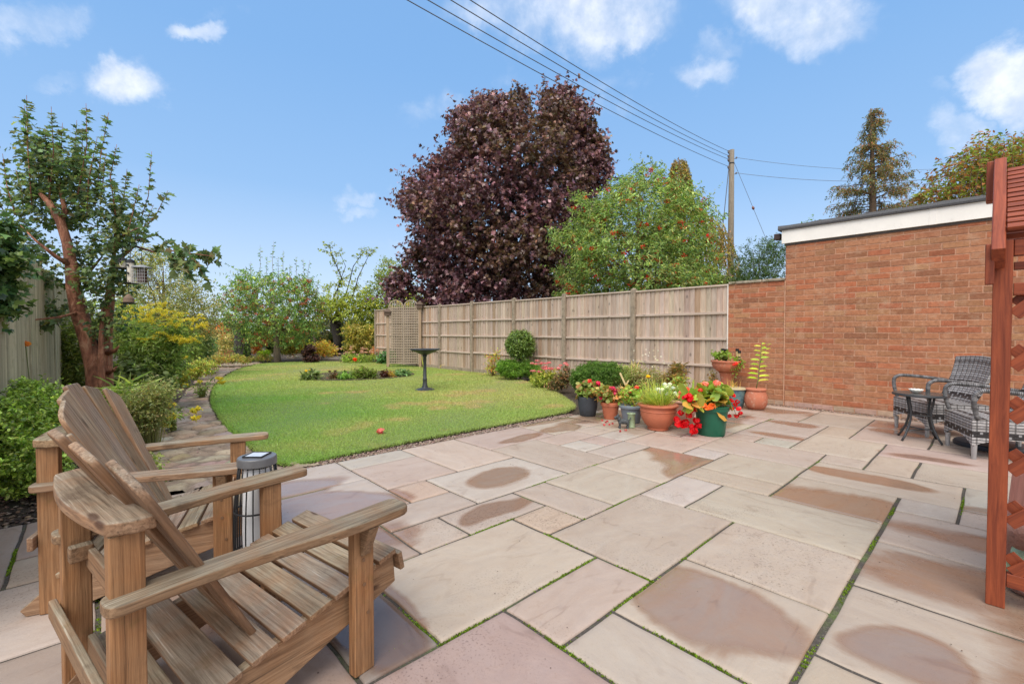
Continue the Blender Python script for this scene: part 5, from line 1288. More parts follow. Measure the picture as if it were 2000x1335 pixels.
# tall sparse conifer over the garage
r = np.random.default_rng(33); cb = at(1704, 640, 17.0)
th = thing('cypress_tree', (cb[0], cb[1], 0), 'tall sparse conical cypress with browning tips rising behind the garage roof', 'tree'); fb = FB(); mb = MB(4)
tp = at(1701, 212, 17); mb.tube([(cb[0], cb[1], -.05), tuple(at(1706, 500, 17)), tuple(at(1704, 330, 17)), tuple(tp)], [.2, .15, .08, .02], 9)
cyp = S_((92, 104, 78), (78, 94, 70), (106, 112, 84), (118, 98, 76), (132, 96, 78), (86, 92, 66))
zt = tp[2]; Q, T, = [], []
for i in range(125):
    f = r.uniform(0, 1) ** .8; f = max(f, .02); z = zt - f * (zt - at(1704, 470, 17)[2]); a = i * 2.399 + r.normal(0, .3); ln = (.08 + f ** 1.05 * 2.0) * r.uniform(.55, 1.1)
    base_ = np.array([cb[0] - .05, cb[1], z]); d = np.array([math.cos(a), math.sin(a), .28 - .1 * f]); e = base_ + d * ln; e[2] -= .12 * ln
    pts = limb(mb, base_, e, .02, .006, r, .08, 6, 5, .05)
    m_ = int(6 + ln * 18)
    for j in range(m_):
        s = r.uniform(.15, 1) ** .7; p = base_ * (1 - s) + e * s; p[2] += .05 * ln * math.sin(math.pi * s); Q.append(p + r.normal(0, .05, 3)); T.append(np.array([math.cos(a) * .5, math.sin(a) * .5, -.75]) + r.normal(0, .35, 3))
twigs(r, fb, np.array(Q), np.array(T), .24, 12, .062, .028, cyp, 'kite', .3, .3, tvar=.3, spread=.75)
mb.build('trunk', BARK, th, smooth=True, world=True); fb.build('crown', LEAF, th)
# photinia
r = np.random.default_rng(35); ph = at(1920, 640, 11.5)
php = S_((104, 120, 64), (86, 108, 56), (118, 130, 74), (124, 90, 64), (136, 96, 70), (96, 112, 58), (108, 76, 58))
sh = []
for i in range(40):
    x = r.uniform(1790, 2080); y = 395 - r.uniform(0, 20); top = np.interp(x, [1780, 1840, 1880, 1915, 1950, 2000, 2080], [380, 330, 290, 245, 255, 262, 240]) + r.uniform(-4, 45)
    dd_ = 11.5 + r.uniform(-.9, .9); sh.append((at(x, y, dd_), at(x + r.uniform(-14, 24), top, dd_), .010, 11, .10, .042))
bush('photinia_shrub', 'leafy green shrub with bronze-red shoot tips above the garage roof at the right edge', 'tree', (ph[0], ph[1], 0),
     [pxblob(1900, 345, 11.5, 70, 50), pxblob(1930, 310, 11.5, 44, 44), pxblob(1985, 320, 11.5, 56, 62), pxblob(1835, 392, 11.5, 52, 20), pxblob(1950, 440, 11.5, 110, 60), pxblob(2060, 330, 11.5, 60, 80)], 1700, 8, .3, .10, .042, php, seed=3, shoots=sh,
     trunk=[([(ph[0], ph[1], -.05), (ph[0] + .1, ph[1], 1.4), (ph[0] + .2, ph[1], 2.6)], [.09, .07, .05])], branches=5, droop=.1, up=.6, tvar=.2)
# dark evergreen at the wall end
dk = S_((66, 90, 62), (54, 76, 54), (80, 104, 68), (48, 66, 48)); ev = at(1480, 640, 12.5)
bush('evergreen_shrub', 'dense dark green evergreen filling the corner between pole and garage', 'tree', (ev[0], ev[1], 0),
     [pxblob(1482, 515, 12.5, 48, 50), pxblob(1460, 545, 12.2, 40, 40), pxblob(1512, 490, 12.6, 30, 34), pxblob(1440, 570, 12, 40, 35), pxblob(1520, 550, 12, 30, 60), pxblob(1500, 600, 12, 70, 60)], 2600, 10, .17, .05, .02, dk, 'kite', seed=4, up=.8,
     trunk=[([(ev[0], ev[1], -.05), (ev[0], ev[1], 1.6)], [.08, .05])], branches=4)
tw = at(1588, 640, 13)
bush('sapling', 'small green leafy top just showing above the left part of the garage roof', 'tree', (tw[0], tw[1], 0), [pxblob(1588, 436, 13, 18, 12)], 22, 6, .2, .07, .03, GREENS, seed=5, trunk=[([(tw[0], tw[1], -.05), tuple(at(1588, 500, 13)), tuple(at(1588, 440, 13))], [.04, .03, .01])])
# light green trees far left of the maple
yg = S_((118, 134, 82), (104, 124, 76), (132, 140, 88), (92, 112, 68)); b0 = at(765, 640, 26)
crowntree('birch_tree', 'pale fresh-green small tree seen over the fence left of the purple maple', (b0[0], b0[1], 0), [(508, 752, 775), (530, 740, 792), (560, 725, 800), (600, 715, 800), (640, 720, 800)], 26, 1300, 7, .35, .10, .06, yg, 'oval', .07, 12, gap=.5, gf=3, shell=.6)
b0 = at(822, 640, 24)
crowntree('elder_shrub', 'mid-green shrub with yellow shoots above the fence just right of the trellis', (b0[0], b0[1], 0), [(572, 800, 840), (590, 790, 860), (620, 780, 870)], 20, 500, 7, .3, .09, .05, S_((120, 146, 70), (190, 176, 60), (96, 124, 60)), 'oval', .05, 13, gap=.3, cat='shrub')

# ================================================================ trees inside the garden, far end
b0 = gnd(542, 706); dT2 = b0[1]
ca = S_((100, 134, 84), (84, 118, 72), (118, 146, 92), (74, 104, 64), (134, 150, 92)); sh = []
r = np.random.default_rng(41)
for (x0, y0, x1, y1) in ((505, 560, 508, 478), (535, 560, 535, 470), (525, 560, 522, 500), (555, 565, 553, 488), (575, 570, 578, 500), (600, 580, 605, 508), (480, 580, 477, 525), (595, 560, 592, 505), (460, 600, 450, 542), (615, 590, 622, 545), (490, 570, 490, 510), (565, 570, 566, 515), (545, 570, 543, 500)):
    sh.append((at(x0, y0, dT2 + r.uniform(-.6, .6)), at(x1, y1, dT2 + r.uniform(-.5, .5)), .012, 16, .10, .04))
crowntree('crab_apple_tree', 'round-crowned green tree with dull red fruit and upright shoots behind the lawn', (b0[0], b0[1], 0),
    [(545, 475, 600), (570, 450, 620), (600, 438, 625), (630, 445, 620), (655, 468, 605), (678, 500, 590)], dT2, 2000, 8, .34, .10, .042, scl(ca, .92), 'oval', .13, 14, gap=.18, gf=2.6, shoots=sh, berries=(240, .055, S_((188, 104, 92), (170, 80, 72), (200, 124, 100)), .12), forkz=.75, barkmat=simple('grey bark', srgb(138, 122, 102), .9, .3, 14, (30, 1, .012)), nlimb=12)
b0 = gnd(655, 692); d2_ = b0[1]
ap = S_((128, 142, 70), (112, 130, 64), (142, 152, 78), (98, 116, 58)); r = np.random.default_rng(43); mb = MB(5)
k_ = d2_
trk = [([(b0[0], b0[1], -.05), tuple(at(660, 665, k_)), tuple(at(655, 630, k_)), tuple(at(662, 612, k_))], [.28, .24, .27, .22])]
for pts, rr_ in (([(655, 625), (672, 600), (690, 575), (700, 540), (722, 495)], .05), ([(660, 620), (652, 580), (668, 545), (650, 500), (642, 478)], .05), ([(662, 615), (680, 560), (690, 520), (712, 488), (730, 490)], .035), ([(655, 630), (625, 605), (600, 590)], .07), ([(660, 625), (695, 605), (735, 590)], .06), ([(660, 620), (660, 560), (675, 520), (662, 490)], .03), ([(660, 630), (690, 640), (715, 625)], .05)):
    trk.append(([tuple(at(x, y, k_ + r.uniform(-.3, .3))) for x, y in pts], list(np.linspace(rr_, rr_ * .25, len(pts)))))
bush('apple_tree', 'old apple tree with a thick dark trunk, yellow-green leaves and a few bare upper branches', 'tree', (b0[0], b0[1], 0),
     [pxblob(x, y, k_, a, b_) for x, y, a, b_ in ((650, 590, 44, 26), (690, 605, 44, 26), (622, 600, 28, 22), (700, 575, 32, 20), (722, 632, 26, 20), (640, 560, 14, 10), (690, 640, 28, 14), (736, 590, 18, 12), (664, 548, 12, 10), (668, 600, 50, 30), (610, 640, 20, 20), (720, 600, 30, 26), (700, 655, 30, 20))] , 1150, 7, .42, .125, .065, ap, seed=6, trunk=trk, barkmat=DBARK, droop=.5,
     shoots=[(at(648, 500, k_), at(640, 474, k_), .01, 10, .13, .07), (at(640, 490, k_), at(622, 486, k_), .01, 9, .13, .07), (at(655, 500, k_), at(668, 482, k_), .01, 9, .13, .07), (at(700, 500, k_), at(712, 480, k_), .01, 8, .13, .07), (at(712, 495, k_), at(732, 488, k_), .01, 8, .13, .07), (at(650, 500, k_), at(655, 512, k_), .01, 7, .13, .07), (at(700, 540, k_), at(706, 530, k_), .01, 7, .13, .07), (at(672, 545, k_), at(690, 530, k_), .01, 7, .13, .07), (at(668, 520, k_), at(658, 530, k_), .01, 7, .13, .07)] + [(at(x, y, k_), at(x + dx, y - 9, k_ + dx * .03), .008, 7, .11, .06) for x, y in ((645, 485), (650, 500), (655, 520), (662, 535), (655, 560), (662, 500), (665, 515), (672, 545), (690, 530), (700, 505), (706, 520), (712, 492), (718, 500), (722, 497), (728, 490), (690, 550), (680, 560), (662, 560), (640, 480), (695, 565)) for dx in (-11, 10)])
def far(name, label, cat, px, pyb, blobs, n, pal, L=.09, Wd=.05, tl=.25, k=6, seed=0, base_y=None, **kw):
    b0 = gnd(px, pyb); d = b0[1]
    return bush(name, label, cat, (b0[0], b0[1], 0), [pxblob(x, y, d, a, c) for x, y, a, c in blobs], n, k, tl, L, Wd, pal, seed=seed, **kw)
far('shrub', 'yellow-leaved open shrub beside the dark apple trunk, in front of the far fence', 'shrub', 700, 695, [(700, 662, 26, 24), (690, 640, 20, 16), (715, 675, 20, 18), (685, 680, 14, 14), (722, 650, 16, 18)], 460, S_((136, 132, 74), (118, 122, 64), (146, 138, 80), (106, 114, 60)), .12, .06, .3, seed=7, branches=3, droop=.5)
# stout ivy-dark stump
b0 = gnd(474, 703); mb = MB(7)
st_ = thing('tree_stump', (b0[0], b0[1], 0), 'tall dark furrowed tree stump at the end of the path', 'tree stump')
for k in range(1): mb.tube([(b0[0], b0[1], -.05), tuple(at(473, 680, b0[1])), tuple(at(472, 655, b0[1])), tuple(at(468, 632, b0[1]))], [.38, .30, .28, .30], 16, jit=.16)
mb.build('trunk', simple('furrowed bark', srgb(78, 72, 66), .9, .5, 18, (24, 1, .05)), st_, world=True)
r = np.random.default_rng(3); fb = FB(); Q = np.array([at(x, y, b0[1] - .25) for x, y in zip(r.uniform(455, 492, 60), r.uniform(680, 704, 60))]); twigs(r, fb, Q, np.tile([0, -.2, 1.0], (60, 1)) + r.normal(0, .4, (60, 3)), .25, 6, .07, .04, GREENS); fb.build('ivy', LEAF, st_)
# distant masses closing the garden
r = np.random.default_rng(51); fb = FB(); Q = []; 
for i in range(2600):
    px = r.uniform(120, 790); d = r.uniform(27, 36); top = 634 - 12 * math.sin(px * .021) - 8 * math.sin(px * .06 + 1) - (18 if px < 330 else 0); Q.append(at(px, r.uniform(top, 668), d))
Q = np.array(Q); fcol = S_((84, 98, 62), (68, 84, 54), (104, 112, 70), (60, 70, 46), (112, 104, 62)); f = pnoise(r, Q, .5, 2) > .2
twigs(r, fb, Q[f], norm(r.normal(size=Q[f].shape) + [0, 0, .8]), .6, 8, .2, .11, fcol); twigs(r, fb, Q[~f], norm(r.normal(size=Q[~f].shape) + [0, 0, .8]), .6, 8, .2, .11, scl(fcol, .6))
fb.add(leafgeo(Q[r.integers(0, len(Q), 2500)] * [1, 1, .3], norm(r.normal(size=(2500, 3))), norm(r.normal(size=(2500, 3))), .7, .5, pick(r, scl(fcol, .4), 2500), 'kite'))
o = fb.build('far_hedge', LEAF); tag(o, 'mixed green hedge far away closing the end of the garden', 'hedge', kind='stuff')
yl = S_((226, 176, 60), (212, 150, 44), (190, 130, 50), (160, 140, 60)); orc = S_((164, 108, 62), (150, 90, 50), (172, 122, 78), (128, 84, 52))
far('shrub', 'rusty orange autumn shrub in the far left border', 'shrub', 428, 688, [(425, 641, 26, 14), (408, 650, 14, 12), (440, 655, 18, 14), (425, 665, 24, 16)], 420, orc, .09, .05, .22, seed=8, branches=3)
far('variegated_shrub', 'cream-green variegated rounded shrub left of the dark stump', 'shrub', 430, 698, [(430, 658, 26, 20), (418, 672, 24, 18), (446, 672, 16, 20), (430, 684, 26, 12)], 520, S_((150, 148, 112), (130, 134, 94), (112, 120, 80), (166, 160, 130)), .07, .04, .18, seed=9, branches=3)
far('shrub', 'orange and yellow low shrub glimpsed beneath the crab apple crown', 'shrub', 510, 700, [(505, 668, 20, 8), (518, 660, 14, 8), (498, 680, 12, 8)], 160, orc + S_((110, 120, 60)), .09, .05, .2, seed=10)
far('dark_shrub', 'very dark green shrub in the shade between the two far trees', 'shrub', 605, 684, [(595, 662, 30, 18), (620, 656, 24, 20), (575, 668, 20, 14)], 420, S_((44, 50, 36), (36, 40, 30), (56, 64, 42)), .10, .06, .25, seed=11)
b0 = gnd(640, 676); mb = MB(1)
post_ = MB(1); post_.tube([tuple(gnd(616, 690)), tuple(at(613, 640, gnd(616, 690)[1]))], [.07, .05], 7); o = post_.build('garden_stake', BARK, world=True); tag(o, 'short grey leaning stake between the two far trees', 'stake')
# back border
bb_ = [ ('green and rust perennial clump just right of the crab apple trunk', 566, 702, [(566, 680, 20, 14), (580, 672, 18, 12)], 300, S_((140, 142, 76), (120, 134, 70), (158, 120, 76), (96, 116, 60)), .08, .035),
 ('pale yellow-green lily-like foliage clump behind the dark heuchera', 595, 700, [(596, 676, 16, 12), (612, 682, 14, 10)], 200, S_((170, 176, 96), (140, 154, 80), (188, 186, 120)), .14, .03),
 ('loose yellow-green clump with reddish tints left of the apple trunk', 632, 700, [(630, 680, 22, 15), (645, 686, 14, 10)], 330, S_((158, 160, 84), (136, 142, 76), (176, 132, 86), (180, 176, 100)), .10, .035),
 ('low green ground plants at the foot of the crab apple', 520, 705, [(520, 698, 24, 6), (500, 700, 14, 5)], 200, S_((132, 144, 78), (108, 126, 66), (160, 132, 90)), .06, .03),
 ('bright small strap-leaved clump in the bed left of the crab apple trunk', 516, 703, [(516, 692, 8, 7)], 60, S_((160, 180, 80), (132, 160, 66)), .16, .025),
 ('rust-coloured feathery clump right of the pink sedum at the back of the lawn', 735, 706, [(738, 688, 12, 12), (748, 692, 8, 8)], 190, S_((176, 118, 84), (158, 100, 70), (140, 110, 70)), .07, .02)]
for i, (lab, px, pb_, bl, n, pal, L, Wd) in enumerate(bb_): far('border_plant', lab, 'plant', px, pb_, bl, n, pal, L, Wd, .2, seed=20 + i, group='plants in the far bed')
far('heuchera', 'dark purple-brown mounded plant at the back edge of the lawn', 'plant', 609, 708, [(609, 700, 13, 8), (606, 682, 9, 9), (600, 690, 8, 8)], 300, S_((58, 44, 46), (74, 54, 54), (46, 36, 40)), .07, .06, .12, seed=30, shape='round')
b0 = gnd(706, 708); r = np.random.default_rng(60)
far('sedum', 'dusty pink flowering sedum at the back edge of the lawn', 'plant', 706, 708, [(700, 700, 28, 9), (680, 698, 16, 8), (725, 698, 14, 8)], 420, S_((112, 138, 72), (134, 152, 80), (90, 118, 60)), .06, .03, .13, seed=31,
    fl=[(np.array([at(x, y, b0[1]) for x, y in zip(r.uniform(668, 735, 34), r.uniform(680, 697, 34))]) + r.normal(0, .15, (34, 3)) * [1, 1, .2], .075, 34, .03, S_((206, 164, 150), (190, 146, 136), (214, 180, 160)), 'round', .45)])
far('peony', 'bushy deep green peony clump in front of the trellis', 'plant', 768, 710, [(768, 697, 25, 12), (755, 700, 16, 9), (782, 702, 16, 8)], 460, S_((62, 104, 62), (78, 122, 72), (52, 88, 54)), .13, .045, .2, seed=32, mat=LEAFG)
far('plum_leaved_clump', 'low brownish foliage clump at the base of the trellis post', 'plant', 808, 711, [(806, 700, 20, 9)], 220, S_((120, 96, 74), (104, 104, 66), (138, 108, 84)), .06, .03, .12, seed=33)
b0 = gnd(773, 700); far('dried_spikes', 'rust-brown dried flower spikes standing left of the trellis', 'plant', 752, 703, [(752, 680, 3, 20), (759, 676, 2.5, 18), (765, 684, 2.5, 14)], 110, S_((160, 104, 80), (140, 88, 66)), .05, .03, .08, seed=34)
b0 = gnd(693, 724); pp_ = thing('poppy', tuple(b0), 'single bright orange poppy on a thin stem at the back of the island bed', 'flower'); mb = MB(1); mb.tube([b0, b0 + [.02, 0, .22], at(693, 703, b0[1])], .004, 5); mb.build('stem', STEM, pp_, world=True)
fb = FB(); petals(r, fb, at(693, 702, b0[1])[None], .05, 16, .085, S_((240, 110, 50), (232, 88, 40)), 'round'); fb.build('flower_head', PETAL, pp_)
# slabs and stones under the far trees
STN = simple('grey stone', srgb(172, 160, 148), .85, .25, 9, (40, .8, .008))
for i, (px, py, w, h, lab) in enumerate(((520, 697, .9, .09, 'flat pale stone slab lying left of the crab apple trunk'), (572, 698, .6, .08, 'low pale edging stone right of the crab apple trunk'), (648, 700, 1.1, .07, 'flat grey stone slab between heuchera and sedum'), (505, 688, 1.2, .22, 'low pinkish stone ledge behind the crab apple trunk'))):
    g0 = gnd(px, py); mb = MB(i); rn = random.Random(i); out = [(g0[0] + math.cos(a) * w * .5 * rn.uniform(.85, 1.05), g0[1] + math.sin(a) * .3 * rn.uniform(.8, 1.1)) for a in np.linspace(0, 2 * math.pi, 9)[:-1]]
    mb.prism(out, xy(-.05), h + .05); o = mb.build('stone_slab', STN, world=True, bevel=.02); tag(o, lab, 'stone')
g0 = gnd(436, 692); rd = MB(1); rd.box((g0[0] - .1, g0[1] - .25, 0), (g0[0] + .55, g0[1] + .25, .26)); o = rd.build('red_crate', simple('faded red plastic', srgb(196, 92, 78), .5), world=True, bevel=.03); tag(o, 'faded red box lying at the far end of the left border', 'box')
g0 = gnd(362, 700)

# ================================================================ island bed in the lawn
isl = [gnd(*p)[:2] for p in ((590, 742), (640, 745), (720, 743), (790, 738), (815, 731), (790, 726), (720, 725), (650, 727), (600, 733))]
isl = smooth_poly(isl, 2); mb = MB(1); mb.add([(*p, .026) for p in isl], [tuple(range(len(isl)))]); mb.add([(*p, .0) for p in isl], [tuple(range(len(isl)))[::-1]]); o = mb.build('island_bed', SOIL); tag(o, kind='structure')
il = [('low grey-green leaf rosette with yellow flowers at the left end of the island bed', 606, 742, [(600, 738, 11, 5), (612, 733, 6, 7)], 60, S_((118, 140, 100), (102, 124, 84)), .16, .06, S_((236, 206, 60)), [(598, 724), (606, 723), (611, 725)]),
 ('small dark-stemmed plant with brown seed heads in the island bed', 653, 741, [(653, 735, 7, 7)], 50, S_((110, 90, 70), (90, 80, 60)), .06, .03, S_((84, 64, 60)), [(644, 725), (655, 724)]),
 ('spreading green leaves left of the grassy clump in the island bed', 676, 741, [(676, 736, 14, 5)], 90, S_((120, 160, 84), (98, 138, 70)), .09, .04, None, None),
 ('tallest grassy green clump with small mauve flowers in the island bed', 712, 740, [(706, 730, 14, 9), (722, 732, 10, 8)], 190, S_((112, 142, 70), (130, 154, 84), (98, 110, 70)), .11, .022, S_((150, 120, 140), (170, 130, 120)), [(700, 722), (712, 719), (720, 726), (708, 736)]),
 ('dark purple-leaved seedling between the two green clumps of the island bed', 751, 738, [(751, 732, 5, 7)], 40, S_((70, 46, 44), (96, 66, 54)), .08, .035, None, None),
 ('straggly yellowing plant right of the purple seedling in the island bed', 765, 737, [(764, 731, 7, 7)], 50, S_((176, 160, 84), (150, 150, 80), (150, 110, 76)), .06, .03, None, None),
 ('blue-green leafy plant at the right end of the island bed', 785, 735, [(785, 730, 13, 6)], 110, S_((106, 142, 106), (90, 126, 92), (124, 154, 116)), .08, .04, None, None)]
for i, (lab, px, pyb, bl, n, pal, L, Wd, fp, fpx) in enumerate(il):
    pal = scl(pal, .72)
    b0 = gnd(px, pyb); fl = None
    if fp: fl = [([at(x, y, b0[1]) for x, y in fpx], .035, 26, .028, fp, 'round', .6)]
    far('bedding_plant', lab, 'plant', px, pyb, bl, n, pal, L, Wd, .14, seed=50 + i, group='plants in the island bed', fl=fl)
# ================================================================ left side: tree, hedge, border
D1 = 5.5
acl = S_((76, 100, 76), (58, 78, 60), (78, 98, 76), (50, 68, 54), (86, 98, 70), (76, 82, 58))
def pts_(l, d): return [tuple(at(x, y, d + dz)) for x, y, dz in l]
base = gnd(198, 848); D1 = base[1]
r = np.random.default_rng(71)
m_, t, b = material('peeling cinnamon bark'); g = t.attr('gr', 'Vector'); oc = t.obj(); n1 = t.noise(t.scale(oc, (3, 3, 1.1)), 3.2, 6, .65, 1.2); n2 = t.noise(t.scale(oc, (1, 1, .4)), 22, 6, .7, .5)
c = t.ramp(n1, [(.30, srgb(70, 50, 42)), (.42, srgb(130, 84, 62)), (.54, srgb(172, 114, 86)), (.66, srgb(198, 152, 122)), (.8, srgb(146, 104, 84))]); c = t.mix(t.mapr(n2, .42, .72, 0, .6), c, srgb(96, 52, 38)); setv(t, b.inputs['Base Color'], c)
b.inputs['Roughness'].default_value = .75; setv(t, b.inputs['Normal'], t.bump(t.math('ADD', n1, n2), 1, .03)); CINN = m_
tA = pts_([(192, 850, 0), (190, 790, 0), (184, 720, 0), (172, 665, 0), (155, 610, 0), (143, 560, -.05), (140, 520, -.1), (132, 475, -.1), (118, 432, -.15), (96, 396, -.2), (78, 378, -.2)], D1)
tB = pts_([(206, 850, .1), (206, 760, .1), (205, 700, .1), (208, 640, .12), (214, 590, .15), (216, 545, .2), (232, 505, .25), (262, 480, .2)], D1)
tC = pts_([(202, 850, -.1), (199, 760, -.1), (197, 700, -.08), (198, 650, -.05), (200, 600, 0)], D1)
tD = pts_([(262, 480, .2), (300, 492, .1), (340, 490, 0), (380, 496, -.1), (415, 500, -.15)], D1)
tE = pts_([(118, 432, -.15), (128, 412, -.1), (120, 380, -.05), (116, 350, 0)], D1)
tF = pts_([(140, 520, -.1), (108, 500, -.3), (70, 470, -.4), (40, 440, -.4)], D1)
tG = pts_([(216, 545, .2), (222, 500, .1), (226, 450, .1), (232, 410, .1)], D1)
tH = pts_([(143, 560, -.05), (175, 530, .1), (200, 500, .2)], D1)
tI = pts_([(155, 610, 0), (110, 620, -.4), (60, 625, -.7)], D1)
tK = pts_([(208, 690, .1), (226, 684, 0), (232, 676, -.05)], D1)
tJ = pts_([(208, 730, .1), (222, 722, 0), (228, 716, -.05)], D1)
trk = [(tA, [.11, .10, .092, .088, .082, .075, .062, .05, .048, .036, .02]), (tB, [.085, .078, .07, .062, .05, .036, .028, .018]), (tC, [.04, .036, .03, .026, .012]), (tD, [.014, .011, .008, .006, .004]), (tE, [.035, .03, .02, .008]),
       (tF, [.03, .022, .012, .005]), (tG, [.028, .02, .014, .006]), (tH, [.03, .02, .008]), (tI, [.02, .012, .006]), (tK, [.035, .02, .008]), (tJ, [.03, .018, .007])]
sh = []
for (x0, y0, x1, y1) in ((62, 400, 52, 186), (60, 330, 48, 205), (96, 390, 100, 208), (90, 340, 88, 250), (118, 360, 122, 240), (140, 380, 150, 235), (152, 380, 168, 202), (150, 340, 160, 250), (186, 400, 212, 220), (170, 420, 190, 268), (226, 420, 228, 282), (236, 430, 248, 330), (262, 470, 296, 296), (250, 450, 272, 360), (255, 480, 300, 400), (268, 460, 328, 372), (225, 420, 212, 330),
     (30, 420, 5, 300), (45, 400, 30, 330), (20, 440, -20, 330), (80, 400, 70, 260), (130, 380, 136, 290), (40, 420, 12, 380), (196, 400, 206, 300), (240, 460, 290, 440), (264, 470, 310, 458), (100, 400, 110, 280)):
    d = D1 + r.uniform(-.55, .55); L_ = abs(y0 - y1) / FPX * D1; sh.append((at(x0, y0, d), at(x1, y1, d + r.uniform(-.2, .2)), .007, int(L_ * 20) + 8, .066, .042))
for (x0, y0, x1, y1) in ((300, 492, 330, 470), (320, 490, 352, 520), (340, 492, 372, 478), (360, 494, 392, 520), (370, 494, 400, 545), (385, 497, 428, 492), (380, 496, 424, 508), (330, 490, 345, 530), (355, 494, 372, 540), (120, 620, 75, 640), (90, 622, 45, 628), (60, 625, 25, 640), (100, 500, 60, 520)):
    d = D1 + r.uniform(-.3, .2); sh.append((at(x0, y0, d), at(x1, y1, d - .1), .005, 10, .095, .075))
bush('paperbark_maple', 'multi-stemmed tree with peeling cinnamon bark and upright leafy shoots in the left border', 'tree', tuple(base),
     [pxblob(x, y, D1, a, c_, (a + c_) * .5) for x, y, a, c_ in ((100, 345, 56, 60), (150, 330, 44, 60), (60, 395, 44, 40), (118, 420, 56, 34), (170, 400, 40, 40), (232, 410, 44, 36), (240, 450, 44, 34), (210, 480, 50, 34), (180, 545, 44, 30), (150, 500, 30, 30), (90, 540, 44, 30), (60, 480, 36, 34), (205, 590, 40, 36), (225, 540, 40, 40), (110, 600, 30, 16), (230, 630, 24, 22), (196, 640, 20, 20), (80, 300, 40, 50), (35, 440, 30, 30))], 1050, 6, .24, .056, .040, scl(acl, 1.3), 'maple',
     seed=14, trunk=trk, barkmat=CINN, shoots=sh, droop=.3, upn=.6, up=.7, tvar=.22)
# box hedge
r = np.random.default_rng(73); bl = []
for i in range(60):
    a, c_ = r.uniform(0, 1), r.uniform(0, 1)
    x = -3.53 - .30 * a - .78 * c_; y = 3.27 - .06 * a + .98 * c_; bl.append((x, y, r.uniform(.18, .62), .22, .22, .22))
bx_ = S_((122, 152, 74), (104, 134, 64), (140, 168, 86), (90, 118, 58), (150, 178, 96))
bush('box_hedge', 'low dense dark green clipped hedge at the left edge behind the wooden chairs', 'hedge', (-3.7, 3.7, 0), bl, 9500, 9, .085, .028, .017, bx_, 'oval', LEAFG, seed=15, shell=.16, droop=.05, up=.55, tvar=.25, sprigs=(700, (.08, .06, .04), .004))
cl_ = S_((62, 92, 62), (52, 80, 54), (78, 108, 70), (96, 120, 70))
bush('climbing_plant', 'dark-leaved climbing plant hanging over the slatted fence at the extreme left', 'plant', tuple(gnd(5, 1000)), [pxblob(x, y, 3.55, a, c_) for x, y, a, c_ in ((0, 475, 34, 34), (8, 550, 26, 44), (-20, 600, 40, 60), (30, 520, 26, 22), (-30, 480, 50, 40), (12, 445, 24, 18), (20, 600, 22, 16))], 230, 6, .14, .062, .05, cl_, 'maple', LEAFG, seed=16)
def bd(name, label, px, pyb, bl, n, pal, L, Wd, tl=.15, k=6, seed=0, cat='plant', **kw):
    b0 = gnd(px, pyb); d = b0[1]
    return bush(name, label, cat, (b0[0], b0[1], 0), [pxblob(x, y, d, a, c_) for x, y, a, c_ in bl], n, k, tl, L, Wd, pal, seed=seed, group='plants in the left border', **kw)
wg = S_((104, 120, 68), (88, 106, 60), (118, 130, 78), (76, 94, 54))
bd('tall_weeds', 'tall feathery light green weeds between the slatted fence and the cinnamon-barked tree', 135, 812, [(110, 690, 26, 60), (140, 670, 26, 70), (165, 690, 20, 60), (120, 740, 36, 40), (150, 740, 30, 40)], 620, wg, .07, .016, .28, 8, seed=17, up=1.2, sprigs=(120, (.12, .16, .06), .004))
plm = S_((222, 204, 74), (206, 188, 62), (180, 170, 66), (230, 216, 108))
def plume(p0, dr, L, n, r, w=.03):
    s = r.uniform(0, 1, n); dr = norm(np.array(dr, float)); side = norm(r.normal(size=(n, 3))); P = p0 + dr * (s * L)[:, None] + side * (w * (1 - s * .6) * r.uniform(.3, 1.6, n))[:, None]; P[:, 2] += .25 * L * np.sin(s * 3.1)
    return P
def goldenrod(label, px, pyb, bl, n, plumes, seed, h=.3, leafpal=None):
    r = np.random.default_rng(seed); b0 = gnd(px, pyb); d = b0[1]
    th = bd('goldenrod', label, px, pyb, bl, n, leafpal or S_((94, 118, 72), (108, 132, 80), (84, 104, 64), (120, 140, 88)), .085, .018, .26, 9, seed=seed, up=1.0, sprigs=(90, (.11, .14, .05), .004))
    for (x, y, nb, sc) in plumes:
        fb = FB(); c = at(x, y, d - r.uniform(0, .25)); P = []
        for j in range(nb):
            a = r.uniform(0, 6.28); P.append(plume(c + r.normal(0, .006 * sc, 3), (math.cos(a), math.sin(a) * .8, r.uniform(-.1, .5)), h * sc * r.uniform(.5, 1.1), 60, r, .022))
        P = np.concatenate(P); fb.add(leafgeo(P, sph(r, len(P)), sph(r, len(P)), .021 * max(1, d / 8), .017 * max(1, d / 8), pick(r, plm, len(P), .16), 'kite')); fb.build('flower_plume', PETAL, th)
goldenrod('largest arching goldenrod clump with many yellow plumes right of the cinnamon-barked tree', 300, 795, [(300, 668, 44, 30), (262, 690, 34, 34), (330, 690, 30, 26), (300, 720, 50, 30), (250, 650, 22, 22), (340, 650, 22, 18)], 620,
    [(262, 612, 7, 1.0), (290, 618, 8, 1.1), (318, 616, 8, 1.0), (335, 625, 6, .9), (300, 632, 6, 1), (345, 640, 8, 1.0), (284, 666, 6, .6), (335, 664, 8, .9), (352, 672, 8, .9), (368, 668, 9, .9), (250, 628, 4, .7), (322, 598, 3, .6)], 18, .32)
goldenrod('lone upright goldenrod behind the big clump, near the cream variegated shrub', 385, 742, [(380, 670, 18, 26), (372, 690, 18, 20)], 110, [(378, 628, 7, 1.2), (386, 640, 7, 1.1), (374, 645, 5, 1.0)], 19, .36)
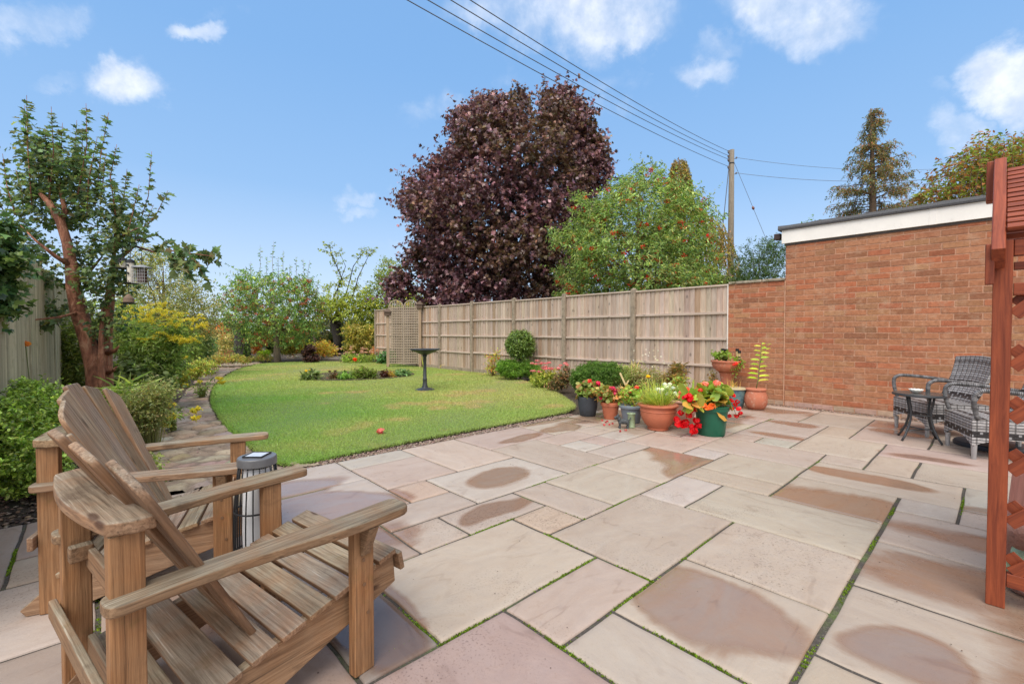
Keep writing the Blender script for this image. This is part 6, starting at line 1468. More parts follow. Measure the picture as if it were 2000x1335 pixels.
goldenrod('small goldenrod flowering low over the middle of the border', 330, 775, [(318, 718, 20, 14), (345, 716, 18, 14)], 120, [(336, 696, 6, .75), (358, 700, 3, .45), (318, 722, 6, .65), (306, 702, 4, .5), (376, 722, 3, .4)], 20, .24)
goldenrod('goldenrod sprays leaning out over the middle of the stone path', 395, 775, [(400, 752, 10, 5), (392, 762, 10, 5)], 16, [(428, 740, 4, .38), (434, 748, 4, .35), (408, 788, 7, .42), (362, 752, 3, .3), (390, 746, 2, .3)], 21, .2)
goldenrod('goldenrod sprays lying lowest on the path edge nearest the wooden chairs', 345, 840, [(330, 815, 14, 7)], 20, [(381, 803, 7, .42), (382, 818, 5, .34), (336, 791, 4, .35), (332, 818, 5, .35), (325, 832, 5, .4), (340, 812, 4, .35)], 22, .17)
bd('broad_leaved_weed', 'broad grey-green leafy clump at the foot of the goldenrod', 265, 800, [(255, 720, 34, 22), (290, 735, 34, 20), (235, 745, 26, 24), (320, 745, 26, 14), (270, 760, 30, 14)], 260, S_((98, 118, 90), (84, 104, 74), (112, 130, 98), (74, 92, 60)), .08, .055, .22, 6, seed=23)
bd('catmint', 'wispy grey-green sprawling plant spilling over the near path edge', 300, 880, [(262, 800, 38, 34), (292, 785, 28, 30), (300, 815, 20, 22), (272, 838, 26, 18), (240, 830, 26, 30), (315, 770, 22, 18)], 1250, S_((128, 142, 108), (110, 126, 92), (144, 156, 120), (98, 112, 80), (128, 122, 94)), .028, .010, .26, 13, seed=24, up=.9, sprigs=(200, (.13, .15, .07), .003), spread=.7)
bd('strap_leaved_plant', 'clump of long strap leaves in front of the cinnamon-barked trunk', 235, 860, [(228, 790, 24, 20), (250, 770, 22, 16)], 60, S_((122, 146, 84), (142, 160, 100), (100, 126, 70)), .26, .018, .12, 4, seed=25, shape='blade', up=1.2)
bd('ground_cover', 'low yellow-green leafy ground cover along the path before the far bend', 375, 752, [(370, 722, 30, 12), (345, 738, 26, 12), (395, 712, 24, 10), (405, 724, 14, 8), (340, 756, 22, 8)], 620, S_((126, 146, 78), (108, 128, 68), (146, 160, 94), (132, 118, 78)), .05, .026, .16, 7, seed=26)
bd('ground_cover', 'low green and brown leafy edging right where the path bends behind the lawn', 445, 716, [(425, 702, 26, 9), (450, 700, 22, 8), (405, 706, 18, 8), (475, 702, 14, 6)], 420, S_((118, 134, 72), (100, 118, 64), (148, 140, 86), (136, 108, 78)), .06, .03, .18, 7, seed=27)
bd('shrub', 'blue-green leafy shrub between the goldenrod and the far orange shrub', 392, 728, [(400, 680, 20, 18), (385, 695, 22, 16), (405, 665, 14, 14)], 280, S_((110, 136, 104), (92, 118, 88), (128, 150, 118)), .08, .045, .2, 6, seed=28, cat='shrub')
bd('low_seedlings', 'scattered small green seedlings growing in the path close to the wooden chairs', 318, 935, [(310, 905, 12, 6), (330, 930, 10, 5), (300, 890, 12, 8), (285, 900, 12, 10)], 40, S_((122, 144, 84), (104, 128, 70), (140, 150, 110)), .035, .022, .08, 5, seed=29)
psh = S_((118, 128, 92), (102, 116, 80), (134, 138, 104), (90, 104, 70), (138, 136, 92)); b0 = at(320, 640, 12.5)
crowntree('willow_shrub', 'large pale grey-green shrub behind the goldenrod and bird feeders', (b0[0], b0[1], 0), [(490, 300, 330), (510, 285, 350), (535, 270, 368), (565, 255, 388), (595, 245, 402), (625, 240, 408), (665, 240, 410)], 12.5, 2700, 7, .28, .055, .026, psh, 'oval', .08, 15, gap=.45, gf=2.4, cat='shrub', extra=[pxblob(262, 500, 12.5, 20, 16), pxblob(345, 505, 12.5, 14, 14)], en=80)
b0 = at(170, 640, 11)
crowntree('background_shrub', 'mid-green shrub seen between the stems of the left tree', (b0[0], b0[1], 0), [(590, 170, 250), (620, 140, 270), (660, 130, 280), (700, 130, 280)], 11, 900, 7, .28, .06, .035, S_((104, 126, 76), (86, 108, 66), (122, 140, 86)), 'oval', .06, 16, gap=.3, cat='shrub')
# flower near fence
fo = gnd(50, 900); th = thing('marigold', tuple(fo), 'single orange flower in front of the slatted fence above the hedge', 'flower'); mb = MB(1); q = at(50, 671, fo[1]); mb.tube([fo, (q + fo) / 2 + [.05, 0, .1], q], .004, 5); mb.build('stem', STEM, th, world=True); fb = FB(); petals(r, fb, q[None], .03, 14, .04, S_((226, 150, 60), (210, 120, 50)), 'round', .5); fb.build('flower_head', PETAL, th)
# bird feeders
fd = D1 - .15
def hang(mb, p, z1): mb.tube([(p[0], p[1], p[2]), (p[0] + .01, p[1], z1)], .003, 5)
def feeder(label, px, pyt, pyb, kind, dz=0):
    a, b_ = at(px, pyt, fd + dz), at(px, pyb, fd + dz); th = thing('bird_feeder', tuple(a), label, 'bird feeder', 'bird feeders hanging in the left tree'); h = a[2] - b_[2]
    mb = MB(1); mb.tube([(0, 0, 0), (0, 0, .16)], .0035, 6); mb.build('hook', DARKM, th)
    if kind == 'tube':
        mb = MB(1); mb.lathe([(.034, -h), (.034, -.02)], 20); mb.build('seed_tube', simple('clear tube with pale seed', srgb(216, 206, 190), .35, .25, 40, None), th)
        mb = MB(1); mb.lathe([(.045, -.03), (.042, -.005), (.01, .015)], 20); mb.build('cap', DARKM, th)
        mb = MB(1); mb.lathe([(.07, -h - .015), (.075, -h), (.04, -h + .004)], 20); mb.build('tray', DARKM, th)
        for z in (-h * .35, -h * .7): mb = MB(1); mb.tube([(-.07, 0, z), (.07, 0, z)], .004, 6); mb.tube([(.0, -.034, z + .03), (0, -.05, z + .03)], .012, 8); mb.build('perch', DARKM, th)
    elif kind == 'cage':
        mb = MB(1); mb.box((-.038, -.03, -h + .01), (.038, .03, -.03)); mb.build('peanut_block', simple('dark peanuts', srgb(92, 66, 60), .8, .4, 60, (120, 1, .01)), th)
        mb = MB(2); w = .075
        for i in range(7):
            x = -w + 2 * w * i / 6
            for y in (-.06, .06): mb.tube([(x, y, -h), (x, y, -.02)], .0022, 4)
        for i in range(6):
            z = -h + (h - .02) * i / 5
            mb.tube([(-w, -.06, z), (w, -.06, z), (w, .06, z), (-w, .06, z), (-w, -.06, z)], .0022, 4)
        mb.build('wire_cage', simple('galvanised wire', (.5, .5, .5), .4, .1, 20, None), th)
        mb = MB(1); mb.lathe([(.095, -.018), (.09, -.005), (.02, .014)], 24); mb.build('lid', simple('grey lid', (.30, .31, .33), .45), th)
    else:
        mb = MB(1); mb.lathe([(.055, -h), (.05, -h * .5), (.02, -.01), (.006, .0)], 20); mb.build('bell', simple('old terracotta', srgb(126, 104, 86), .8, .3, 20), th)
        mb = MB(1); mb.lathe([(.07, -h - .02), (.075, -h - .008), (.03, -h)], 20); mb.build('tray', DARKM, th)
feeder('white tube bird feeder with perches hanging in the middle of the left tree', 255, 508, 552, 'tube')
feeder('square wire-cage bird feeder with dark contents, rightmost in the left tree', 277, 520, 553, 'cage', -.1)
feeder('small bell-shaped brown bird feeder hanging lowest in the left tree', 251, 574, 590, 'bell', -.05)
feeder('bird feeder with a wide dark tray hanging left of the white tube feeder', 240, 505, 523, 'tube', .05)

# ================================================================ right border along the fence
def rb_(name, label, px, pyb, bl, n, pal, L, Wd, tl=.15, k=6, seed=0, cat='plant', **kw):
    b0 = gnd(px, pyb); d = b0[1]
    return bush(name, label, cat, (b0[0], b0[1], 0), [pxblob(x, y, d, a, c_) for x, y, a, c_ in bl], n, k, tl, L, Wd, pal, seed=seed, group='plants along the right fence', **kw)
def blades(name, label, px, pyb, hpx, wpx, n, pal, wid, seed, lean=.25):
    r = np.random.default_rng(seed); b0 = gnd(px, pyb); k = b0[1] / FPX; th = None
    P = np.stack([b0[0] + r.normal(0, wpx * k * .4, n), b0[1] + r.normal(0, wpx * k * .3, n), np.zeros(n)], 1); D = norm(np.stack([r.normal(0, lean, n), r.normal(0, lean, n), np.ones(n)], 1)); fb = FB()
    fb.add(leafgeo(P, D, norm(np.stack([r.normal(0, .6, n), -np.ones(n), np.zeros(n)], 1)), hpx * k * r.uniform(.55, 1.1, n), wid, pick(r, pal, n, .15), 'blade'))
    o = fb.build(name, LEAF); return tag(o, label, 'plant', 'plants along the right fence')
ir_ = S_((140, 166, 84), (120, 150, 72), (158, 176, 96), (176, 170, 90))
blades('iris', 'widest clump of pale green iris blades just right of the bird bath', 848, 716, 30, 26, 90, ir_, .03, 1)
blades('iris', 'thin iris clump at the fence foot, second to the right of the bird bath', 890, 722, 32, 8, 26, ir_, .03, 2, .12)
blades('iris', 'yellowing sprawling blades between the first two iris clumps', 872, 720, 16, 12, 26, S_((190, 176, 90), (170, 170, 86)), .025, 3, .6)
blades('iris', 'short iris clump left of the tallest iris fan', 922, 726, 24, 5, 16, ir_, .035, 4, .12)
blades('iris', 'tallest narrow iris fan in front of the third fence post', 936, 725, 36, 7, 26, ir_, .035, 5, .14)
rb_('rose_bush', 'thin leggy bush with sparse yellow-green leaves left of the topiary ball', 962, 735, [(960, 700, 12, 18), (970, 690, 10, 14), (955, 715, 12, 10), (965, 722, 14, 8)], 85, S_((150, 160, 84), (128, 140, 72), (160, 110, 70)), .05, .028, .2, 6, seed=41, branches=4, sprigs=(30, (.14, .11, .06), .006))
r = np.random.default_rng(81); b0 = gnd(1016, 741); tp = at(1016, 673, b0[1]); rr_ = 31 / FPX * b0[1]
bush('topiary_ball', 'round clipped green ball on a stem standing proud of the right border', 'shrub', (b0[0], b0[1], 0), [(tp[0], tp[1], tp[2], rr_ * .86, rr_ * .86, rr_ * .86)], 1500, 8, .13, .045, .022, S_((76, 102, 52), (90, 116, 60), (62, 86, 44), (104, 128, 68)), seed=42, mat=LEAFG, shell=.2, trunk=[([(b0[0], b0[1], -.03), (b0[0], b0[1], tp[2])], [.03, .025])], group='plants along the right fence')
rb_('lavender_hedge', 'low fine-leaved green hedge beneath the topiary ball', 1010, 742, [(985, 716, 16, 14), (1005, 718, 18, 15), (1028, 720, 20, 15), (1045, 726, 14, 12), (1000, 728, 24, 8)], 1500, S_((92, 128, 62), (76, 108, 52), (110, 146, 72)), .06, .009, .12, 12, seed=43, up=1.1)
b0 = gnd(1072, 757); r = np.random.default_rng(82)
rb_('sedum', 'pink-flowered yellow-green sedum clump in the right border', 1068, 757, [(1055, 738, 20, 14), (1078, 738, 20, 14), (1062, 746, 20, 9)], 420, S_((128, 144, 78), (112, 130, 70), (142, 152, 88)), .05, .03, .13, 7, seed=44, fl=[(np.array([at(x, y, b0[1] - .1) for x, y in zip(r.uniform(1038, 1105, 30), r.uniform(707, 728, 30))]) + r.normal(0, .1, (30, 3)) * [1, 1, .2], .055, 40, .022, S_((222, 140, 150), (206, 120, 134), (230, 164, 166)), 'round', .45)])
rb_('mixed_perennial', 'dark reddish-brown and green clump between sedum and the bright green mound', 1095, 764, [(1092, 745, 16, 14), (1105, 735, 12, 22), (1085, 752, 14, 8)], 330, S_((84, 88, 60), (98, 84, 66), (68, 76, 50), (116, 94, 74)), .045, .025, .14, 7, seed=45)
rb_('juniper_mound', 'large bright green feathery mound beside the charcoal pot', 1160, 772, [(1140, 735, 24, 20), (1165, 728, 28, 20), (1192, 730, 26, 20), (1160, 748, 36, 14), (1128, 745, 12, 14)], 2600, S_((80, 112, 60), (68, 98, 52), (96, 126, 72)), .05, .008, .13, 13, seed=46, up=1.0)
rb_('lavender', 'grey-green airy bush right of the bright green mound', 1212, 772, [(1195, 742, 16, 12), (1222, 735, 22, 18), (1240, 742, 18, 16)], 900, S_((128, 146, 100), (108, 128, 84), (150, 162, 118)), .05, .009, .16, 11, seed=47, up=1.2)
blades('yucca', 'strappy pale leaves sticking up against the fence behind the pots', 1232, 768, 66, 14, 26, S_((160, 174, 110), (140, 156, 92), (196, 186, 130)), .03, 6, .3)
mb = MB(1); a_, c_ = at(1222, 752, 7.9), at(1211, 728, 7.9); mb.board(a_, c_, .03, .012, (0, 1, 0)); a2, c2 = at(1222, 752, 7.9), at(1228, 742, 7.9); mb.board(a2, c2, .02, .01, (0, 1, 0)); o = mb.build('broken_cane', simple('pale cane', srgb(214, 190, 140), .7), world=True); tag(o, 'snapped pale straw-coloured cane sticking up behind the pots', 'stick')
b0 = gnd(1268, 775); r = np.random.default_rng(83)
rb_('gaura', 'airy mauve and white flowered haze against the fence behind the pots', 1262, 775, [(1255, 742, 24, 16), (1280, 738, 22, 16), (1245, 728, 16, 16), (1290, 748, 20, 14)], 620, S_((124, 138, 96), (140, 148, 110), (104, 118, 78), (140, 124, 120)), .038, .012, .2, 8, seed=48, up=1.2, sprigs=(90, (.16, .17, .09), .004),
    fl=[([at(x, y, b0[1]) for x, y in zip(r.uniform(1235, 1315, 34), r.uniform(682, 742, 34))], .018, 9, .018, S_((236, 230, 232), (220, 210, 224)), 'round', 1.0)])
blades('grass_clump', 'upright green grassy tuft with a yellow daisy behind the big terracotta bowl', 1280, 790, 54, 30, 120, S_((134, 156, 76), (112, 138, 62), (158, 170, 90)), .012, 7, .35)
q = at(1266, 735, 6.9); th = thing('yellow_daisy', tuple(gnd(1268, 790)), 'single bright yellow daisy above the pots', 'flower'); mb = MB(1); mb.tube([gnd(1268, 790), q + [.02, 0, -.15], q], .004, 5); mb.build('stem', STEM, th, world=True); fb = FB(); petals(r, fb, q[None], .03, 26, .035, S_((246, 206, 40), (236, 190, 30)), 'round', .6); fb.build('flower_head', PETAL, th)
rb_('dried_grass', 'straw-brown dried tuft against the fence left of the planter urn', 1322, 785, [(1325, 728, 12, 16), (1310, 740, 14, 12)], 130, S_((140, 124, 92), (122, 106, 76), (100, 104, 64)), .09, .008, .16, 6, seed=49, up=1.5, sprigs=(40, (.30, .22, .12), .005))
rb_('small_perennial', 'thin brown-green seedlings left of the planter urn', 1392, 782, [(1392, 738, 8, 12), (1398, 750, 8, 8)], 50, S_((130, 130, 80), (110, 120, 66), (150, 120, 84)), .04, .02, .12, 6, seed=50, sprigs=(14, (.2, .15, .08), .005))

# ================================================================ pots
def potmat(name, c, rough=.6, dirt=None, var=.12): return simple(name, srgb(*c), rough, var, 9, (40, .25, .002), dirt=dirt)
TERR = potmat('terracotta plastic', (192, 112, 82), .55); TERR2 = potmat('terracotta', (186, 112, 84), .8, (srgb(214, 184, 160), 14, .55, .5))
GRN = potmat('green plastic', (24, 96, 72), .4); GRY = potmat('blue grey plastic', (122, 130, 140), .5); CHAR = simple('charcoal pot', srgb(62, 66, 72), .8, .35, 60, (120, .8, .004))
TEAL = simple('teal glaze', srgb(104, 134, 134), .3, .3, 6, (20, .2, .003), dirt=(srgb(60, 84, 110), 7, .52, .8)); PALE = potmat('pale blush pot', (206, 160, 140), .7)
COMP = simple('compost', (.045, .03, .02), .95, .4, 40, (60, 1, .01))
def pot(name, label, px, pyb, prof, mat, rim=None, soil=None, group='potted plants at the edge of the patio', dz=0, cat='plant pot', d=None):
    """prof in metres (r,z) outer side from the foot up"""
    b0 = gnd(px, pyb); 
    if d: q = at(px, 700, d); b0 = np.array([q[0], q[1], 0])
    th = thing(name, (b0[0], b0[1], dz), label, cat, group); mb = MB(1)
    rt, zt = prof[-1]; inner = [(rt - .012, zt), (rt - .016, zt - .05)]
    mb.lathe(prof + inner, 44); mb.build('pot', mat, th, smooth=True).modifiers.new('es', 'EDGE_SPLIT').split_angle = R_(40)
    if rim:
        mb = MB(1); mb.lathe(rim, 44); mb.build('rim', mat, th, smooth=True).modifiers.new('es', 'EDGE_SPLIT').split_angle = R_(40)
    mb = MB(1); mb.lathe([(rt - .017, zt - .045), (rt - .03, zt - .03), (.02, zt - .025)], 24); mb.build('compost', COMP, th)
    return th, b0
def potleaf(th, blobs, n, pal, L, Wd, tl=.12, k=5, seed=0, shape='oval', mat=None, name='foliage', **kw):
    r = np.random.default_rng(seed); fb = FB(); Q, d = blobpts(r, blobs, n, .45); T = norm(d * .8 + r.normal(0, .3, d.shape) + [0, 0, kw.get('up', .5)])
    twigs(r, fb, Q - T * tl * .5, T, tl, k, L, Wd, pal, shape, kw.get('droop', .2), kw.get('upn', .7), tvar=.15); fb.build(name, mat or LEAF, th)
    Q2 = Q[:: max(1, len(Q) // 40)]; bb = np.array(th.location) + [0, 0, kw.get('sz', .2)]; dirs = Q2 - bb
    stems(r, np.tile(bb, (len(Q2), 1)), dirs, np.linalg.norm(dirs, axis=1), .004, (.13, .15, .06)).build('stems', LEAF, th)
def pb_(px, py, d, rx, rz): return pxblob(px, py, d, rx, rz)
ger = S_((102, 122, 70), (88, 108, 60), (118, 132, 80), (132, 104, 72)); pk = S_((226, 56, 104), (210, 40, 92), (236, 90, 126)); rdp = S_((216, 74, 78), (226, 100, 90), (200, 60, 70))
def heads(th, d, L, rad, np_, sz, pal, shape='round', flat=.7, seed=1):
    r = np.random.default_rng(seed)
    for (x, y) in L:
        fb = FB(); petals(r, fb, at(x, y, d + r.uniform(-.05, .05))[None], rad * r.uniform(.8, 1.15), np_, sz, pal, shape, flat); fb.build('flower_head', PETAL, th)
# 1 charcoal
th, b0 = pot('flower_pot', 'charcoal textured round pot with pink and salmon geraniums, leftmost of the pots', 1148, 811, [(.105, 0), (.115, .01), (.138, .12), (.150, .24), (.152, .285), (.150, .29)], CHAR)
d = b0[1]; potleaf(th, [pb_(1148, 764, d, 19, 12), pb_(1140, 756, d, 12, 9), pb_(1160, 758, d, 12, 10)], 90, ger, .05, .055, seed=61, shape='round', sz=.27)
heads(th, d, ((1144, 748), (1156, 750), (1150, 744)), .045, 40, .03, rdp, seed=2); heads(th, d, ((1168, 748), (1172, 752)), .045, 44, .03, pk, seed=3)
# 2 terracotta small
th, b0 = pot('flower_pot', 'small terracotta pot with magenta geraniums, second from the left', 1192, 817, [(.088, 0), (.092, .01), (.125, .19), (.128, .23)], TERR, rim=[(.126, .19), (.137, .192), (.140, .235), (.132, .238)])
d = b0[1]; potleaf(th, [pb_(1190, 772, d, 24, 12), pb_(1175, 766, d, 14, 14), pb_(1208, 768, d, 16, 12)], 120, ger + S_((170, 150, 110)), .042, .045, seed=62, shape='round', sz=.2)
heads(th, d - .05, ((1188, 776), (1200, 768), (1202, 762), (1172, 778), (1214, 776), (1220, 772), (1196, 758), (1180, 770)), .038, 40, .028, pk, seed=4)
# 3 blue grey
th, b0 = pot('flower_pot', 'blue-grey ribbed pot behind the terrier ornament', 1233, 824, [(.11, 0), (.115, .01), (.135, .13), (.150, .20), (.152, .225)], GRY, rim=[(.150, .20), (.168, .205), (.170, .232), (.16, .236)])
d = b0[1]; potleaf(th, [pb_(1232, 776, d, 20, 10), pb_(1240, 764, d, 14, 14), pb_(1222, 768, d, 10, 10)], 90, S_((110, 142, 66), (128, 158, 78), (150, 130, 80)), .05, .035, seed=63, sz=.2)
heads(th, d, ((1234, 762), (1228, 764), (1244, 756)), .03, 26, .03, S_((222, 60, 74), (232, 120, 120)), seed=5)
# 4 large terracotta bowl
th, b0 = pot('flower_pot', 'largest terracotta bowl, filled with long grassy green leaves', 1285, 838, [(.115, 0), (.128, .006), (.13, .022), (.122, .03), (.165, .075), (.200, .13), (.218, .19), (.222, .255), (.225, .30)], TERR, rim=[(.222, .295), (.244, .300), (.252, .312), (.250, .325), (.238, .33)])
mb = MB(1); mb.lathe([(.2205, .238), (.226, .242), (.2265, .252), (.222, .256)], 44); mb.build('band', TERR, th, smooth=True)
d = b0[1]; r = np.random.default_rng(64); n = 420; fb = FB(); a = r.uniform(0, 6.28, n); P = np.stack([b0[0] + np.cos(a) * .15 * r.uniform(0, 1, n), b0[1] + np.sin(a) * .15 * r.uniform(0, 1, n), np.full(n, .30)], 1)
D = norm(np.stack([np.cos(a) * r.uniform(.2, 1.2, n) - .25, np.sin(a) * r.uniform(.2, 1, n), r.uniform(.35, 1.1, n)], 1)); fb.add(leafgeo(P, D, norm(np.stack([np.zeros(n), np.zeros(n), np.ones(n)], 1) + D * .1 + r.normal(0, .2, (n, 3))), r.uniform(.13, .34, n), .009, pick(r, S_((122, 144, 72), (104, 128, 62), (140, 152, 86)), n, .15), 'blade')); fb.build('foliage', LEAF, th)
# 5 pale pot with white pansies and salmon begonia
th, b0 = pot('flower_pot', 'pale blush pot with white pansies and salmon-pink begonias behind the terracotta bowl', 1330, 826, [(.14, 0), (.15, .01), (.19, .2), (.21, .30), (.214, .315)], PALE, rim=[(.21, .30), (.235, .308), (.238, .325), (.225, .33)])
d = b0[1]; potleaf(th, [pb_(1305, 764, d, 20, 9), pb_(1335, 766, d, 20, 8)], 100, S_((112, 140, 84), (134, 158, 100)), .045, .035, seed=65, sz=.3)
heads(th, d - .12, ((1295, 760), (1302, 755), (1310, 762), (1290, 766), (1303, 768), (1314, 757), (1285, 760), (1318, 768), (1308, 750), (1298, 750)), .022, 14, .035, S_((240, 240, 246), (226, 230, 240)), seed=6)
heads(th, d - .16, ((1334, 766), (1342, 770), (1330, 774), (1346, 764), (1340, 760)), .04, 22, .05, S_((244, 150, 130), (236, 122, 106), (248, 176, 152)), seed=7)
# 6 green pot with trailing begonia
th, b0 = pot('flower_pot', 'dark green pot overflowing with red, salmon and orange trailing begonias', 1389, 848, [(.148, 0), (.152, .008), (.180, .26), (.186, .31), (.188, .345)], GRN, rim=[(.186, .30), (.200, .303), (.203, .345), (.21, .352), (.20, .358)])
d = b0[1]; potleaf(th, [pb_(1385, 770, d, 30, 14), pb_(1360, 768, d, 16, 14), pb_(1405, 768, d, 14, 14), pb_(1352, 784, d - .1, 14, 10)], 60, S_((108, 138, 60), (92, 120, 52), (136, 156, 76), (160, 130, 70)), .13, .085, .1, 3, seed=66, shape='round', mat=LEAFG, sz=.34, droop=.5)
tr_ = [(1330, 806), (1322, 820), (1338, 826), (1352, 835), (1345, 812), (1350, 800), (1360, 822), (1364, 832), (1334, 832), (1355, 842), (1325, 828), (1348, 790)]
heads(th, d - .14, ((1346, 774), (1350, 781), (1340, 776)), .04, 16, .05, S_((226, 32, 44), (206, 20, 34)), seed=8)
for i, (x, y) in enumerate(tr_):
    heads(th, d - .12, ((x, y),), .040, 14, .06, S_((232, 30, 44), (214, 16, 36), (240, 60, 66)), 'oval', .9, seed=10 + i)
for i, (x, y) in enumerate(((1424, 764), (1432, 772), (1428, 782), (1436, 790), (1442, 798), (1446, 806), (1430, 798), (1438, 812), (1424, 812), (1440, 784), (1420, 776))):
    heads(th, d + .02, ((x, y),), .026, 12, .042, S_((226, 34, 48), (206, 24, 40), (236, 80, 80)), 'oval', .9, seed=30 + i)
heads(th, d - .2, ((1382, 796), (1374, 792), (1390, 793)), .035, 12, .065, S_((250, 156, 84), (240, 128, 70), (252, 184, 120)), 'oval', .7, seed=50)
heads(th, d - .05, ((1378, 750), (1400, 748)), .035, 18, .045, S_((244, 150, 140), (250, 180, 160)), seed=51)
heads(th, d - .05, ((1410, 784), (1368, 762)), .025, 12, .035, S_((236, 90, 80),), seed=52)
mb = MB(1)
for (x, y) in tr_[:8:2]: q = at(x, y, d - .12); mb.tube([at(1366, 782, d - .1), (q + at(1366, 782, d - .1)) / 2 + [-.03, 0, .06], q], .003, 5)
for (x, y) in ((1432, 772), (1446, 806), (1438, 812)): q = at(x, y, d + .02); mb.tube([at(1410, 784, d), at(1424, 770, d), q], .003, 5)
mb.build('stems', STEM, th, world=True)
# 7 teal glazed pot
th, b0 = pot('glazed_pot', 'teal glazed pot with a cream rim standing under the planter urn', 1433, 794, [(.13, 0), (.14, .01), (.165, .12), (.185, .24), (.19, .30)], TEAL, rim=None)
mb = MB(1); mb.lathe([(.188, .295), (.21, .305), (.215, .318), (.20, .322)], 44); mb.build('rim', potmat('cream rim', (196, 182, 146), .4), th, smooth=True)
d = b0[1]; r = np.random.default_rng(67); fb = FB(); n = 26; a = r.uniform(0, 6.28, n); P = np.stack([b0[0] + r.normal(0, .05, n), b0[1] + r.normal(0, .05, n), np.full(n, .29)], 1); fb.add(leafgeo(P, norm(np.stack([r.normal(0, .3, n), r.normal(0, .3, n), np.ones(n)], 1)), sph(r, n), r.uniform(.1, .24, n), .006, pick(r, S_((190, 164, 110), (120, 130, 70)), n), 'blade')); fb.build('foliage', LEAF, th)
# 8 pedestal urn
ud = 8.0; ub = at(1420, 700, ud)
th = thing('planter_urn', (ub[0], ub[1], 0), 'terracotta bowl planter on a fluted pedestal behind the teal pot', 'urn', 'potted plants at the edge of the patio')
mb = MB(1); nz = 40; vs = []; prof_ = [(.14, .0), (.14, .05), (.12, .08), (.105, .14), (.10, .40), (.125, .52), (.14, .535)]
for r_, z in prof_:
    for k in range(nz * 2): a = math.pi * k / nz; q = r_ * (1 - (.05 if (k // 2) % 2 else 0) * (1 if .1 < z < .5 else 0)); vs.append((q * math.cos(a), q * math.sin(a), z))
fs = [(i * nz * 2 + k, i * nz * 2 + (k + 1) % (nz * 2), (i + 1) * nz * 2 + (k + 1) % (nz * 2), (i + 1) * nz * 2 + k) for i in range(len(prof_) - 1) for k in range(nz * 2)]
mb.add(vs, fs); mb.build('pedestal', TERR2, th, smooth=True)
mb = MB(1); mb.lathe([(.12, .535), (.17, .56), (.225, .61), (.25, .67), (.245, .70), (.262, .715), (.27, .735), (.262, .745), (.235, .745), (.23, .70)], 48); mb.build('bowl', TERR2, th, smooth=True)
mb = MB(1); mb.lathe([(.23, .70), (.1, .715), (.02, .715)], 24); mb.build('compost', COMP, th)
potleaf(th, [pb_(1410, 692, ud, 14, 7), pb_(1400, 695, ud, 8, 6), (ub[0] + .12, ub[1] - .1, .73, .1, .08, .04)], 60, S_((112, 138, 72), (96, 120, 60)), .045, .035, seed=68, sz=.72, shape='round')
potleaf(th, [pb_(1440, 720, ud - .25, 8, 14), pb_(1445, 708, ud - .25, 6, 8)], 26, S_((116, 142, 70), (98, 122, 60)), .035, .025, seed=69, sz=.7, name='trailing_foliage')
heads(th, ud - .28, ((1434, 712), (1446, 707), (1438, 709)), .028, 16, .035, S_((222, 70, 66), (232, 110, 96)), seed=60)
gold = simple('gold band', srgb(196, 170, 120), .5, .1, 20, None)
for i, (x, y) in enumerate(((1412, 684), (1419, 685), (1440, 684), (1444, 688))):
    q = at(x, y, ud - .02 * i); lt = thing('solar_stake_light', (q[0], q[1], .72), ('black capped solar stake light, first from the left in the urn', 'black capped solar stake light, second from the left in the urn', 'black and gold striped solar light, third from the left in the urn', 'black and gold striped solar light, rightmost in the urn')[i], 'garden light', 'solar lights in the urn')
    zt = q[2] + .03 - .72; mb = MB(1); mb.tube([(0, 0, 0), (0, 0, zt - .04)], .006, 6); mb.build('stake', DARKM, lt); mb = MB(1); mb.lathe([(.03, zt - .04), (.03, zt), (.02, zt + .004)], 16); mb.build('cap', BLK, lt)
    if i > 1:
        mb = MB(1); mb.lathe([(.02, .0), (.022, zt - .042)], 16); mb.build('shade', gold, lt)
        for z in (.03, .075): mb = MB(1); mb.lathe([(.0235, z), (.0235, z + .022)], 16); mb.build('band', BLK, lt)
# 9 terracotta jar with lily
th, b0 = pot('terracotta_jar', 'rounded worn terracotta jar with a tall single lily stem beside the brick wall', 1476, 798, [(.10, 0), (.12, .008), (.155, .06), (.172, .13), (.165, .22), (.140, .285), (.136, .30)], TERR2, rim=[(.135, .30), (.150, .305), (.155, .32), (.148, .335), (.135, .338)])
d = b0[1]; mb = MB(1); base_ = b0 + [0, 0, .30]; p = [base_, at(1481, 740, d), at(1485, 700, d), at(1488, 668, d)]; mb.tube(p, [.008, .007, .005, .003], 6); p2 = [at(1484, 710, d), at(1492, 690, d + .03), at(1499, 672, d + .03)]; mb.tube(p2, [.005, .004, .002], 5); mb.build('stem', STEM, th, world=True, smooth=True)
fb = FB(); r = np.random.default_rng(70)
for i, y in enumerate(np.linspace(744, 672, 17)):
    s = (744 - y) / 72; c = at(1480 + 7 * s, y, d); sg = -1 if i % 2 else 1; L_ = .19 * (1 - .45 * s); dd_ = norm(np.array([[sg * 1.0, r.normal(0, .35), .22]])); fb.add(leafgeo(c[None], dd_, norm(np.array([[0, r.normal(0, .3) - .45, 1.]])), L_, .042, pick(r, S_((142, 176, 70), (160, 186, 84), (120, 156, 60)), 1, .1), 'oval'))
for i, y in enumerate(np.linspace(700, 674, 7)): c = at(1492 + (700 - y) * .22, y, d + .03); sg = -1 if i % 2 else 1; fb.add(leafgeo(c[None], norm(np.array([[sg, 0, .4]])), norm(np.array([[0, -.5, 1.]])), .09, .025, pick(r, S_((150, 170, 80),), 1), 'oval'))
fb.build('leaves', LEAF, th)
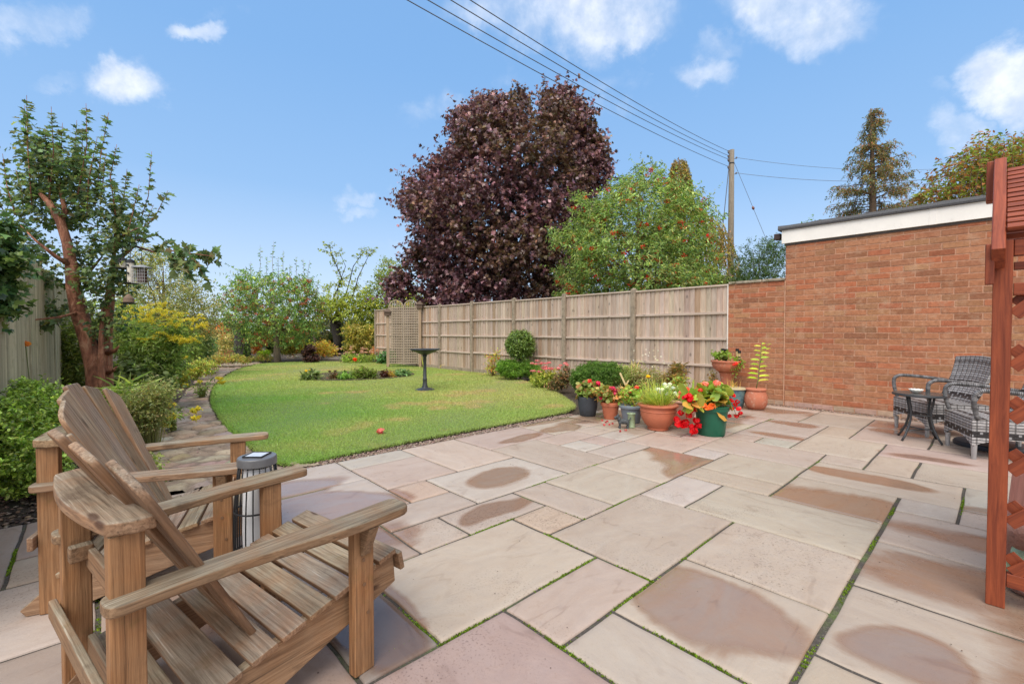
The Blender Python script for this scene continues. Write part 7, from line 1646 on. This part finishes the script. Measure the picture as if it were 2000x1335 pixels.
# 10 low terracotta bowl in the bed
th, b0 = pot('flower_pot', 'low terracotta bowl mostly hidden behind the pale blush pot', 1332, 806, [(.13, 0), (.17, .12), (.20, .245)], TERR, rim=[(.20, .24), (.218, .245), (.222, .262), (.21, .268)])
potleaf(th, [pb_(1328, 744, b0[1], 14, 9)], 50, S_((110, 136, 66), (130, 120, 70)), .06, .03, seed=71, sz=.24)
# scalloped small trailing plant pot behind geranium
# vase and terrier
vb = gnd(1233, 834); th = thing('glazed_vase', tuple(vb), 'small pale green crackled cylinder vase beside the terrier ornament', 'vase')
VG_ = simple('celadon glaze', srgb(150, 166, 130), .35, .25, 12, (30, .3, .003), dirt=(srgb(96, 104, 76), 20, .55, .7))
mb = MB(1); mb.lathe([(.052, 0), (.055, .008), (.046, .02), (.047, .165), (.056, .178), (.058, .186), (.05, .186), (.044, .17), (.043, .03)], 32); mb.build('body', VG_, th, smooth=True)
tg = gnd(1218, 836); tm = thing('terrier_ornament', (tg[0], tg[1], 0), 'small dark grey terrier dog ornament standing in front of the pots', 'ornament')
def ellip(V, c, r_, n=14):
    vs = []; fs = []; m = 10
    for i in range(m + 1):
        ph_ = math.pi * i / m
        for k in range(n): a = 2 * math.pi * k / n; q = 1 + .06 * math.sin(a * 5 + i * 2.1) ; vs.append((c[0] + r_[0] * math.sin(ph_) * math.cos(a) * q, c[1] + r_[1] * math.sin(ph_) * math.sin(a) * q, c[2] + r_[2] * math.cos(ph_)))
    fs = [(i * n + k, i * n + (k + 1) % n, (i + 1) * n + (k + 1) % n, (i + 1) * n + k) for i in range(m) for k in range(n)]; V.add(vs, fs)
mb = MB(1); ellip(mb, (.0, 0, .088), (.072, .032, .034)); ellip(mb, (-.058, 0, .118), (.028, .024, .036)); ellip(mb, (-.078, 0, .150), (.026, .022, .024)); ellip(mb, (-.104, 0, .142), (.024, .014, .013)); ellip(mb, (-.106, 0, .130), (.012, .012, .018)); ellip(mb, (.04, 0, .082), (.036, .032, .034))
for y in (-.018, .018):
    for x, l in ((-.052, .08), (.05, .08)): mb.tube([(x, y, .085), (x + .004, y, .04), (x - .003, y, .0)], [.016, .011, .013], 10)
    mb.tube([(-.070, y * .8, .165), (-.066, y * .9, .190)], [.011, .002], 8)
mb.tube([(.062, 0, .10), (.088, 0, .122), (.098, 0, .145)], [.010, .008, .003], 8)
o = mb.build('body', simple('dark stone', srgb(72, 76, 78), .7, .45, 50, (90, 1, .006)), tm, smooth=True)
rm = o.modifiers.new('remesh', 'REMESH'); rm.mode = 'VOXEL'; rm.voxel_size = .004; rm.use_smooth_shade = True
# fallen petals
r = np.random.default_rng(90)
pl_ = [gnd(1182, 826), gnd(1190, 830), gnd(1176, 822), gnd(1222, 841), gnd(1212, 843), gnd(1196, 828), gnd(1350, 851), gnd(1186, 824), gnd(1180, 831)]
for i, p in enumerate(pl_):
    fb = FB(); petals(r, fb, np.array([p + [0, 0, .012]]), .012, 5, .022, S_((200, 60, 70), (216, 100, 110)), 'round', .4); o = fb.build('fallen_petals', PETAL); tag(o, 'little heap of red petals fallen on the slabs around the pots', 'petals', 'petals fallen on the slabs around the pots')
p = gnd(745, 849); fb = FB(); petals(r, fb, np.array([p + [0, 0, .045]]), .045, 14, .055, S_((244, 150, 146), (236, 120, 126)), 'round', .5); o = fb.build('fallen_bloom', PETAL); tag(o, 'single salmon-pink bloom lying on the near edge of the lawn', 'flower')
# snail and rocks beyond the lattice
sn = gnd(1992, 1140) + np.array([.11, .02, 0]); th = thing('snail_ornament', (sn[0] + .0, sn[1] + .03, 0), 'pale green glazed snail-shell ornament behind the arbour lattice', 'ornament')
mb = MB(1); pts = []; rad = []
for i in range(70):
    s = i / 69; a = s * 2 * math.pi * 2.8; R0 = .078 * (1 - s) ** .8 + .004; pts.append((math.cos(a) * R0, -.03 * s - .01, .115 + math.sin(a) * R0)); rad.append(.034 * (1 - s) ** .7 + .006)
mb.tube(pts, rad, 12); mb.build('shell', simple('pale green glaze', srgb(160, 184, 154), .3, .15, 20, (40, .3, .002)), th, smooth=True)
mb = MB(1); mb.tube([(.12, 0, .02), (.02, 0, .025), (-.09, 0, .025), (-.135, 0, .06), (-.145, 0, .09)], [.012, .03, .032, .024, .018], 12); mb.build('body', simple('glazed body', srgb(150, 160, 130), .4), th, smooth=True)
ROCK = simple('pink rock', srgb(176, 132, 118), .85, .3, 10, (30, 1, .015), dirt=(srgb(110, 84, 76), 12, .5, .7))
for i, (px, py, d, sx_, lab) in enumerate(((1982, 1040, 2.2, .11, 'large rough pink rock, highest behind the arbour lattice'), (1968, 1105, 2.16, .05, 'small pink rock left of the snail ornament'), (1972, 1140, 2.12, .045, 'smallest pale pink rock at the bottom of the arbour lattice'), (1985, 1085, 2.3, .07, 'middle pink rock just above the snail ornament'))):
    q = at(px, py, d); mb = MB(i); rr2 = np.random.default_rng(i)
    V_i = sph(rr2, 1)
    u_, v_ = 14, 9; vs = []
    for a in range(v_ + 1):
        for c in range(u_):
            ph_, th_ = math.pi * a / v_, 2 * math.pi * c / u_; dv = np.array([math.sin(ph_) * math.cos(th_), math.sin(ph_) * math.sin(th_), math.cos(ph_)]); k = sx_ * (1 + .22 * float(pnoise(rr2, dv[None] * 1.0, 2.2, i)[0])); vs.append((q[0] + .06 + dv[0] * k, q[1] + dv[1] * k, max(.0, sx_ * .8 + dv[2] * k * .8) + (q[2] - sx_ * .8 if i in (0, 3) else 0)))
    mb.add(vs, [(a * u_ + c, a * u_ + (c + 1) % u_, (a + 1) * u_ + (c + 1) % u_, (a + 1) * u_ + c) for a in range(v_) for c in range(u_)]); o = mb.build('rock', ROCK, world=True, smooth=True); tag(o, lab, 'rock', 'rocks behind the arbour lattice')
